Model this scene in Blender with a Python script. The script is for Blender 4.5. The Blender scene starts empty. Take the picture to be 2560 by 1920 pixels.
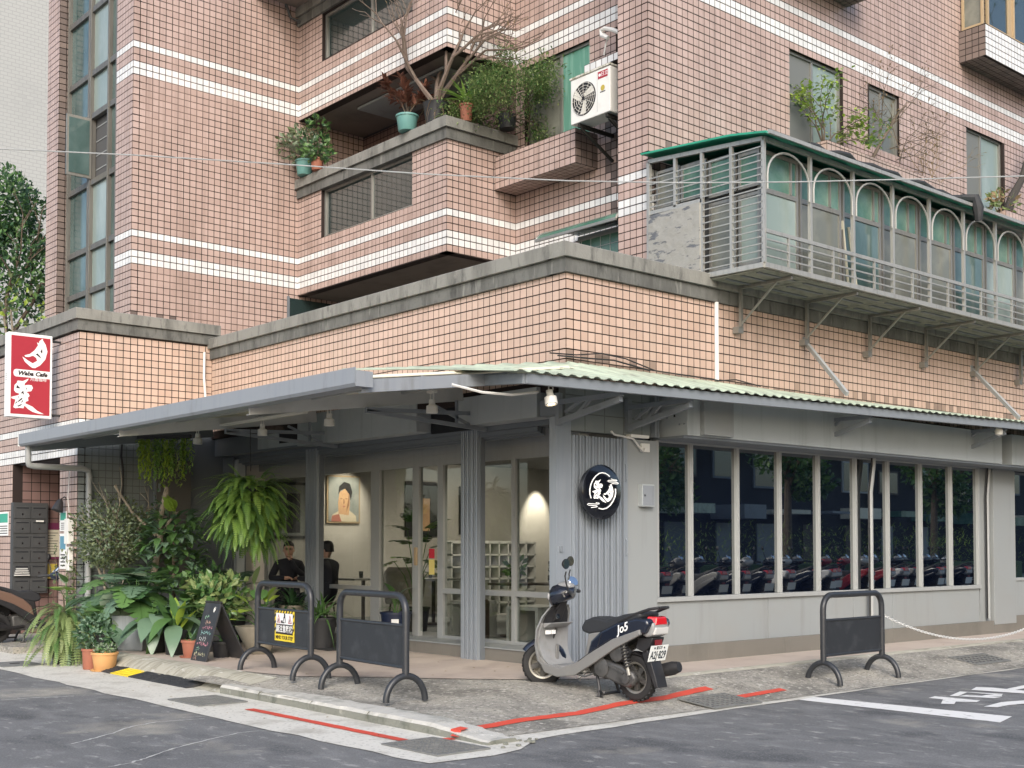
import bpy, bmesh, math, random
from mathutils import Vector, Matrix
random.seed(7)
R = math.radians
scn = bpy.context.scene
col = scn.collection

# ------------------------------------------------------------------ camera
F, HZ, PIT, TH = 3045.0, 1370.0, R(2.0), R(49.0)     # focal length and horizon in photo pixels
CX, YP = 1280.0, HZ - F*math.tan(PIT)
vF = Vector((math.cos(TH), math.sin(TH), 0)); vR = Vector((math.sin(TH), -math.cos(TH), 0)); vU = Vector((0, 0, 1))
FW = vF*math.cos(PIT) + vU*math.sin(PIT); CU = -vF*math.sin(PIT) + vU*math.cos(PIT)
CAM = -13.42*vF - (135.7/F)*13.42*vR; CAM.z = 1.54
cam_d = bpy.data.cameras.new('camera'); cam = bpy.data.objects.new('camera', cam_d); col.objects.link(cam)
cam_d.sensor_width = 36; cam_d.lens = F/2560*36; cam_d.shift_y = (YP-960)/2560
cam_d.clip_start = 0.1; cam_d.clip_end = 600
cam.matrix_world = Matrix.Translation(CAM) @ Matrix((vR, CU, -FW)).transposed().to_4x4()
scn.camera = cam
# ------------------------------------------------------------------ world and sun
SUN_EL, SUN_AZ = R(32), R(230)                       # azimuth of the sun direction, from +X
w = bpy.data.worlds.new('World'); scn.world = w; w.use_nodes = True
nt = w.node_tree; bg = nt.nodes['Background']
sky = nt.nodes.new('ShaderNodeTexSky'); sky.sky_type = 'NISHITA'; sky.sun_disc = False
sky.sun_elevation = SUN_EL; sky.sun_rotation = math.pi/2 - SUN_AZ
sky.air_density = 1.0; sky.dust_density = 3.0; sky.ozone_density = 1.0
nt.links.new(sky.outputs[0], bg.inputs[0]); bg.inputs[1].default_value = 0.15
sl = bpy.data.lights.new('sun', 'SUN'); sl.energy = 1.1; sl.angle = R(28); sl.color = (1, 0.995, 0.985)
so = bpy.data.objects.new('sun', sl); col.objects.link(so)
sdir = Vector((math.cos(SUN_EL)*math.cos(SUN_AZ), math.cos(SUN_EL)*math.sin(SUN_AZ), math.sin(SUN_EL)))
so.rotation_euler = sdir.to_track_quat('Z', 'Y').to_euler(); so.location = (-20, -20, 30)
vs = scn.view_settings; vs.view_transform = 'Standard'; vs.look = 'None'; vs.exposure = 0.80; vs.gamma = 1; vs.use_curve_mapping = False
scn.render.engine = 'CYCLES'

# ------------------------------------------------------------------ pixel (photo, 2560 wide) -> point on a plane
def ray(px, py): return FW*F + vR*(px-CX) - CU*(py-YP)
def PX(px, py, x): d = ray(px, py); return CAM + d*((x-CAM.x)/d.x)
def PY(px, py, y): d = ray(px, py); return CAM + d*((y-CAM.y)/d.y)
def PZ(px, py, z): d = ray(px, py); return CAM + d*((z-CAM.z)/d.z)

# ------------------------------------------------------------------ mesh builder
X1, Y1, Z1 = Vector((1,0,0)), Vector((0,1,0)), Vector((0,0,1))
class MB:
    def __init__(s): s.v = []; s.f = []; s.m = []; s.k = 0; s.tone = []; s.t = 0.5
    def add(s, vs, fs):
        o = len(s.v); s.v.extend([tuple(q) for q in vs])
        for q in fs: s.f.append(tuple(i+o for i in q)); s.m.append(s.k); s.tone.append(s.t)
        return s
    def hexa(s, p): return s.add(p, [(0,3,2,1),(4,5,6,7),(0,1,5,4),(1,2,6,5),(2,3,7,6),(3,0,4,7)])
    def box(s, a, b, c, d, e, f):
        return s.hexa([(a,c,e),(b,c,e),(b,d,e),(a,d,e),(a,c,f),(b,c,f),(b,d,f),(a,d,f)])
    def beam(s, p, q, wd, h, up=Z1):
        p = Vector(p); q = Vector(q); d = (q-p).normalized()
        sd = d.cross(Vector(up))
        if sd.length < 1e-4: sd = d.cross(Y1)
        sd.normalize(); u = sd.cross(d)
        a = sd*wd/2; b = u*h/2
        return s.hexa([p-a-b, q-a-b, q+a-b, p+a-b, p-a+b, q-a+b, q+a+b, p+a+b])
    def tube(s, pts, r, n=8, closed=False):
        pts = [Vector(p) for p in pts]; N = len(pts)
        rr = r if isinstance(r, (list, tuple)) else [r]*N
        vs = []; fs = []; ref = None
        for i, p in enumerate(pts):
            if closed: d = pts[(i+1) % N]-pts[i-1]
            else: d = pts[min(i+1, N-1)]-pts[max(i-1, 0)]
            if d.length < 1e-9: d = Z1.copy()
            d.normalize()
            if ref is None:
                ref = d.cross(Z1 if abs(d.z) < .9 else X1).normalized()
            else:
                ref = (ref - d*ref.dot(d))
                ref = ref.normalized() if ref.length > 1e-6 else d.orthogonal().normalized()
            b = d.cross(ref)
            for k in range(n):
                a = 2*math.pi*k/n; vs.append(p + (ref*math.cos(a)+b*math.sin(a))*rr[i])
        for i in range(N if closed else N-1):
            j = (i+1) % N
            for k in range(n):
                k2 = (k+1) % n; fs.append((i*n+k, i*n+k2, j*n+k2, j*n+k))
        if not closed: fs.append(tuple(range(n-1, -1, -1))); fs.append(tuple((N-1)*n+k for k in range(n)))
        return s.add(vs, fs)
    def lathe(s, prof, n=24, c=(0,0,0), ax=Z1, ph=0):
        c = Vector(c); ax = Vector(ax).normalized(); e1 = ax.orthogonal().normalized() if abs(ax.z) < .99 else X1.copy(); e2 = ax.cross(e1)
        vs = []; fs = []; N = len(prof)
        for r, z in prof:
            for k in range(n):
                a = 2*math.pi*k/n+ph; vs.append(c+ax*z+(e1*math.cos(a)+e2*math.sin(a))*r)
        for i in range(N-1):
            for k in range(n):
                k2 = (k+1) % n; fs.append((i*n+k, i*n+k2, (i+1)*n+k2, (i+1)*n+k))
        if prof[0][0] > 1e-5: fs.append(tuple(range(n-1, -1, -1)))
        if prof[-1][0] > 1e-5: fs.append(tuple((N-1)*n+k for k in range(n)))
        return s.add(vs, fs)
    def prism(s, pts, O, U, V, d0, d1, taper=1.0):
        O = Vector(O); U = Vector(U); V = Vector(V); N = U.cross(V).normalized(); n = len(pts)
        cx = sum(p[0] for p in pts)/n; cy = sum(p[1] for p in pts)/n
        vs = [O+U*a+V*b+N*d0 for a, b in pts]+[O+U*(cx+(a-cx)*taper)+V*(cy+(b-cy)*taper)+N*d1 for a, b in pts]
        fs = [tuple(range(n-1, -1, -1)), tuple(range(n, 2*n))]+[(i, (i+1) % n, (i+1) % n+n, i+n) for i in range(n)]
        return s.add(vs, fs)
    def poly(s, pts): return s.add(pts, [tuple(range(len(pts)))])
    def loft(s, secs, cap=True):
        n = len(secs[0]); vs = [p for q in secs for p in q]; fs = []
        for i in range(len(secs)-1):
            for k in range(n):
                k2 = (k+1) % n; fs.append((i*n+k, i*n+k2, (i+1)*n+k2, (i+1)*n+k))
        if cap: fs.append(tuple(range(n-1, -1, -1))); fs.append(tuple((len(secs)-1)*n+k for k in range(n)))
        return s.add(vs, fs)
    def mesh(s, name, mats, smooth=False, angle=40, fix=True):
        me = bpy.data.meshes.new(name); me.from_pydata(s.v, [], s.f)
        if not isinstance(mats, (list, tuple)): mats = [mats]
        for q in mats: me.materials.append(MT[q] if isinstance(q, str) else q)
        if len(mats) > 1: me.polygons.foreach_set('material_index', s.m)
        if any(t != .5 for t in s.tone):
            at = me.attributes.new('tone', 'FLOAT', 'FACE'); at.data.foreach_set('value', s.tone)
        if fix:
            bm = bmesh.new(); bm.from_mesh(me); bmesh.ops.recalc_face_normals(bm, faces=bm.faces); bm.to_mesh(me); bm.free()
        if smooth:
            me.polygons.foreach_set('use_smooth', [True]*len(me.polygons)); me.set_sharp_from_angle(angle=R(angle))
        me.update(); return me
    def build(s, name, mats, parent=None, smooth=False, bevel=0, angle=40, fix=True, seg=2):
        o = link(name, s.mesh(name, mats, smooth, angle, fix), parent)
        if bevel:
            md = o.modifiers.new('bevel', 'BEVEL'); md.width = bevel; md.segments = seg; md.limit_method = 'ANGLE'; md.angle_limit = R(35)
            md.use_clamp_overlap = True
        return o
def link(name, me, parent=None):
    o = bpy.data.objects.new(name, me); col.objects.link(o)
    if parent is not None: o.parent = parent
    return o
def tag(o, label=None, cat=None, group=None, kind=None):
    if label: o['label'] = label
    if cat: o['category'] = cat
    if group: o['group'] = group
    if kind: o['kind'] = kind
    return o
def thing(name, label, cat, loc=(0,0,0), rz=0, group=None):
    o = bpy.data.objects.new(name, None); o.empty_display_size = .1; col.objects.link(o)
    o.location = loc; o.rotation_euler = (0, 0, rz); return tag(o, label, cat, group)
def copy_tree(o, parent=None):
    c = o.copy(); col.objects.link(c); c.parent = parent
    for ch in list(o.children): copy_tree(ch, c)
    return c
def bx(name, m, parent, a, b, c, d, e, f, bevel=0): return MB().box(a,b,c,d,e,f).build(name, m, parent, bevel=bevel)
def text_mesh(body, size, m, O, U, V, parent, name='lettering', ext=.0006, shear=0, space=1.0, bold=0, wid=None):
    cu = bpy.data.curves.new('lettering', 'FONT'); cu.body = body; cu.size = size; cu.extrude = ext; cu.shear = shear
    cu.align_x = 'CENTER'; cu.align_y = 'CENTER'; cu.space_character = space; cu.offset = bold; cu.resolution_u = 3
    t = bpy.data.objects.new('lettering', cu); col.objects.link(t)
    dg = bpy.context.evaluated_depsgraph_get(); me = bpy.data.meshes.new_from_object(t.evaluated_get(dg))
    bpy.data.objects.remove(t)
    U = Vector(U); V = Vector(V); N = U.cross(V)
    sx = 1.0
    if wid and len(me.vertices):
        xs = [q.co.x for q in me.vertices]; sx = wid/max(1e-6, max(xs)-min(xs))
    me.transform(Matrix.Translation(Vector(O)) @ Matrix((U*sx, V, N)).transposed().to_4x4())
    me.materials.clear(); me.materials.append(MT[m])
    return link(name, me, parent)

# ------------------------------------------------------------------ materials
MT = {}
def mat(name, c, rough=.6, metal=0, layers=(), bump=0, bscale=60, bdist=.004, spec=.5, coat=0, emit=None, estr=0, tone=None, world=True, sss=0, trans=0):
    """base colour c; layers = (colour, scale, stretch, lo, hi[, opacity]) of noise-shaped wear; tone = second colour mixed by the per-face attribute"""
    m = bpy.data.materials.new(name); m.use_nodes = True; t = m.node_tree; n = t.nodes; L = t.links
    b = n['Principled BSDF']; b.inputs['Roughness'].default_value = rough; b.inputs['Metallic'].default_value = metal
    b.inputs['Specular IOR Level'].default_value = spec; b.inputs['Coat Weight'].default_value = coat
    if trans: b.inputs['Transmission Weight'].default_value = trans
    rgb = n.new('ShaderNodeRGB'); rgb.outputs[0].default_value = (*c, 1); cur = rgb.outputs[0]
    tc = n.new('ShaderNodeNewGeometry') if world else n.new('ShaderNodeTexCoord')
    co = tc.outputs['Position'] if world else tc.outputs['Object']
    if tone:
        at = n.new('ShaderNodeAttribute'); at.attribute_name = 'tone'
        mx = n.new('ShaderNodeMix'); mx.data_type = 'RGBA'; L.new(at.outputs['Fac'], mx.inputs[0]); L.new(cur, mx.inputs[6]); mx.inputs[7].default_value = (*tone, 1); cur = mx.outputs[2]
    for ly in layers:
        cc, sc, st, lo, hi = ly[:5]; op = ly[5] if len(ly) > 5 else 1.0
        mp = n.new('ShaderNodeMapping'); mp.inputs['Scale'].default_value = st; L.new(co, mp.inputs['Vector'])
        nz = n.new('ShaderNodeTexNoise'); nz.inputs['Scale'].default_value = sc; nz.inputs['Detail'].default_value = 6; nz.inputs['Roughness'].default_value = .62
        L.new(mp.outputs[0], nz.inputs['Vector'])
        mr = n.new('ShaderNodeMapRange'); mr.inputs['From Min'].default_value = lo; mr.inputs['From Max'].default_value = hi; mr.inputs['To Max'].default_value = op
        L.new(nz.outputs['Fac'], mr.inputs['Value'])
        mx = n.new('ShaderNodeMix'); mx.data_type = 'RGBA'; L.new(mr.outputs[0], mx.inputs[0]); L.new(cur, mx.inputs[6]); mx.inputs[7].default_value = (*cc, 1); cur = mx.outputs[2]
    L.new(cur, b.inputs['Base Color'])
    if bump:
        nz = n.new('ShaderNodeTexNoise'); nz.inputs['Scale'].default_value = bscale; nz.inputs['Detail'].default_value = 5; L.new(co, nz.inputs['Vector'])
        bp = n.new('ShaderNodeBump'); bp.inputs['Strength'].default_value = bump; bp.inputs['Distance'].default_value = bdist
        L.new(nz.outputs['Fac'], bp.inputs['Height']); L.new(bp.outputs[0], b.inputs['Normal'])
    if emit: b.inputs['Emission Color'].default_value = (*emit, 1); b.inputs['Emission Strength'].default_value = estr
    MT[name] = m; return m
S1 = (1,1,1)
SV = (5,5,.35)        # vertical streaks
mat('tile_pink', (.48,.362,.322), .38, tone=(.415,.305,.266), layers=[((.27,.20,.17),.9,(7,7,.22),.53,.67,.5), ((.36,.265,.225),.7,S1,.5,.72,.6), ((.27,.195,.165),.9,(2.5,2.5,.3),.54,.72,.6), ((.56,.45,.41),1.7,(1,1,.7),.6,.72,.5)], bump=.12, bscale=25)
mat('tile_podium', (.56,.412,.335), .38, tone=(.48,.345,.275), layers=[((.36,.28,.23),1.0,(6,6,.25),.54,.68,.45), ((.48,.37,.30),1.0,S1,.48,.72,.7), ((.36,.27,.21),1.1,(2.2,2.2,.35),.58,.74,.6)], bump=.12, bscale=25)
mat('tile_white', (.74,.74,.73), .33, tone=(.62,.63,.63), layers=[((.45,.45,.44),1.0,(2.5,2.5,.4),.58,.8,.6)], bump=.1, bscale=25)
mat('tile_dim', (.22,.14,.125), .4, tone=(.17,.105,.095), layers=[((.18,.12,.11),1.3,S1,.5,.75,.6)])  # wall tile with loggia shade put into its colour; also tiles the lobby
mat('tile_dark', (.20,.155,.135), .5, tone=(.13,.10,.09))  # near-black tile: soot patches, also whole reveals, box sides and undersides
mat('tile_stain', (.36,.265,.205), .5, tone=(.24,.175,.14))
mat('tile_grey', (.20,.225,.225), .5, tone=(.185,.21,.21), layers=[((.26,.28,.275),1.2,S1,.5,.7,.6)])
mat('grout', (.022,.014,.012), .9, layers=[((.17,.12,.10),.5,S1,.58,.66,.8)])
mat('grout_dark', (.022,.016,.014), .9)
mat('grout_grey', (.13,.145,.145), .9)
mat('coping', (.23,.23,.21), .9, layers=[((.12,.12,.11),1.4,(2.4,2.4,.6),.46,.66,.8), ((.06,.061,.057),4,(2.4,2.4,.7),.55,.72,.75), ((.34,.33,.30),3,S1,.62,.74,.6)], bump=.6, bscale=35, bdist=.006)
mat('concrete_old', (.23,.235,.20), .9, layers=[((.12,.125,.105),1.6,SV,.45,.65,.8), ((.3,.3,.26),3,S1,.6,.7,.6)], bump=.4, bscale=30)
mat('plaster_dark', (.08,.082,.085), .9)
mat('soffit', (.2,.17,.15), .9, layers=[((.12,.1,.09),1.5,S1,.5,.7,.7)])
mat('stain_black', (.02,.02,.018), .9)
mat('paint_blue', (.25,.272,.30), .45, layers=[((.16,.165,.165),2.2,(3,3,.5),.57,.70,.55), ((.20,.225,.265),2,SV,.5,.75,.5)])
mat('paint_fascia', (.38,.415,.43), .5, layers=[((.24,.26,.265),1.4,(5,5,.35),.55,.70,.5), ((.33,.36,.375),1.5,S1,.45,.7,.6)])
mat('paint_dark', (.15,.17,.19), .55, layers=[((.13,.148,.166),1.5,S1,.45,.7,.6)])
mat('paint_steel', (.21,.235,.26), .45, layers=[((.12,.13,.14),4,S1,.5,.75,.5)])
mat('paint_light', (.275,.295,.30), .55, layers=[((.20,.205,.195),1.3,(4,4,.4),.56,.72,.45), ((.27,.275,.265),1.2,S1,.45,.7,.5)])
mat('shutter', (.30,.335,.375), .35, metal=.25, layers=[((.22,.26,.31),3,SV,.5,.8,.5)])
mat('frame_grey', (.33,.345,.345), .45, layers=[((.26,.27,.27),3,SV,.5,.8,.5)])
mat('plinth', (.17,.16,.14), .7, layers=[((.12,.115,.10),1.5,S1,.45,.7,.7), ((.24,.225,.2),6,SV,.6,.75,.5)])
mat('gap_black', (.012,.014,.018), .8)
mat('frame_dark', (.16,.155,.14), .5, metal=.3, layers=[((.09,.087,.08),3,SV,.48,.7,.7)])
mat('aluminium', (.30,.295,.27), .42, metal=.55, layers=[((.17,.165,.15),3,SV,.5,.75,.6)])
mat('alu_balcony', (.42,.42,.395), .45, metal=.45, layers=[((.2,.2,.18),4,SV,.5,.75,.6)])
mat('wood_frame', (.40,.30,.18), .6)
mat('green_sheet', (.03,.30,.19), .4, layers=[((.015,.2,.12),2,S1,.5,.7,.7), ((.25,.45,.36),3,S1,.62,.75,.6)])
mat('pale_green_sheet', (.47,.55,.43), .45, layers=[((.26,.30,.24),2,(4,.6,1),.45,.66,.8), ((.18,.17,.14),5,S1,.58,.7,.7)])
mat('cream_sheet', (.72,.69,.55), .5, layers=[((.42,.41,.33),1.5,(.6,4,1),.45,.7,.8)])
mat('white_plastic', (.72,.72,.69), .4, layers=[((.55,.54,.5),3,S1,.55,.75,.6)])
mat('lamp_white', (.62,.61,.56), .45)
mat('lamp_glow', (.8,.8,.7), .4, emit=(1,.85,.6), estr=4)
mat('pipe_grey', (.33,.345,.345), .45)
mat('pipe_white', (.68,.67,.64), .45)
mat('cable_black', (.015,.015,.017), .6)
mat('cable_white', (.6,.6,.58), .5)
mat('barrier', (.026,.029,.034), .38, layers=[((.065,.07,.078),14,S1,.55,.75,.7)], bump=.08, bscale=120)
mat('barrier_panel', (.023,.026,.031), .5, layers=[((.055,.06,.068),6,S1,.5,.75,.7)])
mat('chrome', (.7,.7,.7), .15, metal=1)
mat('chain', (.62,.63,.63), .35, metal=.2)
mat('red_sign', (.36,.025,.04), .35, layers=[((.30,.02,.035),2,S1,.5,.7,.6)])
mat('sign_white', (.80,.81,.80), .4)
mat('sign_ink', (.02,.012,.014), .5)
mat('neon', (.85,.85,.82), .4, emit=(1,.98,.94), estr=.25)
mat('black_gloss', (.006,.007,.011), .12, coat=.5)
mat('yellow', (.78,.60,.03), .5, layers=[((.6,.45,.03),8,S1,.5,.7,.6)])
mat('rubber', (.03,.032,.035), .75, layers=[((.06,.06,.06),8,S1,.5,.75,.8)], bump=.2, bscale=80)
mat('tyre', (.018,.018,.019), .8, layers=[((.05,.048,.045),6,S1,.5,.8,.6)], world=False)
mat('road_white', (.74,.74,.72), .7, layers=[((.36,.36,.35),9,S1,.58,.68,.9)], bump=.2)
mat('road_red', (.62,.075,.045), .7, layers=[((.52,.07,.045),3,S1,.45,.65,1), ((.30,.21,.18),16,S1,.63,.72,.9)], bump=.2)
mat('crack_white', (.5,.5,.48), .9)
# vegetation
def leafmat(name, c, c2, rough=.42, back=None):
    m = mat(name, c, rough, tone=c2, layers=[((c2[0]*.75,c2[1]*.75,c2[2]*.75),7,S1,.55,.72,.5)], spec=.5)
    t = m.node_tree; b = t.nodes['Principled BSDF']; out = t.nodes['Material Output']
    tr = t.nodes.new('ShaderNodeBsdfTranslucent'); mx = t.nodes.new('ShaderNodeMixShader'); mx.inputs[0].default_value = .28
    src = b.inputs['Base Color'].links[0].from_socket; t.links.new(src, tr.inputs[0])
    t.links.new(b.outputs[0], mx.inputs[1]); t.links.new(tr.outputs[0], mx.inputs[2]); t.links.new(mx.outputs[0], out.inputs[0]); return m
leafmat('leaf_deep', (.06,.135,.055), (.035,.085,.04), .33)
leafmat('leaf_mid', (.13,.25,.075), (.08,.17,.055), .36)
leafmat('leaf_lime', (.38,.50,.07), (.24,.38,.06), .4)
leafmat('leaf_fern', (.31,.48,.11), (.18,.33,.07), .42)
leafmat('leaf_grey', (.27,.34,.24), (.16,.22,.135), .42)
leafmat('leaf_bluegreen', (.21,.32,.22), (.12,.21,.13), .26)
leafmat('leaf_pale', (.33,.40,.17), (.2,.28,.1), .5)
leafmat('leaf_red', (.24,.10,.065), (.11,.055,.04), .45)
leafmat('leaf_dry', (.34,.25,.14), (.2,.14,.08), .8)
leafmat('leaf_small', (.15,.19,.085), (.085,.115,.05), .45)
mat('bark', (.14,.11,.08), .9, layers=[((.07,.055,.042),14,(2,2,.6),.45,.65,.8)], bump=.5, bscale=60, world=False)
mat('bark_pale', (.30,.26,.20), .9, layers=[((.16,.13,.1),10,(2,2,.6),.45,.65,.8)], bump=.4, bscale=60, world=False)
mat('bark_dark', (.05,.045,.04), .9, world=False)
mat('soil', (.03,.022,.016), 1)
mat('pot_black', (.026,.027,.03), .55, layers=[((.06,.06,.06),6,S1,.5,.8,.5)])
mat('pot_terra', (.32,.12,.075), .75, layers=[((.24,.1,.065),6,S1,.45,.7,.7)])
mat('pot_tan', (.60,.33,.13), .7, layers=[((.5,.28,.12),5,S1,.45,.7,.7)])
mat('pot_concrete', (.27,.295,.31), .75, layers=[((.19,.21,.22),2.5,SV,.45,.7,.7), ((.36,.38,.39),8,S1,.6,.75,.5)])
mat('pot_blue', (.012,.02,.05), .4)
mat('pot_teal', (.12,.28,.26), .5)
mat('bowl_stone', (.30,.27,.21), .85, layers=[((.2,.18,.14),5,S1,.45,.7,.7)])
# glass
def glassmat(name, tint, ior=1.5, rough=.0):
    m = bpy.data.materials.new(name); m.use_nodes = True; t = m.node_tree; n = t.nodes
    n.remove(n['Principled BSDF']); out = n['Material Output']
    tr = n.new('ShaderNodeBsdfTransparent'); tr.inputs[0].default_value = (*tint, 1)
    gl = n.new('ShaderNodeBsdfGlossy'); gl.inputs['Roughness'].default_value = rough
    lw = n.new('ShaderNodeLayerWeight'); lw.inputs[0].default_value = .5; pw = n.new('ShaderNodeMath'); pw.operation = 'POWER'; pw.inputs[1].default_value = 3.0; fr = n.new('ShaderNodeMapRange'); fr.inputs['To Min'].default_value = .045; mx = n.new('ShaderNodeMixShader')
    t.links.new(lw.outputs['Facing'], pw.inputs[0]); t.links.new(pw.outputs[0], fr.inputs['Value']); t.links.new(fr.outputs[0], mx.inputs[0]); t.links.new(tr.outputs[0], mx.inputs[1]); t.links.new(gl.outputs[0], mx.inputs[2]); t.links.new(mx.outputs[0], out.inputs[0])
    MT[name] = m
glassmat('glass_clear', (.86,.88,.86), 1.42)
mat('glass_shop', (.003,.005,.012), .012, spec=1.0, coat=1.0)
def shopglass():
    t = MT['glass_shop'].node_tree; n = t.nodes; b = n['Principled BSDF']; out = n['Material Output']; g = n.new('ShaderNodeBsdfGlossy'); g.inputs['Roughness'].default_value = .008; g.inputs[0].default_value = (.92,.95,.93,1)
    lw = n.new('ShaderNodeLayerWeight'); pw = n.new('ShaderNodeMath'); pw.operation = 'POWER'; pw.inputs[1].default_value = 2.5; fr = n.new('ShaderNodeMapRange'); fr.inputs['To Min'].default_value = .18; mx = n.new('ShaderNodeMixShader')
    t.links.new(lw.outputs['Facing'], pw.inputs[0]); t.links.new(pw.outputs[0], fr.inputs['Value']); t.links.new(fr.outputs[0], mx.inputs[0]); t.links.new(b.outputs[0], mx.inputs[1]); t.links.new(g.outputs[0], mx.inputs[2]); t.links.new(mx.outputs[0], out.inputs[0])
shopglass()
mat('glass_tint', (.022,.038,.038), .05, spec=.9, coat=.6)
mat('glass_teal', (.05,.09,.085), .1, spec=.8, layers=[((.12,.18,.175),1.1,(1,1,.5),.42,.65,.9)])
mat('glass_frost', (.22,.28,.26), .22, spec=.7, layers=[((.32,.38,.36),1.2,(1,1,.4),.45,.65,.9)])
mat('glass_dusty', (.14,.15,.13), .2, spec=.6, layers=[((.22,.225,.19),1.6,S1,.45,.65,.9)])
mat('glass_green', (.055,.14,.105), .22, spec=.7, layers=[((.15,.25,.20),1.3,S1,.42,.62,.9)])
mat('screen_grey', (.15,.16,.155), .6)
mat('curtain_teal', (.10,.26,.20), .8, layers=[((.22,.4,.33),9,(1,1,.1),.45,.6,.8)])
mat('screen_green', (.0,.20,.13), .5)
# ================================================================== GROUND
mat('asphalt', (.135,.137,.139), .85, layers=[((.175,.177,.178),.9,(1.2,.5,1),.42,.60,.8), ((.23,.232,.23),2.6,(1.8,.9,1),.50,.64,.6), ((.40,.395,.37),5,(1.8,.8,1),.58,.67,.7), ((.06,.063,.068),1.3,(1,.6,1),.53,.64,.8), ((.44,.41,.34),.5,S1,.56,.68,.7), ((.24,.245,.245),55,S1,.52,.62,.6), ((.05,.052,.055),70,S1,.56,.64,.6)], bump=.8, bscale=160, bdist=.008)
mat('gutter_concrete', (.60,.585,.53), .9, layers=[((.22,.215,.19),26,S1,.56,.66,.7), ((.36,.34,.29),3,S1,.5,.68,.8), ((.66,.65,.60),6,S1,.58,.7,.7), ((.28,.21,.15),1.3,S1,.64,.76,.6)], bump=.4, bscale=90)
mat('rough_concrete', (.29,.277,.245), .95, layers=[((.38,.36,.31),2.2,(1.3,.8,1),.44,.60,.8), ((.14,.135,.12),1.3,S1,.48,.62,.8), ((.50,.48,.43),18,S1,.54,.64,.85), ((.09,.088,.08),30,S1,.55,.64,.85)], bump=1.0, bscale=55, bdist=.012)
mat('pink_paving', (.47,.40,.345), .8, layers=[((.27,.23,.20),2.4,S1,.56,.68,.6), ((.40,.33,.285),1.2,(1,1,1),.45,.65,.8), ((.53,.45,.4),3,S1,.6,.75,.6)], bump=.15, bscale=60)
mat('mortar', (.40,.385,.32), .9, layers=[((.24,.23,.18),4,(.6,3,1),.48,.62,.8), ((.66,.655,.62),5,(1.5,.8,4),.58,.68,.8)], bump=.6, bscale=50, bdist=.01)
mat('kerb_stone', (.50,.49,.45), .9, layers=[((.30,.30,.265),5,S1,.48,.64,.85), ((.68,.67,.64),9,S1,.6,.7,.7)], bump=.9, bscale=45, bdist=.012)
mat('kerb_side', (.20,.205,.175), .95, layers=[((.09,.1,.08),5,S1,.5,.66,.8), ((.36,.36,.32),8,S1,.6,.72,.7)], bump=.8, bscale=45, bdist=.012)
mat('iron', (.19,.195,.19), .6, metal=.2, layers=[((.28,.28,.265),8,S1,.5,.7,.7)])
tag(MB().add([(-160,-160,0),(160,-160,0),(160,160,0),(-160,160,0)], [(0,1,2,3)]).build('road', 'asphalt'), kind='structure')
road = bpy.data.objects['road']
def wob(i, a=.03): random.seed(i*13+5); return random.uniform(-a, a)
edge = [(-4.0,14)]+[(-4.0+wob(i), 13-i*.35) for i in range(45)]+[(-3.96,-2.75),(-3.4,-2.8),(-3.07,-2.72),(-2.66,-2.44)]
edge += [(-2.4+i*.35, -2.40+.19*min(1,(i*.35)/5.5)+wob(i+90,.02)) for i in range(48)]+[(14.5,-2.05)]
pl = edge+[(14.5,-.3),(-1,-.3),(-1,14)]
m = MB(); m.add([(a,b,.006) for a,b in pl], [tuple(range(len(pl)))])
tag(m.build('gutter_strip', 'gutter_concrete'), kind='structure')
# pavement relief
BND = [(-2.60,7.2),(-2.60,2.6),(-2.4,1.61),(-.78,-.19),(.5,-.95),(14.5,-.93)]
def dseg(p, a, b):
    ax, ay = a; bx_, by = b; dx, dy = bx_-ax, by-ay; t = max(0, min(1, ((p[0]-ax)*dx+(p[1]-ay)*dy)/(dx*dx+dy*dy)))
    return math.hypot(p[0]-ax-dx*t, p[1]-ay-dy*t)
def hgt(x, y):
    din = min(dseg((x,y), BND[i], BND[i+1]) for i in range(1, len(BND)-1))
    inside = False                                    # inside the pink paving
    if x >= -2.6:
        bp = BND
        if y >= 2.6: inside = True
        elif x > .5: inside = y > -.94
        else:
            for i in range(1, 4):
                (xa, ya), (xb, yb) = bp[i], bp[i+1]
                if min(ya,yb) <= y <= max(ya,yb):
                    inside = x > xa+(xb-xa)*(y-ya)/(yb-ya)
    if inside: return .165
    dk = max(0, x+3.1); db = max(0, y+2.2)
    ek = .09*max(0, min(1, (y+2.35)/.9)); eb = .010
    wk = 1/(dk+.02); wb = 1/(db+.02); e = (ek*wk+eb*wb)/(wk+wb); do = min(dk, db)
    w = do/(do+din+1e-6); w = w*w*(3-2*w)
    return max(.010, .165*w+e*(1-w))
m = MB(); nx, ny = 150, 54; x0, x1, y0, y1 = -3.08, 14.4, -2.18, 2.9; vs = []
xs = [x0+(2.6+3.08)*(i/56) if i <= 56 else 2.6+(x1-2.6)*((i-56)/(nx-56)) for i in range(nx+1)]
for j in range(ny+1):
    for i in range(nx+1):
        xx = xs[i]; yy = y0+(y1-y0)*j/ny
        vs.append((xx, yy, hgt(xx, yy)))
fs = [(j*(nx+1)+i, j*(nx+1)+i+1, (j+1)*(nx+1)+i+1, (j+1)*(nx+1)+i) for j in range(ny) for i in range(nx) if xs[i] < .4 or y0+(y1-y0)*j/ny < .2]
tag(m.add(vs, fs).build('pavement', 'rough_concrete', smooth=True), kind='structure')
pk = [(-2.60,8.4),(-2.60,2.6),(-2.52,2.1),(-2.4,1.61)]+[(-2.4+1.62*t/8, 1.61-1.8*t/8+.05*math.sin(t*.8)) for t in range(1,8)]+[(-.78,-.19),(-.4,-.5),(.1,-.8),(.5,-.95),(4,-.95),(14.5,-.93),(14.5,.2),(.6,.2),(.6,8.4)]
tag(MB().add([(a,b,.172) for a,b in pk], [tuple(range(len(pk)))]).build('footpath', 'pink_paving'), kind='structure')
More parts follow.
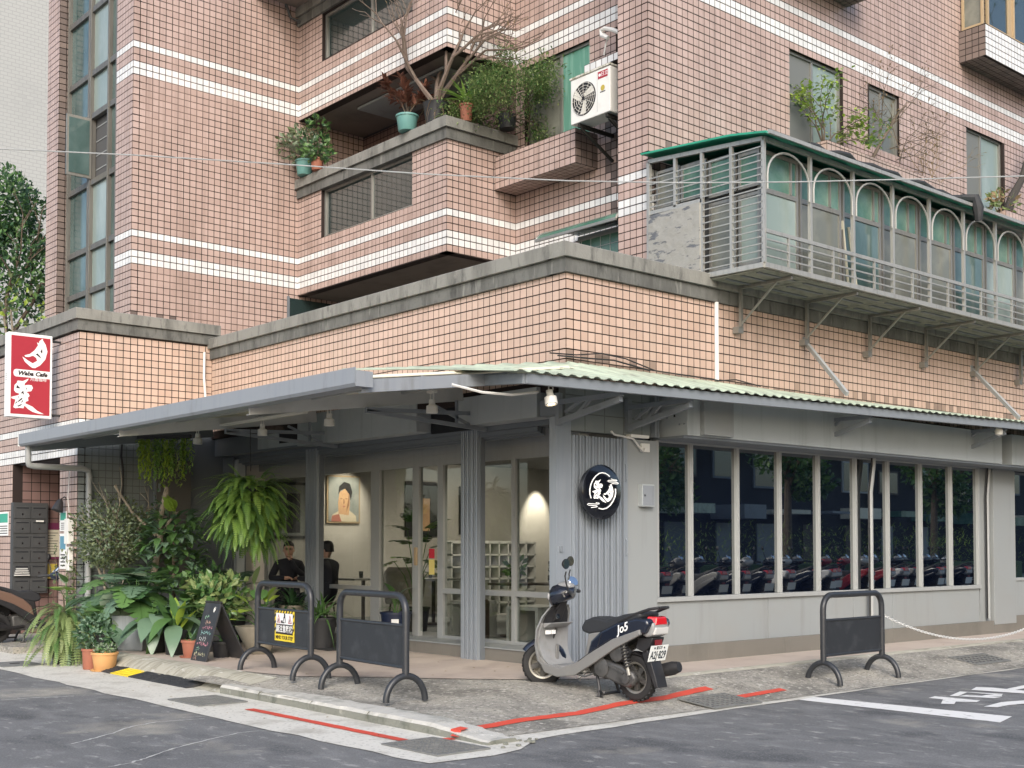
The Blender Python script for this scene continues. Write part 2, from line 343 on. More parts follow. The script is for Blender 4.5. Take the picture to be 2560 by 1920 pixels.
tag(bx('lobby_apron', 'rough_concrete', None, -3.1, -.4, 8.36, 13.5, -.05, .10), kind='structure')
# mortar slope down to the street
m = MB(); secs = []
for i in range(34):
    y = 1.75+i*(7.0-1.75)/33; k = min(1, max(0, (y-1.75)/.7)); wv = wob(i+300,.025); top = -2.58-.03*k
    pr = [(top, .176),(top-.10, .172),(top-.2, .150),(top-.28,.105),(top-.34+wv,.055),(top-.40+wv,.022),(top-.50+wv, .007)]
    secs.append([(a, y, b*k+(1-k)*((hgt(a,y) if a > -3.08 else .0)+.004)) for a, b in pr])
vs = [p for q in secs for p in q]; n = 7
fs = [(i*n+k, i*n+k+1, (i+1)*n+k+1, (i+1)*n+k) for i in range(33) for k in range(n-1)]
tag(m.add(vs, fs).build('mortar_slope', 'mortar', smooth=True), kind='structure')
m = MB(); secs = []
for i in range(60):
    x = .3+i*14.0/59; wv = wob(i+400,.03)
    secs.append([(x, -.88, .178),(x,-.97,.176),(x,-1.04,.16),(x,-1.12+wv,.128),(x,-1.2+wv,.085+.02*wob(i,.5))])
vs = [p for q in secs for p in q]; n = 5
fs = [(i*n+k, i*n+k+1, (i+1)*n+k+1, (i+1)*n+k) for i in range(59) for k in range(n-1)]
tag(m.add(vs, fs).build('mortar_slope', 'mortar', smooth=True), kind='structure')
# kerb stones
kb = thing('kerb', None, None); tag(kb, kind='structure')
yk = 2.05; i = 0
while yk > -2.3:
    ln = .98 if i else .8
    ya, yb = yk, max(yk-ln, -2.42); m = MB(); n = 8; secs = []
    for j in range(n+1):
        y = ya+(yb-ya)*j/n-(.004 if j == n else 0); e = max(0, min(1, (y+2.35)/.7)); tp = .035+.058*e
        a, b2 = wob(i*20+j+500, .02), wob(i*20+j+700, .03); xo = -3.10-.05*max(0, (.5-y))/2.6
        secs.append([(xo,y,.0),(xo+.005+a*.4,y,tp*.75),(xo+.035+a,y,tp+.002),(xo+.16,y,tp+.006+a*.15),(xo+.30+b2,y,tp+.004),(xo+.34+b2,y,.0)])
    m.k = 0; m.loft(secs)
    m.m = [1 if (f[0] % 6 in (0,) and f[1] % 6 in (0,1)) else 0 for f in m.f]
    m.build('kerb_stone', ['kerb_stone', 'kerb_side'], kb); yk -= ln+.006; i += 1
# small rubble where the kerb is broken
m = MB(); random.seed(3)
for i in range(22):
    x, y = random.uniform(-3.15,-2.62), random.uniform(-2.62,-2.2); s = random.uniform(.008,.028)
    m.lathe([(0,-s*.4),(s*random.uniform(.7,1),-s*.1),(s*random.uniform(.6,.9),s*.35),(0,s*.5)], 6, (x,y,.012), ph=random.random()*3)
tag(m.build('rubble', 'kerb_side'), 'grey rubble of the broken kerb end by the drain', 'rubble', kind='stuff')
# painted lines
def strip(name, m_, pts, wd, z=None, parent=None, jit=0):
    vs = []; n = len(pts)
    for i, p in enumerate(pts):
        a = Vector(pts[max(0,i-1)]); b = Vector(pts[min(n-1,i+1)]); d = (b-a).normalized(); nn = Vector((-d.y, d.x))
        w2 = (wd[i] if isinstance(wd, list) else wd)/2
        for s in (-1, 1):
            q = Vector(p)+nn*s*(w2+(random.uniform(-jit,jit))); zz = z if z is not None else hgt(q.x, q.y)+.006
            vs.append((q.x, q.y, zz))
    return MB().add(vs, [(2*i, 2*i+1, 2*i+3, 2*i+2) for i in range(n-1)]).build(name, m_, parent)
def lerp2(a, b, n): return [(a[0]+(b[0]-a[0])*i/n, a[1]+(b[1]-a[1])*i/n) for i in range(n+1)]
random.seed(11)
tag(strip('red_line', 'road_red', lerp2((-3.50,.70),(-3.50,-1.80),30), .10, .011, jit=.004), kind='structure')
tag(strip('red_line', 'road_red', lerp2((-3.26,-1.96),(-3.15,-2.0),3), .10, .012, jit=.004), kind='structure')
pa = [PZ(px, py, z) for px, py, z in ((1142,1830,.07),(1180,1815,.065),(1300,1797,.055),(1450,1780,.05),(1560,1762,.045),(1660,1752,.04),(1790,1732,.04))]
pts = []
for a, b in zip(pa[:-1], pa[1:]): pts += lerp2((a.x,a.y),(b.x,b.y),8)[:-1]
tag(strip('red_line', 'road_red', pts, .115, None, jit=.007), kind='structure')
ks = MB(); ks.add([(-3.135,-1.93,.012),(-3.135,-2.06,.012),(-3.118,-2.05,.075),(-3.118,-1.92,.075),(-3.02,-2.03,.086),(-3.02,-1.92,.086)], [(0,1,2,3),(3,2,4,5)])
tag(ks.build('red_line', 'road_red'), kind='structure')
pb = [PZ(1822,1748,.03), PZ(1958,1727,.03)]
tag(strip('red_line', 'road_red', lerp2((pb[0].x,pb[0].y),(pb[1].x,pb[1].y),8), .09, None, jit=.005), kind='structure')
def road_poly(name, pxs, m_='road_white', z=.005):
    return tag(MB().poly([PZ(a,b,z) for a,b in pxs]).build(name, m_), kind='structure')
road_poly('stop_line', [(1950,1744),(2012,1740),(2530,1791),(2500,1806)])
N5 = lambda *p: [(2000+a*.25316, 1360+b*.25316) for a, b in p]
road_poly('road_lettering', N5((1270,1518),(1335,1502),(1780,1545),(1745,1560),(1540,1556),(1522,1581),(1392,1576),(1412,1534)))
for q in (((1475,1500),(1580,1455),(1660,1460),(1560,1502)),((1560,1503),(1640,1490),(1990,1510),(1920,1522)),((1640,1463),(1580,1456),(2005,1480),(1990,1492)),((1840,1490),(1990,1482),(1995,1505),(1780,1501))):
    road_poly('road_lettering', N5(*q), z=.0055)
for q in (((1690,1440),(1740,1412),(1900,1418),(2500,1475),(2420,1490)),((1815,1605),(1990,1560),(2400,1530),(2400,1560),(2060,1590),(1950,1612)),((2040,1430),(2210,1395),(2420,1400),(2420,1420),(2250,1420),(2120,1440))):
    road_poly('road_lettering', N5(*q), z=.006)
# pale tar cracks in the asphalt
O5 = lambda *p: [(a*.40991, 1240+b*.40991) for a, b in p]
for k, q in enumerate((O5((430,1512),(560,1480),(690,1445),(800,1405),(960,1378),(1130,1365),(1275,1355)), O5((670,1650),(800,1625),(900,1595),(1050,1540),(1250,1490),(1450,1445),(1600,1428)), O5((0,1245),(180,1232),(330,1225),(470,1218)))):
    p3 = [PZ(a,b,.004) for a,b in q]; pts = []
    for a, b in zip(p3[:-1], p3[1:]): pts += lerp2((a.x,a.y),(b.x,b.y),6)[:-1]
    random.seed(k); pts = [(a+random.uniform(-.012,.012), b+random.uniform(-.012,.012)) for a,b in pts]
    strip('crack', 'crack_white', pts, [random.uniform(.004,.026) for _ in pts], .004, road)
# drain grates
def grate(x0, x1, y0, y1, z, label, bars='y', gm='iron'):
    t = thing('drain_grate', label, 'grate', ((x0+x1)/2, (y0+y1)/2, z)); w2, h2 = (x1-x0)/2, (y1-y0)/2
    m = MB(); e = .025
    m.box(-w2,w2,-h2,-h2+e,-.0,.012); m.box(-w2,w2,h2-e,h2,-.0,.012); m.box(-w2,-w2+e,-h2+e,h2-e,0,.012); m.box(w2-e,w2,-h2+e,h2-e,0,.012)
    m.build('rim', gm, t); MB().box(-w2+e,w2-e,-h2+e,h2-e,.0005,.002).build('pit', 'gap_black', t)
    n = int((y1-y0-.05)/.06); dm = MB().box(-w2+e,w2-e,-.011,.011,.002,.0105).mesh('bar', gm)
    for i in range(n): b = link('bar', dm, t); b.location = (0, -h2+e+(i+.5)*(2*h2-2*e)/n, 0)
    m = MB()
    for i in range(1, 9): m.box(-w2+e+i*(2*w2-2*e)/9-.004,-w2+e+i*(2*w2-2*e)/9+.004,-h2+e,h2-e,.003,.0095)
    m.build('cross_bars', gm, t); return t
grate(-3.76,-3.25,-2.58,-1.86,.008,'iron drain grate by the broken kerb corner')
grate(-3.78,-3.25,1.18,1.86,.008,'iron drain grate beside the black and yellow kerb ramp')
pg = PZ(1800,1753,.035); gb = grate(pg.x-.36,pg.x+.36,pg.y-.24,pg.y+.24,(hgt(pg.x,pg.y+.22)+hgt(pg.x,pg.y-.22))/2+.004,'iron drain grate set in the red line behind the scooter'); gb.rotation_euler = (math.atan2(hgt(pg.x,pg.y+.22)-hgt(pg.x,pg.y-.22), .44),0,0)
pg = PZ(2450,1658,.03); gb = grate(pg.x-.45,pg.x+.45,pg.y-.2,pg.y+.2,(hgt(pg.x,pg.y+.2)+hgt(pg.x,pg.y-.2))/2+.004,'iron drain grate beyond the lone barrier near the white road lettering'); gb.rotation_euler = (math.atan2(hgt(pg.x,pg.y+.2)-hgt(pg.x,pg.y-.2), .4),0,0)
t = thing('drain_cover', 'flat dark drain cover at the foot of the trailing fern', 'cover', (-3.62,6.75,.007)); MB().box(-.26,.26,-.35,.35,0,.008).build('plate', 'iron', t); MB().box(-.06,.06,-.02,.02,.008,.016).build('handle', 'pot_black', t)
# rubber kerb ramp
kr = thing('kerb_ramp', 'black and yellow rubber kerb ramp at the mortar slope', 'kerb ramp', (-2.93,2.70,.008))
yy = 0
for k, (ln, c) in enumerate(((.50,'rubber'),(.50,'rubber'),(.52,'rubber'),(.52,'yellow'),(.52,'rubber'))):
    m = MB(); m.prism([(-.24,0),(.17,0),(.17,.075),(.10,.075),(-.24,.012)], (0,yy+ln-.006,0), X1, Z1, 0, ln-.006)
    for j in range(6): m.box(-.18+j*.05,-.165+j*.05,yy+.03,yy+ln-.04,.022+j*.0095,.031+j*.0095)
    m.build('ramp_segment', c, kr, bevel=.004); yy += ln
# dry leaves and grit lying about
m = MB(); random.seed(21)
for i in range(60):
    x, y = random.choice([(random.uniform(-3.9,-3.2),random.uniform(-2,5)),(random.uniform(-2.3,.2),random.uniform(-.2,5)),(random.uniform(0,9),random.uniform(-1.9,-.3))]); z = (.012 if x < -3.1 else hgt(x,y)+.012); s = random.uniform(.008,.022); a = random.random()*6
    m.add([(x+s*math.cos(a),y+s*math.sin(a),z),(x-s*.5*math.sin(a),y+s*.5*math.cos(a),z+.004),(x-s*math.cos(a),y-s*math.sin(a),z),(x+s*.5*math.sin(a),y-s*.5*math.cos(a),z+.003)], [(0,1,2,3)])
tag(m.build('leaf_litter', 'leaf_dry'), 'scattered dry leaf scraps on the paving and gutter', 'leaf litter', kind='stuff')
# ================================================================== APARTMENT BUILDING
T = .11
bld = thing('apartment_building', 'pink tiled apartment block with white bands above a grey corner cafe', 'building')
def slabs(O, U, N, W, z0, z1, holes, th=.16):
    """wall slab with openings: grid of blocks; O = base corner, U along, N outwards"""
    O = Vector(O); U = Vector(U); N = Vector(N); m = MB()
    us = sorted({0, W, *[h[0] for h in holes], *[h[1] for h in holes]}); zs = sorted({z0, z1, *[h[2] for h in holes], *[h[3] for h in holes]})
    us = [u for u in us if 0 <= u <= W]; zs = [z for z in zs if z0 <= z <= z1]
    for a, b in zip(us[:-1], us[1:]):
        for c, d in zip(zs[:-1], zs[1:]):
            if any(h[0] <= (a+b)/2 <= h[1] and h[2] <= (c+d)/2 <= h[3] for h in holes): continue
            p = [O+U*a, O+U*b, O+U*b-N*th, O+U*a-N*th]
            m.hexa([Vector((q.x,q.y,c)) for q in p]+[Vector((q.x,q.y,d)) for q in p])
    return m
TILEV = {}
def tile_one(m, C, U, V, N, w, h, g=.0125, th=.0026, ch=.0016, tone=None):
    a = U*(w-g)/2; b = V*(h-g)/2; a2 = U*((w-g)/2-ch); b2 = V*((h-g)/2-ch); t = N*th
    m.t = random.random() if tone is None else tone
    m.add([C-a-b, C+a-b, C+a+b, C-a+b, C-a2-b2+t, C+a2-b2+t, C+a2+b2+t, C-a2+b2+t], [(4,5,6,7),(0,1,5,4),(1,2,6,5),(2,3,7,6),(3,0,4,7)])
def tile_field(parent, O, U, N, W, rows, matname, holes=(), white=None, du=T, off=0.0, singles=None, name='tile_field', soot=None, sootm='tile_dark'):
    """rows = list of (z0,z1); white(i) -> band row; singles = (u_max) tiles kept as objects"""
    O = Vector(O); U = Vector(U); N = Vector(N); V = Z1 if abs(N.z) < .5 else N.cross(U)
    fields = {}; n = int(round(W/du)); dd = W/n
    for i, (za, zb) in enumerate(rows):
        for k in range(n):
            u0, u1 = k*dd, (k+1)*dd; zm = (za+zb)/2; um = (u0+u1)/2
            cut = False
            for h in holes:
                if h[0] < um < h[1] and h[2] < zm < h[3]: cut = True; break
            if cut: continue
            mn = 'tile_white' if (white and white(i, za)) else matname
            if soot and mn == matname and soot(um, zm): mn = 'tile_stain' if matname == 'tile_podium' else 'tile_dark'
            C = (O+U*um+(Vector((0,0,zm)) if V is Z1 else V*zm)) if V is Z1 else O+U*um+V*zm
            if singles and u1 <= singles and zb-za > .1:
                key = (mn, round(dd,4), round(zb-za,4), random.randint(0,5), tuple(N))
                if key not in TILEV:
                    mm = MB(); tile_one(mm, Vector((0,0,0)), U, V, N, dd, zb-za); TILEV[key] = mm.mesh('tile', mn, fix=False)
                o = link('tile', TILEV[key], parent); o.location = C
                continue
            f = fields.setdefault(mn, MB()); tile_one(f, C, U, V, N, dd, zb-za)
    for mn, f in fields.items(): tag(f.build(name, mn, parent, fix=False), kind='stuff')
def rows(z0, z1, ph, pitch=T):
    k = math.floor((z0-ph)/pitch+1e-6); out = []; z = ph+k*pitch
    while z < z1-1e-6:
        a, b = max(z, z0), min(z+pitch, z1)
        if b-a > .02: out.append((a, b))
        z += pitch
    return out
def bands(ph):
    def f(i, za):
        k = round((za-ph)/T) % 28
        return k in (0, 1, 4)
    return f
PH = 6.11; WB = bands(PH); PH2 = 5.96; WB2 = bands(PH2)
def wall(name, O, U, N, W, z0, z1, holes=(), m='tile_pink', ph=PH, wb=WB, du=T, grout='grout', th=.16, tiles=True, singles=None, rws=None, soot=None):
    w = slabs(O, U, N, W, z0, z1, holes, th).build(name, grout, bld)
    if tiles: tile_field(w, O, U, N, W, rws or rows(z0, z1, ph), m, holes, wb, du, singles=singles, soot=soot)
    return w
NX, NY = -X1, -Y1
ZT = 12.3
# --- podium parapet
prow = [(4.530, 4.602)]+[(4.530-.1114*(i+1), 4.530-.1114*i) for i in range(10)]
sootp = lambda u, z: z < 3.70 and random.random() < (.75 if z < 3.6 else .35)
wall('parapet_wall', (0,0,0), X1, NY, 12.6, 3.30, 4.602, m='tile_podium', wb=None, du=.1137, rws=prow, singles=2.62, soot=sootp)
wall('parapet_wall', (0,.0,0), Y1, NX, 8.35, 3.30, 4.602, m='tile_podium', wb=None, du=.10985, rws=prow, singles=1.0, soot=lambda u, z: z < 3.65 and u < 1.2 and random.random() < .6)
# --- left wing
wall('wing_wall', (-2.19,8.35,0), X1, NY, 2.19, 3.38, 4.83, m='tile_podium', ph=3.38, wb=lambda i, z: z < 3.40, du=.1152)
wall('wing_wall', (-2.19,8.35,0), X1, NY, 1.09, .12, 3.38, m='tile_grey', ph=.08, wb=None, grout='grout_grey')
bx('wing_wall', 'paint_dark', bld, -1.10, .6, 8.36, 8.5, .12, 3.379)
wall('wing_wall', (-2.19,8.35,0), Y1, NX, 5.0, 2.94, 4.83, m='tile_pink', ph=2.94, wb=lambda i, z: i in (0,1,4), th=.12)
wall('wing_pillar', (-2.19,8.35,0), Y1, NX, .70, .10, 2.94, m='tile_pink', ph=2.94, wb=None)
wall('wing_pillar', (-2.19,11.16,0), Y1, NX, 2.2, .10, 2.94, m='tile_pink', ph=2.94, wb=None)
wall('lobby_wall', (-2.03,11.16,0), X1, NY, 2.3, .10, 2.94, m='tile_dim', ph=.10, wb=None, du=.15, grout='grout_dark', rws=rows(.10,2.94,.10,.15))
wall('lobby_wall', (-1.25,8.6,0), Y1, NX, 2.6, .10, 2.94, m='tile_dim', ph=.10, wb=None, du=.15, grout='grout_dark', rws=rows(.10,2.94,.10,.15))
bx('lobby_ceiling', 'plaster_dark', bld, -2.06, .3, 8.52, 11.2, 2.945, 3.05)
# --- left tower
wall('tower_wall', (-1.15,8.9,0), X1, NY, 4.45, 4.7, ZT, soot=lambda u, z: z < 5.35 and u < 1.6 and random.random() < .18)
wall('tower_wall', (-1.15,8.9,0), Y1, NX, .65, 4.7, ZT, du=.108)
wall('tower_pillar', (-1.15,12.10,0), Y1, NX, .56, 4.7, ZT, wb=None, du=.112)
wall('tower_pillar', (-1.15,12.10,0), X1, NY, .26, 4.7, ZT, wb=None, du=.13, m='tile_dark', grout='grout_dark')  # reveal laid wholly in the darker tile
# --- bay
wh = (5.45-4.62, 8.13-4.62, 6.88, 7.72); wh2 = (5.45-4.62, 8.13-4.62, 9.98, 10.80)
wall('bay_wall', (1.92,4.62,0), Y1, NX, 4.28, 5.99, 7.72, [wh], grout='grout')
wall('bay_wall', (1.92,4.62,0), X1, NY, 1.38, 5.99, 7.72, du=.115)
wall('bay_wall', (1.92,4.62,0), Y1, NX, 4.28, 9.12, ZT, [wh2])
wall('bay_wall', (1.92,4.62,0), X1, NY, 1.38, 9.12, ZT, du=.115)
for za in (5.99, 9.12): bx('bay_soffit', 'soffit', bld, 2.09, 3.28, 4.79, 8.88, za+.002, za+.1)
bx('loggia_floor', 'plaster_dark', bld, 2.09, 3.28, 4.79, 8.88, 7.60, 7.70)
bx('ceiling_panel', 'paint_light', bld, 2.3, 3.1, 5.2, 7.6, 9.06, 9.10)
# --- recessed wall behind bay and beside the column
rw = (2.94-1.3, 4.35-1.3, 7.62, 9.09); rw2 = (1.62-1.3, 2.42-1.3, 8.50, 9.09)
wall('recess_wall', (3.3,1.3,0), Y1, NX, 3.32, 4.7, ZT, [rw, rw2], soot=lambda u, z: abs(u-1.18) < .13 and z < 7.9 and random.random() < .75)
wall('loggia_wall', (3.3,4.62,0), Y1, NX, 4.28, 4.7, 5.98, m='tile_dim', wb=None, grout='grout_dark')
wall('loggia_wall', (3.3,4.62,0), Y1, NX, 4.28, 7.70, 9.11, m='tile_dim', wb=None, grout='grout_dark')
# planter box under the recess window
wall('planter_box', (2.85,2.79,0), Y1, NX, 1.80, 7.10, 7.61, wb=None, th=.08, ph=7.10, m='tile_pink')
wall('planter_box', (2.85,2.79,0), X1, NY, .45, 7.10, 7.61, wb=None, th=.08, ph=7.10, m='tile_dark', du=.1125, grout='grout_dark')
tile_field(bx('planter_box', 'grout', bld, 2.93, 3.28, 2.87, 4.61, 7.103, 7.55), (2.85,2.79,7.10), Y1, -Z1, 1.80, [(i*.11,(i+1)*.11) for i in range(4)], 'tile_pink')
wall('sill_shelf', (2.90,1.60,0), Y1, NX, 1.06, 8.38, 8.49, wb=lambda i, z: True, th=.38, ph=8.38, du=.118)
# --- right tower
wall('tower_column', (2.43,.99,0), Y1, NX, .55, 4.7, ZT, ph=PH2, wb=WB2)
bx('tower_column', 'grout', bld, 2.60, 3.28, 1.15, 1.52, 4.7, ZT)
hw = [(5.46-2.43,6.87-2.43,7.60,8.94), (7.60-2.43,8.50-2.43,7.90,8.94), (10.59-2.43,11.95-2.43,7.55,8.95)]
def soot2(u, z): return z < 7.05 and u < 1.9 and random.random() < max(0, (7.1-z)*1.4-u*.25)
wall('tower_wall', (2.43,.99,0), X1, NY, 11.4, 5.9, ZT, hw, ph=PH2, wb=WB2, du=.1135, soot=soot2)
# tiled boxes under the right tower windows
def tbox(x0, x1, z0, z1, yf, white=False, sm='tile_dark'):
    wbf = (lambda i, z: True) if white else None
    wall('planter_box', (x0,yf,0), X1, NY, x1-x0, z0, z1, wb=wbf, th=.07, ph=z0, du=.113)
    wall('planter_box', (x0,yf,0), Y1, NX, .99-yf, z0, z1, wb=None, th=.06, ph=z0, m=sm)
    b = bx('planter_box', 'grout_dark', bld, x0+.075, x1-.01, yf+.075, .985, z0+.003, z1-.04)
    tile_field(b, (x0,.985,z0), X1, -Z1, x1-x0, [(i*.11,(i+1)*.11) for i in range(int((.985-yf)/.11))], 'tile_dark', du=.113)  # underside in the darker tile
tbox(10.42, 13.4, 10.0, 10.56, .50, True)
tq = PY(2117,19,.99); tbox(tq.x-2.3, tq.x, tq.z, tq.z+.5, .50)
tbox(5.75, 9.1, 7.12, 7.50, .52, sm='tile_pink')
tbox(11.1, 13.4, 7.12, 7.46, .52, sm='tile_pink')
# bodies that close the volume
bx('building_core', 'plaster_dark', bld, 3.47, 13.7, 1.16, 14, 4.72, ZT-.02)
bx('building_core', 'plaster_dark', bld, -.60, 3.3, 9.07, 14, 4.72, ZT-.02)
bx('roof_terrace', 'concrete_old', bld, .17, 13.7, .17, 9.0, 3.75, 3.9)
bx('roof_terrace', 'concrete_old', bld, -2.0, .16, 8.52, 14, 3.75, 4.4)
# --- copings
mat('coping_low', (.14,.142,.132), .9, layers=[((.07,.071,.066),1.4,(2.4,2.4,.6),.45,.64,.8), ((.035,.036,.034),4,(2.4,2.4,.7),.54,.7,.75), ((.30,.30,.275),2.2,(4,4,.5),.60,.70,.6)], bump=.6, bscale=35, bdist=.006)  # lower band: weather stains, plus shade of the upper ledge put into the colour
def coping(O, U, N, W, zb, e0=0, e1=0, zh=.165):
    O = Vector(O); U = Vector(U); N = Vector(N)
    for k, (pr, za, z2) in enumerate(((.045, zb, zb+zh), (.085, zb+zh, zb+2*zh))):
        p0 = O+U*(-e0*pr)+N*pr; p1 = O+U*(W+e1*pr)+N*pr; n = max(2, int(W/.45)); m = MB(); secs = []
        for i in range(n+1):
            q = p0+(p1-p0)*i/n; j = wob(i+int(W*97)+k*50, .004); b = q-N*(.24+pr)
            secs.append([Vector((q.x,q.y,za+.001))+N*j, Vector((q.x,q.y,z2-.012))+N*j, Vector((q.x,q.y,z2))-N*.014, Vector((b.x,b.y,z2+.002)), Vector((b.x,b.y,za+.001))])
        m.loft(secs); m.build('coping', 'coping' if k else 'coping_low', bld)
coping((0,0,0), X1, NY, 12.6, 4.60, 1, 0)
coping((0,.156,0), Y1, NX, 8.19, 4.60, 0, 0)
coping((-2.19,8.35,0), X1, NY, 2.30, 4.83, 1, 0)
coping((-2.19,8.506,0), Y1, NX, 4.8, 4.83)
coping((1.92,4.62,0), Y1, NX, 4.26, 7.71, 0, 0)
coping((1.92,4.62,0), X1, NY, 1.36, 7.708, 1, 0)
coping((1.92,5.0,0), Y1, NX, 3.9, 10.80, 0, 0)
# --- windows
def window(O, U, N, W, z0, z1, muls, panes, rec=.09, fr=.045, m='aluminium', name='window', bars=()):
    """O = lower corner on the wall plane; muls = positions along U; panes = materials, one per bay"""
    O = Vector(O); U = Vector(U); N = Vector(N); B = O-N*rec; f = MB()
    def bar(u0, u1, a, b, dp=.05, pr=0):
        p = [B+U*u0+N*pr, B+U*u1+N*pr, B+U*u1-N*dp, B+U*u0-N*dp]
        f.hexa([Vector((q.x,q.y,a)) for q in p]+[Vector((q.x,q.y,b)) for q in p])
    bar(0, fr, z0, z1); bar(W-fr, W, z0, z1); bar(fr, W-fr, z0, z0+fr); bar(fr, W-fr, z1-fr, z1)
    for q in muls: bar(q-fr/2, q+fr/2, z0+fr, z1-fr, .045, -.003)
    for (a, b, zc) in bars: bar(a, b, zc-.016, zc+.016, .03, -.008)
    o = f.build(name, m, bld, bevel=.003); ed = [0, *muls, W]
    for i in range(len(ed)-1):
        a, b = ed[i]+fr/2, ed[i+1]-fr/2; d = .028+.006*(i % 2); q = B-N*d
        MB().add([Vector((w_.x,w_.y,z)) for w_, z in ((q+U*a,z0+fr*.8),(q+U*b,z0+fr*.8),(q+U*b,z1-fr*.8),(q+U*a,z1-fr*.8))]+[Vector((w_.x,w_.y,z)) for w_, z in ((q+U*a-N*.006,z0+fr*.8),(q+U*b-N*.006,z0+fr*.8),(q+U*b-N*.006,z1-fr*.8),(q+U*a-N*.006,z1-fr*.8))], [(0,1,2,3),(7,6,5,4),(0,4,5,1),(1,5,6,2),(2,6,7,3),(3,7,4,0)]).build('pane', panes[i % len(panes)], o)
    return o
window((1.92,5.45,0), Y1, NX, 2.68, 6.88, 7.72, [1.25], ['glass_tint'], rec=.06)
window((1.92,5.45,0), Y1, NX, 2.68, 9.98, 10.80, [1.27], ['glass_tint'], rec=.06)
window((3.3,2.94,0), Y1, NX, 1.41, 7.62, 9.09, [.68], ['curtain_teal','glass_dusty'], rec=.05)
window((3.3,1.62,0), Y1, NX, .80, 8.50, 9.09, [.66], ['screen_green','glass_tint'], rec=.05, m='frame_grey')
window((5.46,.99,0), X1, NY, 1.41, 7.60, 8.94, [.68], ['screen_grey','glass_frost'], rec=.05)
window((7.60,.99,0), X1, NY, .90, 7.90, 8.94, [.42], ['screen_grey','glass_dusty'], rec=.05)
window((10.59,.99,0), X1, NY, 1.36, 7.55, 8.95, [.64], ['screen_grey','glass_frost'], rec=.05)
o = window((10.6,.52,0), X1, NY, 2.7, 10.57, 12.2, [.75,.95,1.55,2.1], ['glass_tint','wood_frame','glass_tint','glass_dusty'], rec=.02, m='wood_frame')
window((10.44,.56,0), Y1, NX, .40, 10.57, 12.2, [], ['glass_dusty'], rec=.02, m='wood_frame')
# dark opening at the foot of the left tower
o = MB().box(1.74,3.2,8.865,8.888,4.75,5.93).build('terrace_door', 'glass_tint', bld); MB().box(1.70,1.74,8.86,8.89,4.75,5.96).build('door_frame', 'paint_dark', o)
# stairwell curtain window of the left tower: y 9.55-12.1, plane x=-.92
cw = MB()
trs = [5.10,6.02,6.78,7.93,9.10,9.86,11.0,11.8]
cols = [(9.55,9.93),(9.93,10.27),(10.27,11.08),(11.08,12.10)]
for z in trs: cw.box(-.98,-.90,9.55,12.10,z-.05,z+.05)
for y in (9.57,9.93,10.27,11.05,11.12,12.08): cw.box(-1.0,-.89,y-.025,y+.025,4.72,ZT)
cwo = cw.build('stair_window', 'frame_dark', bld, bevel=.004)
for i, (za, zb) in enumerate(zip([4.72]+trs, trs+[ZT])):
    for j, (ya, yb) in enumerate(cols):
        if i == 4 and j == 2: continue
        MB().box(-.93,-.922,ya+.03,yb-.03,za+.05,zb-.05).build('pane', ('glass_teal','glass_frost')[(j == 2)], cwo)
# the open casement and the dark stairwell behind it
bx('stairwell', 'plaster_dark', bld, -.88, -.62, 9.56, 12.09, 4.74, ZT-.03)
m = MB(); m.box(-1.42,-.98,11.0,11.03,7.99,9.05); o = m.build('open_casement', 'aluminium', bld); MB().box(-1.38,-1.02,10.99,10.998,8.04,9.0).build('pane', 'glass_teal', o)
for z in (8.15,8.4,8.65,8.9): MB().box(-.889,-.883,10.3,11.02,z,z+.02).build('stair_tread', 'paint_light', bld)
# ================================================================== ENCLOSED BALCONY (iron and glass cage)
bal = thing('enclosed_balcony', 'glazed balcony cage with arched bars and green roof above the cafe windows', 'balcony', (2.38,-.9,4.86))
def BL(p): p = Vector(p); return p-Vector((2.38,-.9,4.86))
bx0, bx1, byf, byb, bz0, bz1 = 2.38, 10.6, -.90, .93, 4.86, 6.40
def bb(name, pts_w_h, m='alu_balcony', bevel=0):
    mm = MB()
    for p, q, w_, h_ in pts_w_h: mm.beam(BL(p), BL(q), w_, h_)
    return mm.build(name, m, bal, bevel=bevel)
nb = 9; bw = .925
bb('base_rail', [((bx0,byf,bz0+.03),(bx1,byf,bz0+.03),.05,.06), ((bx0,byb,bz0+.06),(bx0,byf,bz0+.03),.05,.06)])
bb('top_rail', [((bx0,byf,bz1),(bx1,byf,bz1),.05,.05), ((bx0,byb,6.56),(bx0,byf,bz1),.05,.05)])
for i in range(nb):
    x = bx0+i*bw; bb('post', [((x,byf,bz0+.06),(x,byf,bz1-.02),.042,.042)])
bb('guard_rail', [((bx0,byf-.012,5.30),(bx1,byf-.012,5.30),.03,.045)])
for i in range(nb):
    x = bx0+(i+.5)*bw; bb('baluster', [((x,byf-.01,bz0+.05),(x,byf-.01,5.28),.026,.03)])
for k in range(3):
    z = 5.005+k*.098; bb('guard_bar', [((bx0,byf-.012,z),(bx1,byf-.012,z),.016,.018)])
for i in range(nb):                                  # arches
    xa, xb = bx0+i*bw+.045, bx0+(i+1)*bw-.045; rc = (xb-xa)/2; zc = 5.97
    pts = [(xa,byf-.02,5.80)]+[((xa+xb)/2-rc*math.cos(math.pi*t/14), byf-.02, zc+rc*.80*math.sin(math.pi*t/14)) for t in range(15)]+[(xb,byf-.02,5.80)]
    MB().tube([BL(p) for p in pts], .014, 6).build('arch_bar', 'alu_balcony', bal, smooth=True)
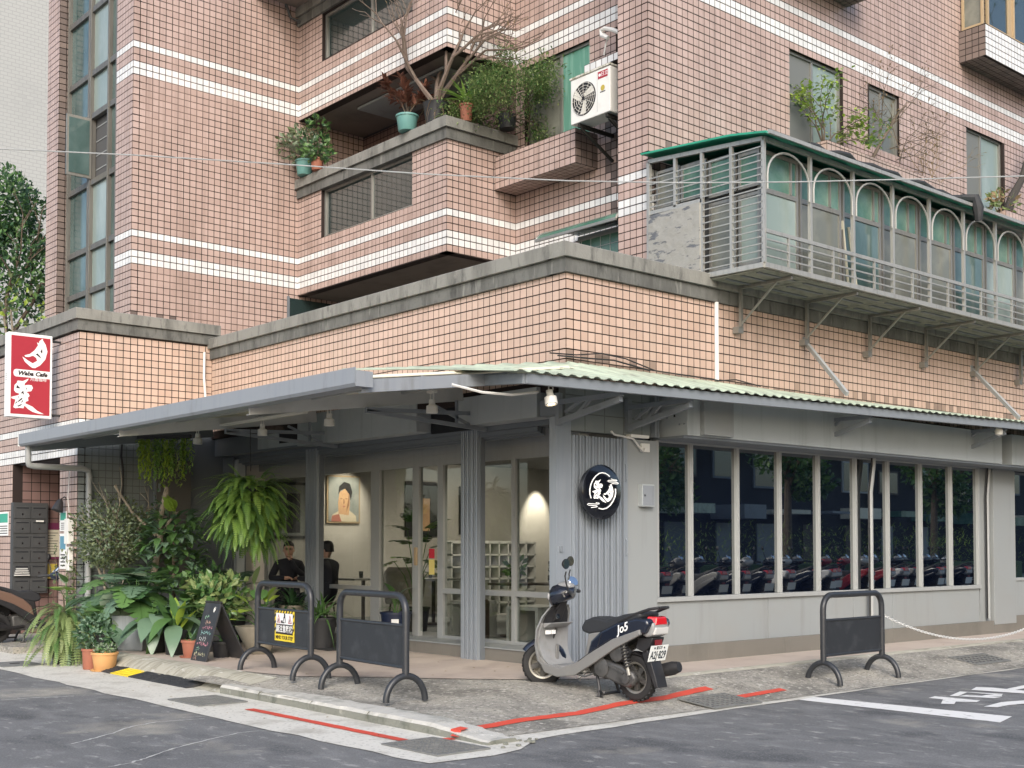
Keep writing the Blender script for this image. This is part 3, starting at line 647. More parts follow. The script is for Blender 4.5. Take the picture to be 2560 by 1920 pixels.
# end cage facing the side street
for y in (.48,.04,-.42):
    zt = 6.40+(6.56-6.40)*(y-byf)/(byb-byf); bb('post', [((bx0,y,5.87 if y > .1 else bz0+.05),(bx0,y,zt),.04,.04)])
bb('post', [((bx0,byb,bz0+.3),(bx0,byb,6.55),.05,.05)])
bb('end_rail', [((bx0,byb,5.88),(bx0,.04,5.86),.04,.05)])
for k in range(9):
    z = 5.93+k*.075
    if z < 6.38: bb('end_bar', [((bx0-.015,byb,z+.02),(bx0-.015,.04,z+.01),.012,.014)])
for k in range(17):
    z = 4.98+k*.083
    bb('end_bar', [((bx0-.015,.04,z+.004),(bx0-.015,byf,z),.012,.014)])
# windows behind the bars
yg = byf+.16
for i in range(nb):
    xa, xb = bx0+.14+i*bw if i == 0 else bx0+i*bw+.02, bx0+(i+1)*bw-.02
    f = MB()
    for a, b_, c, d in ((xa,xa+.04,4.93,6.36),(xb-.04,xb,4.93,6.36),(xa+.04,xb-.04,5.84,5.90),(xa+.04,xb-.04,4.93,4.98),(xa+.04,xb-.04,6.31,6.36)):
        p = BL((a,yg,c)); q = BL((b_,yg+.04,d)); f.box(p.x,q.x,p.y,q.y,p.z,q.z)
    xm = xa+(xb-xa)*(.78 if i % 2 == 0 else .7); p = BL((xm,yg-.01,5.90)); q = BL((xm+.03,yg+.03,6.31)); f.box(p.x,q.x,p.y,q.y,p.z,q.z)
    fo = f.build('window', 'aluminium', bal)
    pm = ['glass_frost','glass_dusty','glass_teal','glass_dusty','glass_dusty','glass_teal','glass_frost','glass_dusty','glass_dusty'][i]
    for za, zb, mm in ((4.98,5.84,pm),(5.90,6.31,'glass_green')):
        p = BL((xa+.04,yg+.015,za)); q = BL((xb-.04,yg+.021,zb)); MB().box(p.x,q.x,p.y,q.y,p.z,q.z).build('pane', mm, fo)
xg = bx0+.12
for k, (ya, yb, za, zb, mm) in enumerate(((.90,.50,5.95,6.44,'glass_dusty'),(.48,.06,5.95,6.42,'glass_green'),(.02,-.40,5.9,6.38,'glass_green'),(-.44,-.76,5.9,6.34,'glass_green'),(.02,-.40,4.96,5.83,'glass_dusty'),(-.44,-.76,4.96,5.83,'glass_frost'))):
    f = MB()
    for a, b_, c, d in ((yb,yb+.035,za,zb),(ya-.035,ya,za,zb),(yb+.035,ya-.035,za,za+.04),(yb+.035,ya-.035,zb-.04,zb)):
        p = BL((xg-.02,a,c)); q = BL((xg+.02,b_,d)); f.box(p.x,q.x,p.y,q.y,p.z,q.z)
    fo = f.build('window', 'aluminium', bal); p = BL((xg-.004,yb+.03,za+.035)); q = BL((xg+.004,ya-.03,zb-.035)); MB().box(p.x,q.x,p.y,q.y,p.z,q.z).build('pane', mm, fo)
# crumpled sheet-metal board low at the wall
mat('metal_board', (.40,.38,.33), .35, metal=.35, layers=[((.10,.11,.13),2.6,(1,1.2,4),.56,.60,.8), ((.5,.48,.42),5,S1,.5,.7,.6)], bump=.5, bscale=9, bdist=.03)
p = BL((bx0-.03,.06,4.90)); q = BL((bx0-.012,.92,5.84)); MB().box(p.x,q.x,p.y,q.y,p.z,q.z).build('metal_board', 'metal_board', bal)
# dark void and things stored behind the glass
p = BL((bx0+.16,yg+.10,4.95)); q = BL((bx1,.90,6.2)); MB().box(p.x,q.x,p.y,q.y,p.z,q.z).build('back_wall', 'plaster_dark', bal)
# floor of sheet panels on brackets
p = BL((bx0,byf,bz0)); q = BL((bx1,-.09,bz0)); 
for i in range(9):
    a = BL((bx0+i*bw+.01,byf+.02,bz0-.012)); b_ = BL((bx0+(i+1)*bw-.01,-.09,bz0+.0)); MB().box(a.x,b_.x,a.y,b_.y,a.z,b_.z).build('floor_panel', 'concrete_old', bal)
    for k in range(3):
        y = byf+.15+k*.24; a = BL((bx0+i*bw+.1,y,bz0-.022)); b_ = BL((bx0+(i+1)*bw-.1,y+.05,bz0-.013)); MB().box(a.x,b_.x,a.y,b_.y,a.z,b_.z).build('floor_batten', 'paint_dark', bal)
for x in (2.95,4.35,5.85,7.35,8.85,10.3):
    m = MB(); m.beam(BL((x,-.10,bz0-.035)), BL((x,byf+.02,bz0-.035)), .035, .035); m.beam(BL((x,-.10,bz0-.02)), BL((x,-.10,4.33)), .04, .04); m.beam(BL((x,-.09,4.35)), BL((x,byf+.25,bz0-.05)), .022, .022)
    m.box(*[v for pr in zip(BL((x-.05,-.10,4.25)), BL((x+.05,-.005,4.33))) for v in pr]); m.build('bracket', 'aluminium', bal)
# green roof sheet with rolled shade cloth
m = MB(); secs = []
for i in range(40):
    x = bx0-.12+i*(bx1-bx0+.12)/39; dz = .012*math.sin(i*1.9)
    secs.append([BL((x,.97,6.66+dz)),BL((x,.3,6.60+dz)),BL((x,-.5,6.53+dz)),BL((x,-1.02,6.44+dz)),BL((x,-1.05,6.40+dz)),BL((x,-1.02,6.415+dz)),BL((x,-.5,6.505+dz)),BL((x,.97,6.635+dz))])
m.loft(secs); m.build('roof_sheet', 'green_sheet', bal, smooth=True, angle=30)
bb('eave_rail', [((bx0-.1,-1.055,6.425),(bx1,-1.055,6.425),.03,.045)], 'alu_balcony')
m = MB(); pts = [BL((3.35+i*.2,-.86+.04*math.sin(i*1.3),6.555+.025*math.sin(i*2.1))) for i in range(19)]; m.tube(pts, [.03+.018*abs(math.sin(i*1.7)) for i in range(19)], 8); m.tube([BL((6.95,-.9,6.56)),BL((7.02,-1.09,6.52)),BL((7.03,-1.12,6.38)),BL((7.06,-1.11,6.2))],[.05,.07,.08,.05],8)
m.build('shade_cloth', 'rubber', bal, smooth=True)
# white battens stored inside
m = MB(); m.beam(BL((4.36,yg+.012,4.95)), BL((4.24,yg+.012,5.78)), .012, .05, Y1); m.beam(BL((4.55,yg+.012,4.95)), BL((4.38,yg+.012,5.72)), .012, .045, Y1); m.build('stored_battens', 'cream_sheet', bal)

# ================================================================== CAFE FRONT ON THE MAIN STREET
FZ = .175
wz0, wz1 = .95, 2.80
pnl = [1.46, 3.62, 5.55, 6.55, 9.06]
for a, b in zip(pnl[:-1], pnl[1:]): bx('front_panel', 'paint_light', bld, a+.004, b-.004, .02, .16, .37, .90, bevel=.002)
for a, b in zip([1.46,3.9,6.5],[3.9,6.5,9.42]): bx('plinth', 'plinth', bld, a+.002, b-.002, -.035, .16, FZ-.1, .375, bevel=.003)
bx('sill', 'frame_grey', bld, 1.46, 9.06, -.02, .14, .90, .955, bevel=.004)
bx('front_panel', 'paint_light', bld, 9.07, 9.40, .015, .16, .375, 2.83)
bx('plinth', 'plinth', bld, 9.42, 10.16, -.035, .16, FZ-.1, .31, bevel=.003); bx('front_pillar', 'paint_light', bld, 9.43, 10.15, -.04, .3, .31, 2.86, bevel=.006)
bx('plinth', 'plinth', bld, 10.17, 12.6, -.0, .16, FZ-.1, .43); bx('front_panel', 'paint_light', bld, 10.17, 12.6, .02, .16, .43, 1.0)
shopm = [1.49,2.11,3.00,3.88,4.74,5.62,6.45,7.34,8.21,9.05]
o = MB()
for x in shopm: o.box(x-.027,x+.027,-.0,.09,wz0+.006,wz1)
o.box(1.46,9.09,-.005,.095,wz1,wz1+.04)
for x in shopm[1:-1]: o.box(x-.006,x+.006,-.012,.002,wz0+.006,wz1)
sw = o.build('shop_window', 'frame_grey', bld, bevel=.004)
for a, b in zip(shopm[:-1], shopm[1:]): MB().box(a+.026,b-.026,.045,.053,wz0+.008,wz1).build('pane', 'glass_shop', sw)
o = MB(); o.box(10.17,10.22,0,.09,1.0,2.80); o.box(11.1,11.16,0,.09,1.0,2.8); o.box(10.2,12.6,0,.09,1.0,1.05)
sw2 = o.build('shop_window', 'frame_grey', bld, bevel=.004)
MB().box(10.22,11.1,.045,.053,1.05,2.80).build('pane', 'glass_shop', sw2); MB().box(11.16,12.6,.045,.053,1.05,2.80).build('pane', 'glass_shop', sw2)
bx('shop_void', 'gap_black', bld, 1.5, 12.6, .3, .34, .4, 3.2)
# corner pillar with meter box
bx('front_pillar', 'paint_light', bld, .93, 1.45, -.03, .32, FZ-.02, 2.80, bevel=.006)
o = bx('meter_box', 'paint_fascia', bld, 1.12, 1.33, -.10, -.03, 2.02, 2.28, bevel=.006); MB().box(1.13,1.32,-.104,-.1,2.035,2.265).build('door', 'paint_blue', o); MB().lathe([(0,0),(.012,0),(.012,.01),(0,.012)],10,(1.15,-.104,2.15),NY).build('latch', 'chrome', o)
o = bx('socket', 'white_plastic', bld, 1.16, 1.30, -.055, -.03, 2.66, 2.76, bevel=.005)
MB().tube([(1.2,-.06,2.7),(1.15,-.09,2.66),(1.08,-.08,2.72),(1.0,-.07,2.80),(.85,-.06,2.82),(.7,-.06,2.83),(.62,-.09,2.86)], .012, 6).build('cable', 'cable_white', o, smooth=True)
MB().box(.95,1.25,-.09,-.0,2.815,2.85).build('cable_box', 'white_plastic', bld)
# downpipes with a black cable each
def dpipe(x, y0, zt, zb, kink=.0, r=.035, n='downpipe'):
    pts = [(x-kink,y0,zt),(x-kink,y0,zt-.12),(x,y0,zt-.5),(x,y0,zb)] if kink else [(x,y0,zt),(x,y0,zb)]
    o = MB().tube(pts, r, 10).build(n, 'pipe_grey', bld, smooth=True)
    MB().tube([(p[0]-.05,p[1]-.01,p[2]) for p in pts], .012, 6).build('cable', 'cable_black', o, smooth=True); return o
dpipe(5.88,-.06,2.84,.40,-.08); dpipe(9.25,-.03,2.86,.42,-.06, .03)
# fascia boxes (old shutter housings)
bx('fascia', 'paint_fascia', bld, 1.50, 8.92, -.46, .1, 2.845, 3.325, bevel=.005)
bx('fascia_box', 'paint_light', bld, 1.72, 2.26, -.53, -.463, 2.86, 3.29, bevel=.005)
bx('fascia', 'paint_fascia', bld, 9.25, 12.6, -.46, .1, 2.85, 3.33, bevel=.005); bx('fascia_box', 'paint_blue', bld, 9.75, 10.3, -.55, -.463, 2.87, 3.29, bevel=.005)
for y, z in ((-.15,3.07),(-.34,3.14),(-.41,3.14),(-.34,2.98),(-.41,2.98)): MB().lathe([(.012,0),(.012,.008),(0,.012)],8,(1.50,y,z),NX).build('bolt', 'paint_steel', bld)
bx('hole', 'gap_black', bld, 1.496, 1.4995, -.275, -.25, 3.07, 3.1)
bx('soffit_board', 'paint_dark', bld, 1.45, 12.6, -.44, .05, 2.815, 2.843)
# painted tile wall over the corner shutter
wall('corner_wall', (-.02,-.001,0), X1, NY, 1.55, 2.84, 3.45, m='tile_grey', wb=None, grout='grout_grey', ph=2.84, du=.31, th=.1, rws=rows(2.84,3.45,2.84,.2))
bx('pipe_chase', 'paint_steel', bld, 1.36, 1.40, -.08, -.01, 2.84, 3.40); bx('pipe_chase', 'paint_steel', bld, 1.42, 1.45, -.07, -.01, 2.84, 3.40)
# folded shutter: vertical slats at the corner
def shutter(name, O, U, N, n, pitch, z0, z1, notch=True):
    o = thing(name, None, None, O); o['label'] = ''; del o['label']; o.parent = bld
    U = Vector(U); N = Vector(N); prof = [(.02,-.35),(.05,.45),(.30,.5),(.36,.05),(.44,.05),(.50,.5),(.76,.45),(.80,-.35)]
    me = MB().prism([(a*pitch, b*.055) for a, b in prof], (0,0,0), U, N, 0, (z1-z0)*(1 if U.cross(N).z > 0 else -1)).mesh('slat', 'shutter')
    for i in range(n):
        s = link('slat', me, o); s.location = U*i*pitch
    q = U*n*pitch; B = -N*.030; MB().add([B, B+q, B+q+Z1*(z1-z0), B+Z1*(z1-z0)], [(0,1,2,3)]).build('backing', 'gap_black', o)
    return o
sh = shutter('folding_shutter', (.06,-.02,FZ-.01), X1, NY, 8, .099, FZ, 2.80)
for i in range(8):
    b = MB().box(.06+i*.099+.064,.06+i*.099+.09,-.045,-.022,2.28,2.77); b.build('slot', 'paint_dark', bld)
bx('jamb', 'shutter', bld, .86, .925, -.05, .05, FZ, 2.83); bx('jamb', 'shutter', bld, -.17, .055, -.02, .09, FZ, 2.98)
bx('latch', 'paint_steel', bld, -.13, -.09, -.04, -.02, 1.50, 1.56)
for z in (1.45, 2.3): MB().tube([(.89,-.055,z),(.89,-.075,z+.03),(.89,-.075,z+.17),(.89,-.055,z+.2)], .008, 6).build('handle', 'shutter', bld)

# ================================================================== CAFE FRONT UNDER THE AWNING (side street)
SX = .33; FL = .33
bx('step', 'plinth', bld, SX, .9, .72, 8.34, FZ-.05, FL-.012, bevel=.004); bx('floor', 'paint_light', bld, SX-.015, 9.0, .34, 8.34, FL-.012, FL)
bx('inner_wall', 'paint_light', bld, .30, .45, .1, .50, FZ, 3.0)
# lintel: recessed beam, two boxed housings
bx('lintel', 'paint_dark', bld, .22, .5, .12, 8.34, 2.96, 3.55); bx('lintel_box', 'paint_fascia', bld, -.02, .215, 2.75, 5.65, 3.02, 3.46, bevel=.005)
bx('lintel_box', 'paint_fascia', bld, -.06, .215, .42, 1.90, 3.02, 3.36, bevel=.005); bx('lintel_box', 'paint_steel', bld, -.03, .1, .12, .40, 3.02, 3.2)
bx('recess_shade', 'gap_black', bld, .205, .2195, 1.92, 2.73, 3.0, 3.54); bx('recess_shade', 'gap_black', bld, .205, .2195, 2.75, 5.64, 3.47, 3.54); bx('recess_shade', 'gap_black', bld, .03, .0495, 5.66, 6.25, 3.10, 3.41)  # flat black sheets paint the deep shade around the lintel boxes
bx('lintel', 'paint_dark', bld, .05, .215, 5.66, 8.33, 3.02, 3.42); bx('lintel_patch', 'paint_fascia', bld, .035, .05, 5.75, 6.9, 3.05, 3.26)
m = MB(); 
for k in range(3): m.box(.25+k*.05,.28+k*.05,.75,8.3,2.90-k*.02,2.958)
m.build('shutter_track', 'paint_dark', bld)
# shutter posts (bundles of folded slats)
def post_bundle(y, wd=.32):
    o = shutter('folding_shutter', (.24,y+wd/2,FZ-.01), NY, NX, 4, wd/4, FZ, 3.0)
    MB().box(.02,.09,-wd,.0,0,2.82).build('core', 'paint_dark', o); return o
post_bundle(5.64,.33); post_bundle(1.965,.34)
bx('jamb', 'paint_dark', bld, .2, .45, 8.0, 8.34, FL, 3.0); bx('jamb', 'paint_fascia', bld, .22, .36, 7.88, 7.98, FL, 3.0)
# glazed screen with door, plane x=.82
GX = .82
o = MB(); G0, G1 = 2.799, FL
for y, w_ in ((.80,.10),(1.80,.07),(3.30,.12),(3.86,.14),(4.84,.22),(7.95,.12)): o.box(GX-.03,GX+.05,y-w_/2,y+w_/2,G1,G0)
o.box(GX-.028,GX+.048,.75,8.0,2.66,2.80); o.box(GX-.03,GX+.05,.75,8.34,2.80,3.05)
o.box(GX-.028,GX+.048,.8,3.3,.93,1.0); o.box(GX-.028,GX+.048,4.9,7.9,.93,.99); o.box(GX-.028,GX+.048,.8,3.3,G1,.37)
gs = o.build('glazed_screen', 'frame_grey', bld, bevel=.004)
for ya, yb, za, zb in ((.85,1.765,1.0,2.66),(1.835,3.24,1.0,2.66),(3.36,3.79,.4,2.66),(3.93,4.73,.4,2.66),(4.95,7.89,.99,2.66),(.85,3.24,.37,.93),(4.95,7.89,.37,.93)):
    MB().box(GX+.008,GX+.014,ya,yb,za,zb).build('pane', 'glass_clear', gs)
MB().box(GX-.06,GX-.03,3.80,3.86,1.30,1.55).build('door_handle', 'wood_frame', gs, bevel=.01)
mat('sticker_red', (.55,.03,.05), .5); mat('sticker_yellow', (.75,.62,.2), .5)
MB().box(GX-.034,GX-.031,3.42,3.54,1.40,1.53).build('sticker', 'sticker_red', gs); MB().box(GX-.034,GX-.031,3.42,3.54,1.18,1.385).build('sticker', 'sticker_yellow', gs)
# wing wall furniture: electric cabinet
o = bx('cabinet', 'paint_dark', bld, -.98, -.36, 8.30, 8.362, .5, 2.95, bevel=.004)
mat('cabinet_grey', (.115,.112,.105), .6)
MB().box(-.96,-.38,8.288,8.30,2.0,2.92).build('cabinet_door', 'cabinet_grey', o); MB().box(-.96,-.38,8.288,8.30,.9,1.97).build('cabinet_door', 'cabinet_grey', o)
for xa in (-.86,-.62): MB().box(xa,xa+.16,8.283,8.289,1.68,1.78).build('meter_slot', 'gap_black', o)
MB().box(-.93,-.90,8.27,8.29,2.42,2.55).build('handle', 'paint_steel', o)
MB().tube([(-1.52,8.30,3.3),(-1.53,8.31,2.95),(-1.50,8.31,2.75),(-1.51,8.32,1.95)], .016, 6).build('cable', 'cable_black', bld, smooth=True)
MB().tube([(-2.05,8.31,.2),(-2.05,8.31,1.2)], .02, 8).build('pipe', 'pipe_white', bld)
MB().tube([(-.16,8.30,4.70),(-.17,8.29,4.3),(-.1,8.29,3.5)], .02, 8).build('downpipe', 'pipe_white', bld, smooth=True)
pw = PY(1791,760,-.03); MB().tube([(pw.x,-.03,4.6),(pw.x,-.03,3.62)], .028, 8).build('downpipe', 'pipe_white', bld, smooth=True)
# ================================================================== CAFE INTERIOR
mat('plaster_cafe', (.56,.54,.50), .9, layers=[((.50,.48,.445),1,S1,.45,.65,.7)])
mat('ceiling_cafe', (.25,.25,.25), .9)
bx('inner_wall', 'plaster_cafe', bld, .5, 9.0, 8.2, 8.34, FL, 3.3); bx('inner_wall', 'plaster_cafe', bld, 8.9, 9.0, .36, 8.2, FL, 3.3)
bx('inner_ceiling', 'ceiling_cafe', bld, .51, 9.0, .36, 8.34, 3.1, 3.28)
# ================================================================== AWNING OVER THE SIDE STREET PAVEMENT
aw = thing('awning', 'long blue-grey lean-to awning with deep gutter over the plant-lined pavement', 'awning', (-1.5,4,3.0))
def AL(p): return Vector(p)-Vector((-1.5,4,3.0))
def ab(name, m_, a, b, c, d, e, f, bevel=0):
    p = AL((a,c,e)); q = AL((b,d,f)); return MB().box(p.x,q.x,p.y,q.y,p.z,q.z).build(name, m_, aw, bevel=bevel)
mat('rafter_grey', (.50,.51,.50), .5, layers=[((.36,.365,.355),2,S1,.5,.7,.6)])
def az(x): return 3.10+(x+3.05)*.132                 # underside of the sheet
m = MB(); gz0, gz1 = 3.015, 3.19
m.prism([(-3.09,gz0+.03),(-3.07,gz0),(-2.90,gz0),(-2.90,gz0+.09),(-2.915,gz0+.09),(-2.915,gz0+.015),(-3.065,gz0+.015),(-3.078,gz0+.035),(-3.078,gz1),(-3.09,gz1)], AL((0,8.28,0)), X1, Z1, 0, 8.74)
m.build('gutter', 'paint_blue', aw)
ab('gutter_end', 'paint_blue', -3.085,-2.90,-.475,-.465,gz0,gz1-.03); ab('gutter_end', 'white_plastic', -3.095,-2.90,8.28,8.292,gz0,gz1)
# ribbed cream sheets
ys = [-.30+i*(8.5/7) for i in range(8)]
for k in range(7):
    m = MB(); secs = []; n = 24
    for i in range(n+1):
        y = ys[k]+(ys[k+1]-ys[k]-.006)*i/n; d = .03 if i % 6 in (2,3) else 0
        secs.append([AL((-3.0,y,az(-3.0)+d)), AL((.0,y,az(0)+d)), AL((.0,y,az(0)+d+.006)), AL((-3.0,y,az(-3.0)+d+.006))])
    m.loft(secs); m.build('roof_sheet', 'cream_sheet', aw)
for y, t_ in ((8.10,'paint_steel'),(5.0,'rafter_grey'),(1.70,'rafter_grey'),(-.40,'paint_blue')):     # rafters: C channels
    m = MB(); h = .15 if y > 0 else .12
    zo = -.02
    for (dy, dz, w_, h_) in ((0,-h/2,.008,h),(.022,-h,.045,.008),(.022,-.004,.045,.008)):
        m.beam(AL((-2.98,y+dy,az(-2.98)+dz+zo)), AL((-.1 if y > 0 else -1.2,y+dy,az(-.1 if y > 0 else -1.2)+dz+zo)), w_, h_)
    m.build('rafter', t_, aw)
for x in (-2.2,-1.0): ab('purlin', 'frame_grey', x-.02, x+.02, -.3, 8.2, az(x)-.055, az(x)-.003)
for y in (1.70, 5.0):                                # triangular wall brackets
    m = MB(); xo = -1.55
    m.beam(AL((xo,y-.07,az(xo)-.20)), AL((.2,y-.07,az(xo)-.13)), .045, .045); m.beam(AL((xo,y-.07,az(xo)-.22)), AL((.2,y-.07,2.98)), .045, .045); m.beam(AL((-.6,y-.07,3.22)), AL((-.05,y-.07,3.02)), .03, .03); m.beam(AL((-.25,y-.07,3.3)), AL((-.25,y-.07,3.02)), .03, .03)
    m.build('bracket', 'paint_steel', aw)
o = MB(); o.tube([AL(p) for p in ((-2.99,8.16,3.03),(-2.99,8.16,2.80),(-2.97,8.17,2.745),(-2.90,8.18,2.73),(-2.16,8.24,2.73),(-2.06,8.26,2.70),(-2.04,8.27,2.62),(-2.04,8.27,.25))], .045, 12)
o.build('downpipe', 'pipe_grey', aw, smooth=True)
ab('cable_tray', 'lamp_white', -1.6, -1.52, 2.9, 5.2, 3.16, 3.185)

# ================================================================== AWNING OVER THE MAIN STREET FRONT
am = thing('awning', 'shallow corrugated green awning on steel beam above the dark shop windows', 'awning', (4,-.6,3.3))
def ML(p): return Vector(p)-Vector((4,-.6,3.3))
bl0, bl1 = Vector((-1.55,-1.06,3.16)), Vector((12.5,-1.06,3.43))
m = MB(); m.beam(ML(bl0), ML(bl1), .05, .10); m.build('front_beam', 'paint_steel', am, bevel=.004)
m = MB(); m.beam(ML(bl0+Vector((.0,0,-.0))), ML((-1.35,.9,3.33)), .05, .10); m.build('end_beam', 'paint_steel', am, bevel=.004)
nx_ = 0
for k in range(13):                                  # corrugated sheets
    xa = -1.75+k*1.1; m = MB(); secs = []; n = 33
    for i in range(n+1):
        x = xa+1.115*i/n; zf = 3.16+(x+1.55)*(.27/14.05)+.068; d = .010*(1 if math.sin(x*2*math.pi/.17) > .15 else -1)*min(1, abs(math.sin(x*2*math.pi/.17))*3)
        x2 = x if x > -.02 else x
        yb = -.005 if x > -.02 else (-.005+min(1.9, -(x+.02)*1.15)); zb = 3.60 if x > -.02 else 3.60+.02*x
        secs.append([ML((x,-1.13,zf+d)), ML((x2,(yb-1.13)/2,(zf+zb)/2+d+.01)), ML((x2,yb,zb+d)), ML((x2,yb,zb+d-.004)), ML((x2,(yb-1.13)/2,(zf+zb)/2+d+.006)), ML((x,-1.13,zf+d-.004))])
    m.loft(secs); m.build('roof_sheet', 'pale_green_sheet', am)
for x in (-.15, .95, 4.45, 8.0, 11.5):
    zb = 3.11+(x+1.55)*.0192; m = MB()
    m.beam(ML((x,-1.0,zb)), ML((x,-.02,zb)), .05, .05); m.beam(ML((x,-.98,zb-.05)), ML((x,-.04,2.92)), .055, .055); m.beam(ML((x,-.04,2.88)), ML((x,-.04,zb+.1)), .06, .06); m.beam(ML((x,-.55,zb)), ML((x,-.3,zb-.18)), .035, .035); m.beam(ML((x,-.42,zb-.0)), ML((x,-.15,3.02)), .03, .03)
    m.build('bracket', 'paint_steel', am)
for pw, pq in (((2012,854),(2118,985)),((2430,923),(2548,1045))):     # tie rods
    a = PY(*pw, -.01); b = PY(*pq, -1.0); m = MB(); m.beam(ML(a), ML(b), .04, .055); m.box(*[v for pr in zip(ML(a)-Vector((.04,.0,.04)), ML(a)+Vector((.04,.012,.06))) for v in pr]); m.build('tie_rod', 'frame_grey', am)
MB().tube([ML(p) for p in ((-.3,-.06,3.66),(.1,-.06,3.68),(.5,-.05,3.74),(.9,-.05,3.72),(1.4,-.05,3.63),(2.6,-.05,3.62),(2.9,-.05,3.66),(3.4,-.05,3.62))], .008, 6).build('cable', 'cable_black', am, smooth=True)
MB().tube([ML(p) for p in ((-.2,-.08,3.64),(.3,-.07,3.66),(.7,-.06,3.68),(1.3,-.06,3.62))], .009, 6).build('cable', 'cable_black', am, smooth=True)
MB().tube([(p[0]-4,p[1]+.6,p[2]-3.3) for p in ((-2.0,-.5,3.12),(-1.7,-.6,3.06),(-1.4,-.7,3.05),(-1.1,-.75,3.10))], .014, 6).build('cable', 'cable_white', am, smooth=True)
# ------------------------------------------------------------------ track spotlights
def spot(p, label, drop=.10, tilt=0, lit=False):
    t = thing('spotlight', label, 'spotlight', (p[0],p[1],p[2]), group='white track spotlights under the awnings')
    MB().box(-.03,.03,-.06,.06,.175,.2).build('mount', 'lamp_white', t); [MB().tube([(0,yy,.18),(0,yy,.10)], .006, 6).build('yoke_arm', 'lamp_white', t) for yy in (-.03,.03)]
    b = MB().lathe([(.0,.105),(.035,.1),(.035,.045),(.062,.03),(.065,-.045),(.055,-.05),(.05,-.035),(0,-.035)], 20).build('lamp_head', 'lamp_white', t, smooth=True)
    MB().lathe([(0,-.042),(.035,-.042),(.03,-.036),(0,-.036)], 16).build('lens', 'lamp_glow' if lit else 'sign_white', b)
    if tilt: b.rotation_euler = (R(tilt), 0, 0)
    return t
labs = ['white spotlight beside the trailing green planter under the awning','white spotlight on the bracket above the hanging fern','white spotlight between the hanging fern and the framed portrait','white spotlight below the pale blue end beam of the awning','lit white spotlight under the green corrugated sheet at the corner']
for (px, py), lb in zip(((494,1102),(656,1080),(823,1055),(1080,1022),(1377,1000)), labs):
    q = PX(px, py, -1.2) if px < 1300 else PY(px, py, -.95); spot((q.x,q.y,q.z), lb, lit=px > 1300, tilt=0 if px < 1300 else -12)
q = PY(2497,1078,-.95); t = thing('bulb_lamp', 'round white bulb lamp under the awning at the far fascia box', 'lamp', tuple(q)); MB().lathe([(0,-.07),(.05,-.05),(.06,0),(.045,.04),(.025,.06),(.025,.1),(0,.1)],16).build('globe','lamp_white',t,smooth=True); MB().lathe([(.03,.06),(.03,.12),(0,.12)],12).build('socket','lamp_white',t)
# ------------------------------------------------------------------ overhead cable
pts = []
for px, py in ((-300,352),(0,372),(340,388),(700,410),(1060,435),(1420,452),(1700,457),(1980,455),(2280,448),(2560,440),(2860,428)):
    d = ray(px, py); d = d/d.dot(FW); pts.append(CAM+d*(9.0))
tag(MB().tube(pts, .0048, 6).build('overhead_cable', 'pipe_grey', smooth=True), 'thin pale overhead cable strung across the corner', 'cable')
# ------------------------------------------------------------------ neighbouring building and far left
mat('far_tile', (.40,.41,.40), .8, layers=[((.34,.35,.345),.4,S1,.45,.65,.8)])
mm = MT['far_tile']; t_ = mm.node_tree; b_ = t_.nodes['Principled BSDF']; src = b_.inputs['Base Color'].links[0].from_socket
br = t_.nodes.new('ShaderNodeTexBrick'); br.inputs['Scale'].default_value = 1; br.inputs['Brick Width'].default_value = .24; br.inputs['Row Height'].default_value = .12; br.inputs['Mortar Size'].default_value = .012; br.inputs['Color2'].default_value = (.39,.40,.39,1); br.inputs['Mortar'].default_value = (.32,.33,.325,1)
ge = t_.nodes.new('ShaderNodeNewGeometry'); sp = t_.nodes.new('ShaderNodeSeparateXYZ'); cb = t_.nodes.new('ShaderNodeCombineXYZ')
t_.links.new(ge.outputs['Position'], sp.inputs[0]); t_.links.new(sp.outputs[0], cb.inputs[0]); t_.links.new(sp.outputs[2], cb.inputs[1]); t_.links.new(cb.outputs[0], br.inputs['Vector']); t_.links.new(src, br.inputs['Color1']); t_.links.new(br.outputs[0], b_.inputs['Base Color'])
nb_ = thing('neighbour_building', 'tall pale grey tiled building beyond the trees at the tower', 'building', (6,30,0))
MB().box(-9,1.0,0,10,0,32).build('wall', 'far_tile', nb_); MB().box(1.05,1.6,-.2,10,0,32).build('pilaster', 'coping', nb_); MB().box(-9.2,1.7,-.3,10,32,32.6).build('parapet', 'coping', nb_)
# ================================================================== LOBBY FITTINGS (mailboxes, notices, meter clutter)
mb = thing('mailbox_cabinet', 'dark grey wall of mailboxes with papers in the entrance lobby', 'mailboxes', (-1.93,11.14,.78))
mat('mail_grey', (.055,.058,.06), .5, layers=[((.08,.082,.082),5,S1,.5,.7,.6)])
MB().box(-.29,.29,-.12,0,0,1.52).build('case', 'mail_grey', mb)
for r_ in range(6):
    for c_ in range(2):
        xa = -.275+c_*.28; za = .03+r_*.245; d = MB().box(xa,xa+.265,-.135,-.121,za,za+.20).build('mailbox_door', 'mail_grey', mb, bevel=.003)
        MB().box(xa+.03,xa+.235,-.138,-.1355,za+.165,za+.185).build('slot', 'gap_black', d); MB().box(xa+.12,xa+.145,-.142,-.1355,za+.06,za+.085).build('lock', 'chrome', d)
m = MB()
for k in range(4): m.box(-.27+k*.01,-.02-.012*k,-.17,-.136,.30+k*.035,.315+k*.035)
m.box(.08,.2,-.17,-.136,1.20,1.225); m.build('papers', 'white_plastic', mb)
mat('notice_purple', (.12,.02,.06), .4); mat('notice_paper', (.46,.44,.34), .6); mat('notice_yellow', (.45,.36,.06), .6)
nbd = thing('notice_board', 'purple framed notice on the lobby wall beside the mailboxes', 'notice', (-1.52,11.145,1.35))
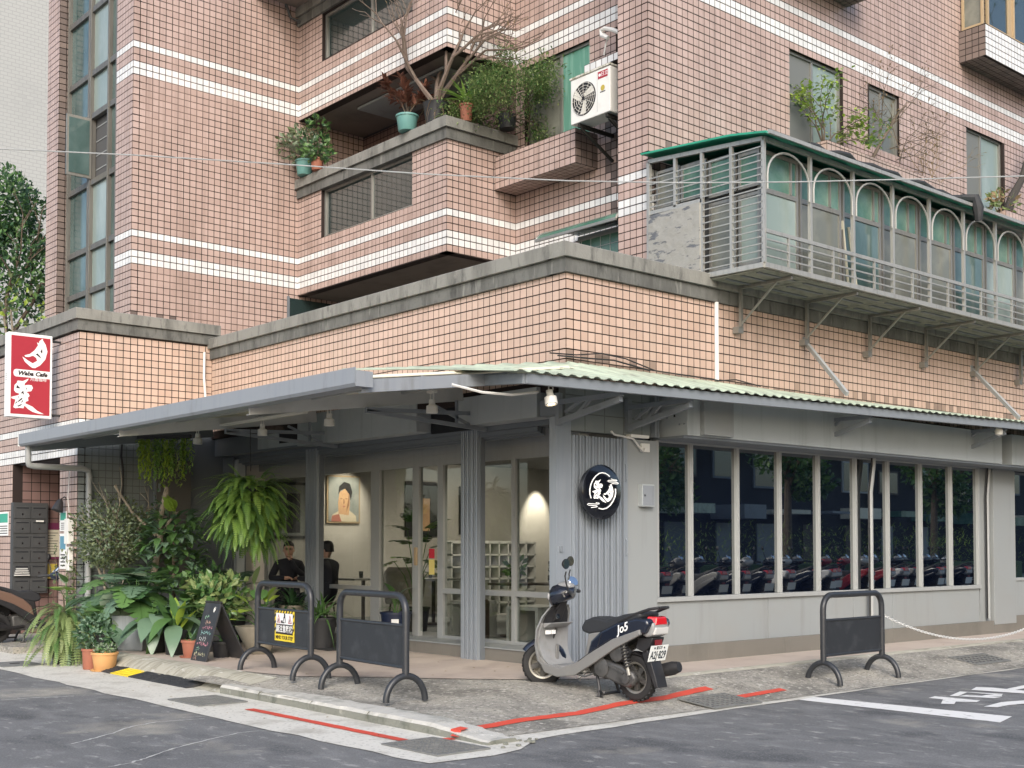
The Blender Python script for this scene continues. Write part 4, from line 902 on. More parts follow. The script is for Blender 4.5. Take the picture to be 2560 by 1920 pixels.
MB().box(-.14,.14,-.02,0,0,.62).build('frame', 'notice_purple', nbd); MB().box(-.115,.115,-.024,-.02,.04,.50).build('paper', 'notice_paper', nbd)
m = MB(); random.seed(5)
for k in range(9): m.box(-.10,-.10+random.uniform(.1,.2),-.026,-.0245,.08+k*.045,.092+k*.045)
m.build('print_lines', 'mail_grey', nbd)
tag(MB().box(-1.60,-1.44,11.13,11.145,1.02,1.27).build('notice', 'notice_yellow'), 'plain yellow notice below the purple framed one', 'notice')
mat('poster_blue', (.10,.26,.36), .5); mat('poster_green', (.05,.35,.25), .5)
for nm, lb, y0, y1, z0, z1, c_ in (('poster','white and green notice strip at the pillar by the mailboxes',8.72,8.98,1.80,2.10,'poster_green'),('poster','white notice with blue figure on the tiled pillar',8.72,8.98,1.22,1.76,'poster_blue'),('poster','teal and white notice on the far lobby pillar',11.3,11.75,1.75,2.15,'poster_green')):
    t = thing(nm, lb, 'poster', (-2.20,y0,z0)); MB().box(-.008,0,0,y1-y0,0,z1-z0).build('sheet', 'sign_white', t); MB().box(-.0105,-.0085,.02,y1-y0-.02,(z1-z0)*.55,(z1-z0)*.93).build('print', c_, t)
    m = MB()
    for k in range(4): m.box(-.0105,-.0085,.03,y1-y0-.05,(z1-z0)*(.08+.1*k),(z1-z0)*(.12+.1*k))
    m.build('print_lines', 'mail_grey', t)
t = thing('pillar_lamp', 'small black shaded lamp bracketed to the tiled pillar', 'lamp', (-2.22,8.78,2.2)); MB().lathe([(.09,-.1),(.05,.05),(.02,.09),(0,.09)],14,(-.08,0,0),Vector((.35,.1,1))).build('shade','pot_black',t,smooth=True); MB().tube([(-.06,0,.08),(0,0,.12),(.03,0,.1)],.01,6).build('arm','pot_black',t)
t = thing('meter_box', 'white plastic meter boxes and wires on the pillar edge', 'meter box', (-2.21,8.48,1.2)); MB().box(-.09,0,-.07,.09,.40,.78).build('cover','white_plastic',t,bevel=.008); MB().box(-.07,0,-.06,.07,.0,.36).build('cover','white_plastic',t,bevel=.008); MB().tube([(-.04,.0,.78),(-.06,.03,1.1),(-.03,.05,1.5)],.008,6).build('wire','cable_white',t)
# ================================================================== SIGNS
MOON = [(745,170),(690,215),(685,250),(645,238),(665,290),(600,380),(520,440),(425,465),(440,490),(500,495),(575,470),(632,510),(648,562),(570,605),(490,560),(390,485),(430,575),(510,650),(560,685),(610,690),(700,640),(790,540),(830,400),(800,280),(755,210)]
MOONH = [[(735,345),(705,400),(735,440),(742,390)],[(655,430),(620,445),(690,500),(725,530),(700,480)]]
XIA = [(500,872),(440,900),(395,920),(305,910),(290,950),(250,990),(240,1080),(270,1120),(330,1140),(320,1165),(190,1200),(200,1225),(265,1245),(245,1320),(225,1380),(260,1400),(330,1390),(400,1400),(420,1350),(480,1410),(560,1460),(660,1490),(765,1500),(640,1440),(560,1370),(430,1310),(450,1280),(490,1265),(480,1210),(510,1180),(490,1135),(450,1110),(540,1095),(570,1040),(550,995),(500,985),(450,990),(420,1000),(430,960),(470,920)]
XIAH = [[(290,985),(280,1045),(355,1050)],[(430,1015),(472,1050),(440,1085),(456,1050)],[(400,1085),(350,1140),(385,1135),(415,1165)],[(300,1190),(318,1215),(330,1195)],[(370,1215),(315,1262),(300,1300),(390,1232)],[(272,1285),(258,1332),(302,1280)],[(350,1312),(385,1255),(402,1270)],[(285,1360),(360,1325),(380,1335),(320,1370)]]
def sgn(p):
    x, y = p
    v = (y-(100+(x-205)*.11))/((1490+(x-175)*.058)-(100+(x-205)*.11)); u = (x-(205-30*v))/((885-25*v)-(205-30*v)); return u, v
ls = thing('light_box_sign', 'white framed red light box sign lettered Waba Cafe on the wing wall', 'sign', (-2.68,9.0,3.52))
sw_, sh_ = .66, 1.28                                  # width along X, height
MB().box(-sw_/2,sw_/2,0,.16,0,sh_).build('case', 'sign_white', ls, bevel=.008)
MB().box(-sw_/2+.04,sw_/2-.035,-.004,-.0005,.045,sh_-.045).build('face', 'red_sign', ls)
FW_, FH_ = sw_-.075, sh_-.09
def fu(u, v): return (-sw_/2+.04+u*FW_, .045+(1-v)*FH_)
def flat(name, pts, m_, d, parent=ls, O=(0,0,0)): return MB().prism([(a, b) for a, b in pts], O, X1, Z1, d, d+.0012).build(name, m_, parent)
flat('character', [fu(*sgn(p)) for p in MOON], 'sign_white', .0045)
flat('character', [fu(*sgn(p)) for p in XIA], 'sign_white', .0045)
for h in MOONH+XIAH: flat('stroke_gap', [fu(*sgn(p)) for p in h], 'sign_ink', .006)
pill = [(.06+.045-.045*math.cos(a), .475-.047*math.sin(a)) for a in [math.pi*(-.5+k/8) for k in range(9)]]
flat('banner', [fu(u, v) for u, v in [(1.0,.43),(1.0,.525)]]+[fu(u, v) for u, v in [(.12,.525),(.075,.51),(.06,.478),(.075,.445),(.12,.43)]], 'sign_white', .0045)
u_, v_ = fu(.545,.477); text_mesh('Waba Cafe', .088, 'sign_ink', (u_,-.0065,v_), X1, Z1, ls, shear=.25, bold=.0045, wid=.44)
u_, v_ = fu(.70,.548); text_mesh('月霞咖啡', .055, 'sign_white', (u_,-.0065,v_), X1, Z1, ls, wid=.25)
for z in (.07, 1.21): MB().tube([(sw_/2-.02,.08,z),(.51,.08,z)], .018, 8).build('arm', 'pot_black', ls)
m = MB()
for k in range(4): m.box(-sw_/2-.004,-sw_/2-.0005,.06,.1,.55+k*.03,.562+k*.03)
m.build('side_print', 'pipe_grey', ls)
# round sign on the folded shutter
rs = thing('round_sign', 'black disc sign with white neon crescent lettering on the folded shutter', 'sign', (.345,-.135,2.16))
RS = .305
MB().lathe([(RS*.94,.0),(RS*.94,.05),(RS,.05),(RS,.075),(RS*.985,.078),(0,.078)], 56, (0,.0,0), NY).build('disc', 'black_gloss', rs, smooth=True)
MB().lathe([(.05,-.06),(.05,0)], 12, (0,.0,0), NY).build('mount', 'paint_steel', rs)
def rsp(p): return ((p[0]-630)/400*RS, (840-p[1])/570*RS)
def fit(pts, src, dst):
    (a0,a1,b0,b1), (c0,c1,d0,d1) = src, dst
    return [(c0+(x-a0)/(a1-a0)*(c1-c0), d0+(y-b0)/(b1-b0)*(d1-d0)) for x, y in pts]
O_ = (0,0,0)
xia2 = fit(XIA, (190,570,872,1400), (430,640,580,985)); moon2 = fit(MOON, (390,830,170,690), (640,862,655,1040))
xia2 = [p if p[0] < 700 else (700+(p[0]-700)*.3, p[1]) for p in xia2]
flat('character', [rsp(p) for p in xia2], 'neon', .0805, rs); flat('character', [rsp(p) for p in moon2], 'neon', .0805, rs)
for h in XIAH: flat('stroke_gap', [rsp(p) for p in fit(h, (190,570,872,1400), (430,640,580,985))], 'black_gloss', .0822, rs)
for h in MOONH: flat('stroke_gap', [rsp(p) for p in fit(h, (390,830,170,690), (640,862,655,1040))], 'black_gloss', .0822, rs)
def neon(pts, r=.0062): MB().tube([(rsp(p)[0], -.084, rsp(p)[1]) for p in pts], r, 8).build('neon_tube', 'neon', rs, smooth=True)
neon([(780,510),(740,475),(690,450),(630,440),(570,455),(500,510),(440,590),(395,690),(372,800),(375,900),(398,975)])
neon([(900,760),(905,840),(890,930),(850,1020),(790,1110),(720,1170),(640,1195),(590,1190),(555,1178)])
neon([(810,560),(860,575),(925,578),(935,590),(915,600),(760,592),(738,605),(760,622),(950,630),(965,645),(940,658),(830,655)], .0042)
neon([(500,1068),(560,1072),(565,1085),(540,1095),(340,1090),(320,1105),(345,1122),(510,1130),(525,1145),(500,1155),(400,1170)], .0042)
# ================================================================== BARRIERS
def barrier(p0, p1, z, label, H=.98):
    p0 = Vector((*p0, 0)); p1 = Vector((*p1, 0)); d = (p1-p0); L = d.length; ang = math.atan2(d.y, d.x)
    t = thing('crowd_barrier', label, 'barrier', ((p0.x+p1.x)/2, (p0.y+p1.y)/2, z), ang, group='dark grey tube barriers along the pavement')
    h = L/2; r = .034; rc = .16
    pts = [(-h,0,.24),(-h,0,H-rc)]+[(-h+rc-rc*math.cos(a), 0, H-rc+rc*math.sin(a)) for a in [math.pi/2*k/7 for k in range(1,8)]]+[(h-rc+rc*math.sin(a), 0, H-rc+rc*math.cos(a)) for a in [math.pi/2*k/7 for k in range(0,8)]]+[(h,0,.24)]
    MB().tube(pts, r, 14).build('hoop', 'barrier', t, smooth=True)
    for s in (-1, 1):
        MB().tube([(s*h, .21*math.cos(a), max(.0,.235*math.sin(a))) for a in [math.pi*k/16 for k in range(17)]], r*.92, 14).build('foot', 'barrier', t, smooth=True)
    MB().tube([(-h,0,.70),(h,0,.70)], .016, 10).build('upper_rail', 'barrier', t); MB().tube([(-h,0,.31),(h,0,.31)], .016, 10).build('lower_rail', 'barrier', t)
    MB().box(-h+.02,h-.02,-.004,.004,.32,.69).build('panel', 'barrier_panel', t); return t
b1 = barrier((-2.34,2.62),(-2.44,1.32), .165, 'dark barrier carrying the mind your step warning sign')
b2 = barrier((-2.40,.83),(-2.53,-.49), .115, 'plain dark barrier standing between the warning barrier and the scooter')
b3 = barrier((2.23,-1.78),(3.46,-1.74), .035, 'plain dark barrier with a white chain tied to it by the main road')
# warning sign on the first barrier: faces the side street (-X); local +x runs from y2.62 to y1.32, the face is local -y
ws = thing('warning_sign', 'yellow and black mind your step sign fixed to a barrier', 'sign', b1.location+Vector((-.012,-.05,.36)), b1.rotation_euler.z)
SW, SH = .47, .335; u0 = -SW/2
def wf(name, pts, m_, d): return MB().prism(pts, (0,0,0), X1, Z1, d, d+.0008).build(name, m_, ws)
MB().box(u0,u0+SW,-.004,0,0,SH).build('board', 'yellow', ws)
wf('field', [(u0+.028,.075),(u0+SW-.028,.075),(u0+SW-.028,SH-.03),(u0+.028,SH-.03)], 'sign_ink', .0045)
wf('field', [(u0+.035,.185),(u0+SW-.03,.185),(u0+SW-.03,SH-.032),(u0+.035,SH-.032)], 'sign_white', .0055)
for k in range(7): wf('stripe', [(u0+.02+k*.066,SH),(u0+.05+k*.066,SH),(u0+.03+k*.066,SH-.03),(u0+.0+k*.066,SH-.03)], 'sign_ink', .0047)
for k in range(3):
    for s in (0, SW-.028): wf('stripe', [(u0+s,.10+k*.075),(u0+s+.028,.125+k*.075),(u0+s+.028,.155+k*.075),(u0+s,.13+k*.075)], 'sign_ink', .0047)
for c in (u0+.10, u0+SW-.095):
    wf('triangle', [(c-.044,.198),(c+.044,.198),(c,.292)], 'red_sign', .0065); wf('triangle', [(c-.028,.207),(c+.028,.207),(c,.268)], 'sign_white', .0075)
    wf('figure', [(c-.013,.211),(c-.003,.211),(c,.228),(c+.004,.211),(c+.014,.211),(c+.005,.245),(c-.004,.245)], 'sign_ink', .0085)
c = u0+SW*.52
wf('figure', [(c-.014,.302),(c+.016,.302),(c+.018,.265),(c+.033,.20),(c+.024,.198),(c+.006,.252),(c-.012,.25),(c-.02,.215),(c-.03,.213),(c-.024,.258),(c-.012,.27)], 'sign_ink', .0068)
wf('step', [(c-.085,.196),(c-.085,.225),(c-.045,.225),(c-.045,.21),(c-.0,.21),(c-.0,.196)], 'sign_ink', .0068)
text_mesh('請注意階梯', .085, 'sign_white', (u0+SW/2,-.0062,.128), X1, Z1, ws, wid=.40, bold=.0012)
text_mesh('MIND YOUR STEP', .055, 'sign_ink', (u0+SW/2,-.0062,.037), X1, Z1, ws, wid=.41, bold=.001)
# white chain from the third barrier
def chain(a, b, sag, label):
    a = Vector(a); b = Vector(b); n = 120; L = (b-a).length; t = thing('chain', label, 'chain', a)
    lk = []
    for i in range(12): an = 2*math.pi*i/12; lk.append((.020*math.cos(an)*1.0, .0105*math.sin(an), 0))
    me = MB().tube(lk, .0036, 6, closed=True).mesh('link', 'chain', smooth=True)
    P = lambda s: (b-a)*s+Vector((0,0,-sag*4*s*(1-s)))
    for i in range(n):
        s = (i+.5)/n; d = (P(min(1,s+.01))-P(max(0,s-.01))).normalized(); o = link('link', me, t); o.location = P(s)
        q = d.to_track_quat('X','Z').to_matrix().to_4x4() @ Matrix.Rotation(R(45+90*(i % 2)), 4, 'X'); o.rotation_euler = q.to_euler(); sc = L/n/.033*1.05; o.scale = (sc,sc,sc)
    return t
ce = PY(2680,1500,-1.68); chain((3.46,-1.74,.76),tuple(ce),.42,'white metal chain sagging between the barrier and a post beyond')
# ================================================================== CHALK BOARD
pa_, pb_ = Vector((-2.40,4.14,.172)), Vector((-2.42,3.74,.172)); cb_ = thing('menu_board', 'black folding menu board with coloured chalk writing before the potted plants', 'menu board', (-2.41,3.94,.172))
tp = Vector((.205,-.115,.72)); hw_ = .2
def panel(foot, name):
    U = Vector((0,-1,0)) ; top = Vector((tp.x,0,tp.z)); f = Vector((foot,0,0)); V = (top-f); return U, V.normalized(), V.length, f
U, V, Lp, f0 = panel(0, 'a'); N_ = U.cross(V)
def bp(u, v, d=0): return f0+U*u+V*v+N_*d
for nm, ft in (('front_panel', 0.0), ('rear_panel', .56)):
    U2, V2, L2, f2 = panel(ft, nm); N2 = U2.cross(V2); m = MB(); q = [f2-U2*hw_, f2+U2*hw_, f2+U2*hw_+V2*L2, f2-U2*hw_+V2*L2]
    th_ = .02 if ft == 0 else -.02
    m.hexa([p-N2*th_ for p in q]+q); m.build(nm, 'pot_black', cb_, bevel=.003)
mat('board_back', (.13,.13,.115), .7); U2, V2, L2, f2 = panel(.56, 'x'); N2 = U2.cross(V2)
MB().hexa([f2-U2*.17+V2*.03+N2*.0-X1*.003, f2+U2*.17+V2*.03-X1*.003, f2+U2*.17+V2*(L2-.05)-X1*.003, f2-U2*.17+V2*(L2-.05)-X1*.003]+[p-X1*.006 for p in (f2-U2*.17+V2*.03, f2+U2*.17+V2*.03, f2+U2*.17+V2*(L2-.05), f2-U2*.17+V2*(L2-.05))]).build('inner_face', 'board_back', cb_)
for nm, c in (('chalk_green',(.45,.78,.52)),('chalk_pink',(.8,.35,.42)),('chalk_white',(.8,.82,.8)),('chalk_orange',(.8,.5,.38)),('chalk_teal',(.4,.7,.66)),('chalk_yellow',(.75,.72,.45))): mat(nm, c, .8)
random.seed(31)
rows_ = [(.545,-.10,2,'chalk_green'),(.475,-.07,3,'chalk_orange'),(.415,-.09,5,'chalk_pink'),(.35,-.10,5,'chalk_teal'),(.275,-.13,4,'chalk_white'),(.21,-.14,6,'chalk_pink'),(.145,-.13,2,'chalk_green'),(.085,-.15,6,'chalk_yellow'),(.045,-.15,2,'chalk_orange')]
for v0, u0_, n, c in rows_:
    m = MB()
    for k in range(n):
        for s in range(5):
            a = (u0_+k*.05+random.uniform(0,.034), v0+random.uniform(-.018,.018)); b = (a[0]+random.uniform(-.014,.018), a[1]+random.uniform(-.02,.02))
            pA, pB = bp(*a, .0025), bp(*b, .0025); w2 = (pB-pA).cross(N_).normalized()*.0026 if (pB-pA).length > 1e-5 else U*.002
            m.add([pA-w2, pA+w2, pB+w2, pB-w2], [(0,1,2,3)])
    tag(m.build('chalk_line', c, cb_), kind='stuff')
m = MB(); m.tube([bp(.09+.022*math.cos(a), .64+.034*math.sin(a), .003) for a in [.6+k*.25 for k in range(18)]], .0022, 5); m.build('emblem_ring', 'chalk_white', cb_)
m = MB(); m.tube([bp(.080,.657,.003),(bp(.078,.63,.003)),bp(.087,.618,.003),bp(.097,.628,.003),bp(.102,.66,.003)], .0035, 5); m.build('emblem', 'chalk_white', cb_)
# ================================================================== AIR CONDITIONERS
ac = thing('air_conditioner', 'white outdoor air conditioner with red logo plate beside the recess window', 'air conditioner', (2.60,2.22,7.53)); 
w2, hh = .39, .64
MB().box(-.02,.27,-w2,w2,0,hh).build('case', 'white_plastic', ac, bevel=.012)
mat('moss_white', (.58,.57,.52), .7, layers=[((.16,.17,.08),9,(2,2,.5),.5,.66,.9)])
MB().box(-.035,.29,-w2-.012,w2+.012,hh,hh+.03).build('top_cover', 'moss_white', ac, bevel=.006)
MB().lathe([(0,-.004),(.235,-.004),(.235,.0),(0,0)], 36, (-.0215,.12,.31), NX).build('fan_opening', 'gap_black', ac)
for k in range(3):
    a = k*2.09+.4; c = Vector((-.030,.12,.31)); d = Vector((0,math.cos(a),math.sin(a))); e = Vector((0,-math.sin(a),math.cos(a))); MB().add([c+d*.03, c+d*.2+e*.09+X1*-.004, c+d*.22-e*.02, c+d*.05-e*.05], [(0,1,2,3)]).build('fan_blade', 'lamp_white', ac)
rings = [[(-.036,.12+rr*math.cos(a),.31+rr*math.sin(a)) for a in [2*math.pi*k/32 for k in range(32)]] for rr in (.06,.1,.14,.18,.22)]
for q in rings: MB().tube(q, .003, 5, closed=True).build('grille_ring', 'lamp_white', ac)
for k in range(12):
    a = k*math.pi/6; MB().tube([(-.038,.12+.03*math.cos(a),.31+.03*math.sin(a)),(-.038,.12+.235*math.cos(a),.31+.235*math.sin(a))], .003, 5).build('grille_bar', 'lamp_white', ac)
MB().box(-.024,-.0205,-.345,-.16,.50,.60).build('logo_plate', 'red_sign', ac); text_mesh('日立', .07, 'sign_white', (-.0255,-.285,.55), NY, Z1, ac); MB().lathe([(0,0),(.022,0),(.022,.001),(0,.001)],16,(-.0245,-.195,.55),NX).build('logo_disc','sign_white',ac)
MB().lathe([(0,0),(.04,0),(.04,.001),(0,.001)],16,(-.0215,-.25,.36),NX).build('energy_label','notice_yellow',ac); MB().box(-.0225,-.0205,-.30,-.2,.30,.315).build('label_line','mail_grey',ac)
MB().box(-.022,-.0203,-.145,-.14,.05,.60).build('seam', 'pipe_grey', ac); MB().box(.27,.28,-.2,.2,.1,.5).build('rear_panel', 'pipe_grey', ac)
for y in (-.3,.25): MB().beam((-.0,y,-.03),(.70,y,-.03),.04,.05).build('bracket', 'stain_black', ac); MB().beam((.05,y,-.06),(.69,y,-.4),.03,.04).build('bracket', 'stain_black', ac)
o = MB().tube([PX(a_,b_,3.02)-Vector((2.60,2.22,7.53)) for a_, b_ in ((1520,95),(1504,88),(1503,76),(1512,71),(1530,74),(1550,82))], [.03]*6, 8).build('hose', 'white_plastic', ac, smooth=True)
MB().tube([PX(a_,b_,3.05)-Vector((2.60,2.22,7.53)) for a_, b_ in ((1508,82),(1520,92),(1514,112),(1510,138))], .012, 6).build('hose', 'cable_white', ac, smooth=True)
# window unit with a curved green hood above the parapet
hd = thing('window_hood', 'small barred window box with curved green hood behind the parapet corner', 'window box', (2.75,2.1,4.95))
MB().box(.0,.5,-.42,.55,.35,1.02).build('case', 'frame_grey', hd, bevel=.008); MB().box(-.006,-.001,-.30,.50,.40,.94).build('pane', 'glass_green', hd)
for k in range(5): MB().box(-.012,-.007,-.30+k*.19,-.292+k*.19,.40,.94).build('bar', 'frame_grey', hd)
for k in range(3): MB().box(-.014,-.0125,-.30,.50,.5+k*.15,.508+k*.15).build('bar', 'frame_grey', hd)
m = MB(); secs = []
for y in (-.55, 1.05):
    arc = [(.5-.85*math.sin(a), 1.0+.24*math.cos(a)-.0) for a in [math.pi/2*k/8 for k in range(9)]]
    secs.append([(x,y,z) for x, z in arc]+[(x+.01,y,z-.02) for x, z in reversed(arc)])
m.loft(secs); m.build('hood', 'glass_green', hd, smooth=True); MB().tube([secs[0][k] for k in range(9)], .016, 6).build('rim', 'aluminium', hd); MB().tube([secs[1][k] for k in range(9)], .016, 6).build('rim', 'aluminium', hd); MB().beam(secs[0][8], secs[1][8], .03, .04).build('front_rail', 'aluminium', hd)
# small brackets and board at the upper left cornice
MB().tube([(1.5,8.86,11.4),(1.7,8.82,10.9),(1.9,8.78,10.85)], .025, 6).build('bracket', 'plaster_dark', bld)
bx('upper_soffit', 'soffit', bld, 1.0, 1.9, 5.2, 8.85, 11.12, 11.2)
# ================================================================== SCOOTER (built along +x = forward, rear axle at x=0, ground z=0)
mat('scoot_silver', (.21,.21,.205), .42, metal=.15, layers=[((.24,.235,.22),5,S1,.5,.7,.7)], world=False)
mat('scoot_panel', (.27,.275,.275), .38, layers=[((.17,.165,.155),4,S1,.5,.72,.7), ((.36,.365,.365),9,S1,.58,.7,.5)], world=False)
mat('scoot_navy', (.012,.016,.028), .18, coat=.6, world=False)
mat('scoot_black', (.018,.018,.02), .5, layers=[((.05,.05,.05),9,S1,.5,.75,.6)], world=False)
mat('scoot_seat', (.022,.024,.028), .6, bump=.15, bscale=150, world=False)
mat('engine', (.11,.11,.108), .5, metal=.5, layers=[((.04,.04,.04),9,S1,.45,.7,.8)], world=False)
mat('rim_grey', (.33,.32,.29), .4, metal=.6, world=False)
mat('lamp_red', (.55,.012,.02), .12, coat=.8); mat('lamp_clear', (.55,.54,.52), .1, coat=.8); mat('reflector_dull', (.18,.02,.025), .3)
mat('plate_white', (.78,.80,.78), .4); mat('plate_ink', (.01,.02,.03), .5); mat('mirror', (.75,.78,.8), .05, metal=1)
def wheel(t, name, c, ax, r, w_, spokes=5):
    c = Vector(c); ax = Vector(ax).normalized()
    prof = [(r*.68,-w_*.42),(r*.80,-w_*.5),(r*.93,-w_*.44),(r*.985,-w_*.25),(r,0),(r*.985,w_*.25),(r*.93,w_*.44),(r*.80,w_*.5),(r*.68,w_*.42),(r*.66,0),(r*.68,-w_*.42)]
    o = MB().lathe(prof, 40, c, ax).build(name, 'tyre', t, smooth=True)
    m = MB(); m.lathe([(r*.66,-w_*.40),(r*.69,-w_*.40),(r*.69,w_*.40),(r*.66,w_*.40),(r*.58,w_*.30),(r*.58,-w_*.30),(r*.66,-w_*.40)], 40, c, ax); m.build('rim', 'rim_grey', o, smooth=True)
    m = MB(); e1 = ax.cross(Z1).normalized(); e2 = ax.cross(e1)
    m.lathe([(.0,-w_*.5),(.05,-w_*.5),(.05,w_*.5),(0,w_*.5)], 16, c, ax)
    for k in range(spokes):
        a = 2*math.pi*k/spokes+.3; d = e1*math.cos(a)+e2*math.sin(a); m.beam(c+d*.03, c+d*r*.6, .045, .03, ax)
    m.build('hub', 'engine', o); n = 26
    m = MB()                                        # tread blocks
    for k in range(n):
        a = 2*math.pi*k/n
        for s in (-1, 1):
            d = e1*math.cos(a+s*.03)+e2*math.sin(a+s*.03); q = c+d*(r*.985)+ax*s*w_*.22; m.beam(q-ax*w_*.16, q+ax*w_*.16+ (e1*-math.sin(a)+e2*math.cos(a))*.02*s, .022, .012, d)
    tag(m.build('tread', 'tyre', o), kind='stuff'); return o
def shape(t, name, m_, pts, y0, y1, bevel=.012, taper=1.0, sm=True):
    """side outline (x,z) given thickness from y0 to y1"""
    yc = (y0+y1)/2; m = MB(); n = len(pts); cx = sum(p[0] for p in pts)/n; cz = sum(p[1] for p in pts)/n
    A = [(cx+(x-cx)*taper, y0, cz+(z-cz)*taper) for x, z in pts]; B = [(x, yc, z) for x, z in pts]; C_ = [(cx+(x-cx)*taper, y1, cz+(z-cz)*taper) for x, z in pts]
    m.add(A+B+C_, [tuple(range(n-1,-1,-1)), tuple(range(2*n,3*n))]+[(i,(i+1)%n,(i+1)%n+n,i+n) for i in range(n)]+[(i+n,(i+1)%n+n,(i+1)%n+2*n,i+2*n) for i in range(n)])
    return m.build(name, m_, t, smooth=sm, bevel=bevel, angle=35, seg=3)
def ring(cx, cy, cz, rx, rz, n=14, ry=0): return [(cx+0, cy+rx*math.cos(2*math.pi*k/n), cz+rz*math.sin(2*math.pi*k/n)) for k in range(n)]
def make_scooter(label, group=None, plate='A2J·829', steer=-38, full=True):
    t = thing('scooter', label, 'scooter', group=group)
    wheel(t, 'rear_wheel', (0,0,.205), Y1, .205, .10)
    WB = 1.20
    # steering group frame
    st = Matrix.Translation((WB-.02,0,.205)) @ Matrix.Rotation(R(steer), 4, Z1)
    def S(p): return st @ Vector(p)
    ax = (Matrix.Rotation(R(steer), 3, Z1) @ Y1)
    wheel(t, 'front_wheel', S((.0,0,0)), ax, .205, .09)
    m = MB()
    for s in (-1, 1): m.tube([S((0,s*.065,0)), S((-.03,s*.065,.10)), S((-.12,s*.05,.34))], .018, 8)
    m.build('front_fork', 'engine', t, smooth=True)
    m = MB(); secs = []                               # front mudguard
    for k in range(13):
        a = R(200-k*14); r = .232; c = Vector((r*math.cos(a)*1.0, 0, r*math.sin(a))); w_ = .062*(1-.25*abs(k-6)/6)
        n_ = Vector((math.cos(a),0,math.sin(a)))
        secs.append([S(c+Vector((0,-w_,0))-n_*.03), S(c+Vector((0,-w_*.8,0))), S(c+n_*.012), S(c+Vector((0,w_*.8,0))), S(c+Vector((0,w_,0))-n_*.03), S(c+Vector((0,w_*.7,0))-n_*.012), S(c), S(c+Vector((0,-w_*.7,0))-n_*.012)])
    m.loft(secs); m.build('front_mudguard', 'scoot_navy', t, smooth=True, angle=60)
    # leg shield: curved shell
    def shell(name, m_, prof, th, flip=0):
        m = MB(); secs = []
        for x, z, w_, bow in prof:
            n = 10; row = [(x-bow*(2*k/n-1)**2, -w_+2*w_*k/n, z) for k in range(n+1)]
            secs.append(row+[(p[0]+th, p[1]*.985, p[2]) for p in reversed(row)])
        m.loft(secs); return m.build(name, m_, t, smooth=True, angle=50)
    shell('leg_shield', 'scoot_panel', [(.86,.19,.15,.0),(.93,.215,.17,.0),(1.0,.28,.19,.0),(1.045,.36,.20,.005),(1.065,.46,.205,.01),(1.06,.55,.20,.02),(1.045,.60,.185,.02)], .03)
    shell('front_cowl', 'scoot_silver', [(.98,.16,.13,.03),(1.08,.24,.20,.05),(1.135,.36,.215,.06),(1.14,.48,.215,.06),(1.11,.60,.20,.06),(1.06,.70,.17,.05),(1.01,.77,.12,.04)], .015)
    shell('cowl_edge', 'scoot_panel', [(1.0,.17,.165,.03),(1.075,.26,.222,.035),(1.11,.40,.232,.04),(1.105,.54,.225,.04),(1.06,.66,.195,.035),(1.01,.74,.15,.03)], .022)
    shell('inner_shield', 'scoot_black', [(1.025,.565,.155,.0),(1.02,.62,.16,.0),(1.0,.70,.14,.0),(.985,.755,.10,.0)], .03)
    m = MB(); m.loft([[(1.03,-.17,.555),(.955,-.165,.60),(.955,.165,.60),(1.03,.17,.555)],[(1.045,-.17,.60),(.95,-.165,.61),(.95,.165,.61),(1.045,.17,.60)]]); m.build('glove_tray', 'scoot_panel', t, bevel=.006)
    for y in (.03,.10): MB().box(1.0,1.026,y,y+.05,.50,.535).build('label_sticker', 'sign_white', t)
    MB().box(.985,1.0,-.012,.022,.26,.40).build('cover_seam', 'scoot_silver', t)
    shape(t, 'steering_column', 'scoot_black', [(1.0,.62),(1.05,.62),(.96,.86),(.90,.86)], -.05, .05, .01)
    MB().lathe([(0,0),(.022,0),(.022,.012),(0,.014)],14,(.965,.055,.665),Vector((-.9,.2,.2))).build('ignition','chrome',t)
    # floor board and lower side rail
    shape(t, 'floorboard', 'scoot_panel', [(.50,.20),(.90,.17),(.98,.19),(.90,.235),(.52,.245)], -.16, .16, .015)
    for s in (-1, 1):
        shape(t, 'side_rail', 'scoot_silver', [(-.16,.60),(-.15,.645),(.16,.535),(.40,.40),(.60,.285),(.80,.215),(.97,.235),(1.06,.30),(1.055,.24),(.98,.155),(.82,.13),(.60,.17),(.36,.31),(.12,.46)], s*.155, s*.195, .008)
    # body
    shape(t, 'body_panel', 'scoot_navy', [(-.20,.61),(-.25,.70),(-.22,.745),(-.10,.745),(.14,.68),(.33,.59),(.45,.49),(.49,.36),(.47,.32),(.30,.40),(.10,.52),(-.10,.595)], -.172, .172, .035, .96)
    shape(t, 'front_body', 'scoot_silver', [(.30,.60),(.44,.575),(.50,.56),(.515,.46),(.535,.34),(.56,.26),(.52,.235),(.47,.34),(.42,.48)], -.14, .14, .025)
    shape(t, 'seat', 'scoot_seat', [(.60,.555),(.615,.60),(.57,.665),(.47,.705),(.36,.70),(.28,.69),(.20,.72),(.05,.765),(-.13,.80),(-.165,.775),(-.14,.735),(0,.69),(.16,.635),(.30,.575),(.50,.535)], -.145, .145, .04, .90)
    m = MB()                                          # grab rail
    for s in (-1, 1): m.tube([(.12,s*.145,.69),(-.05,s*.14,.765),(-.20,s*.12,.82),(-.27,s*.07,.835)], .013, 8)
    m.tube([(-.27,-.07,.835),(-.285,0,.838),(-.27,.07,.835)], .013, 8); m.build('grab_rail', 'scoot_black', t, smooth=True)
    shape(t, 'tail', 'scoot_panel', [(-.10,.60),(-.12,.65),(-.20,.70),(-.25,.72),(-.265,.66),(-.24,.59),(-.17,.565)], -.12, .12, .02, .9)
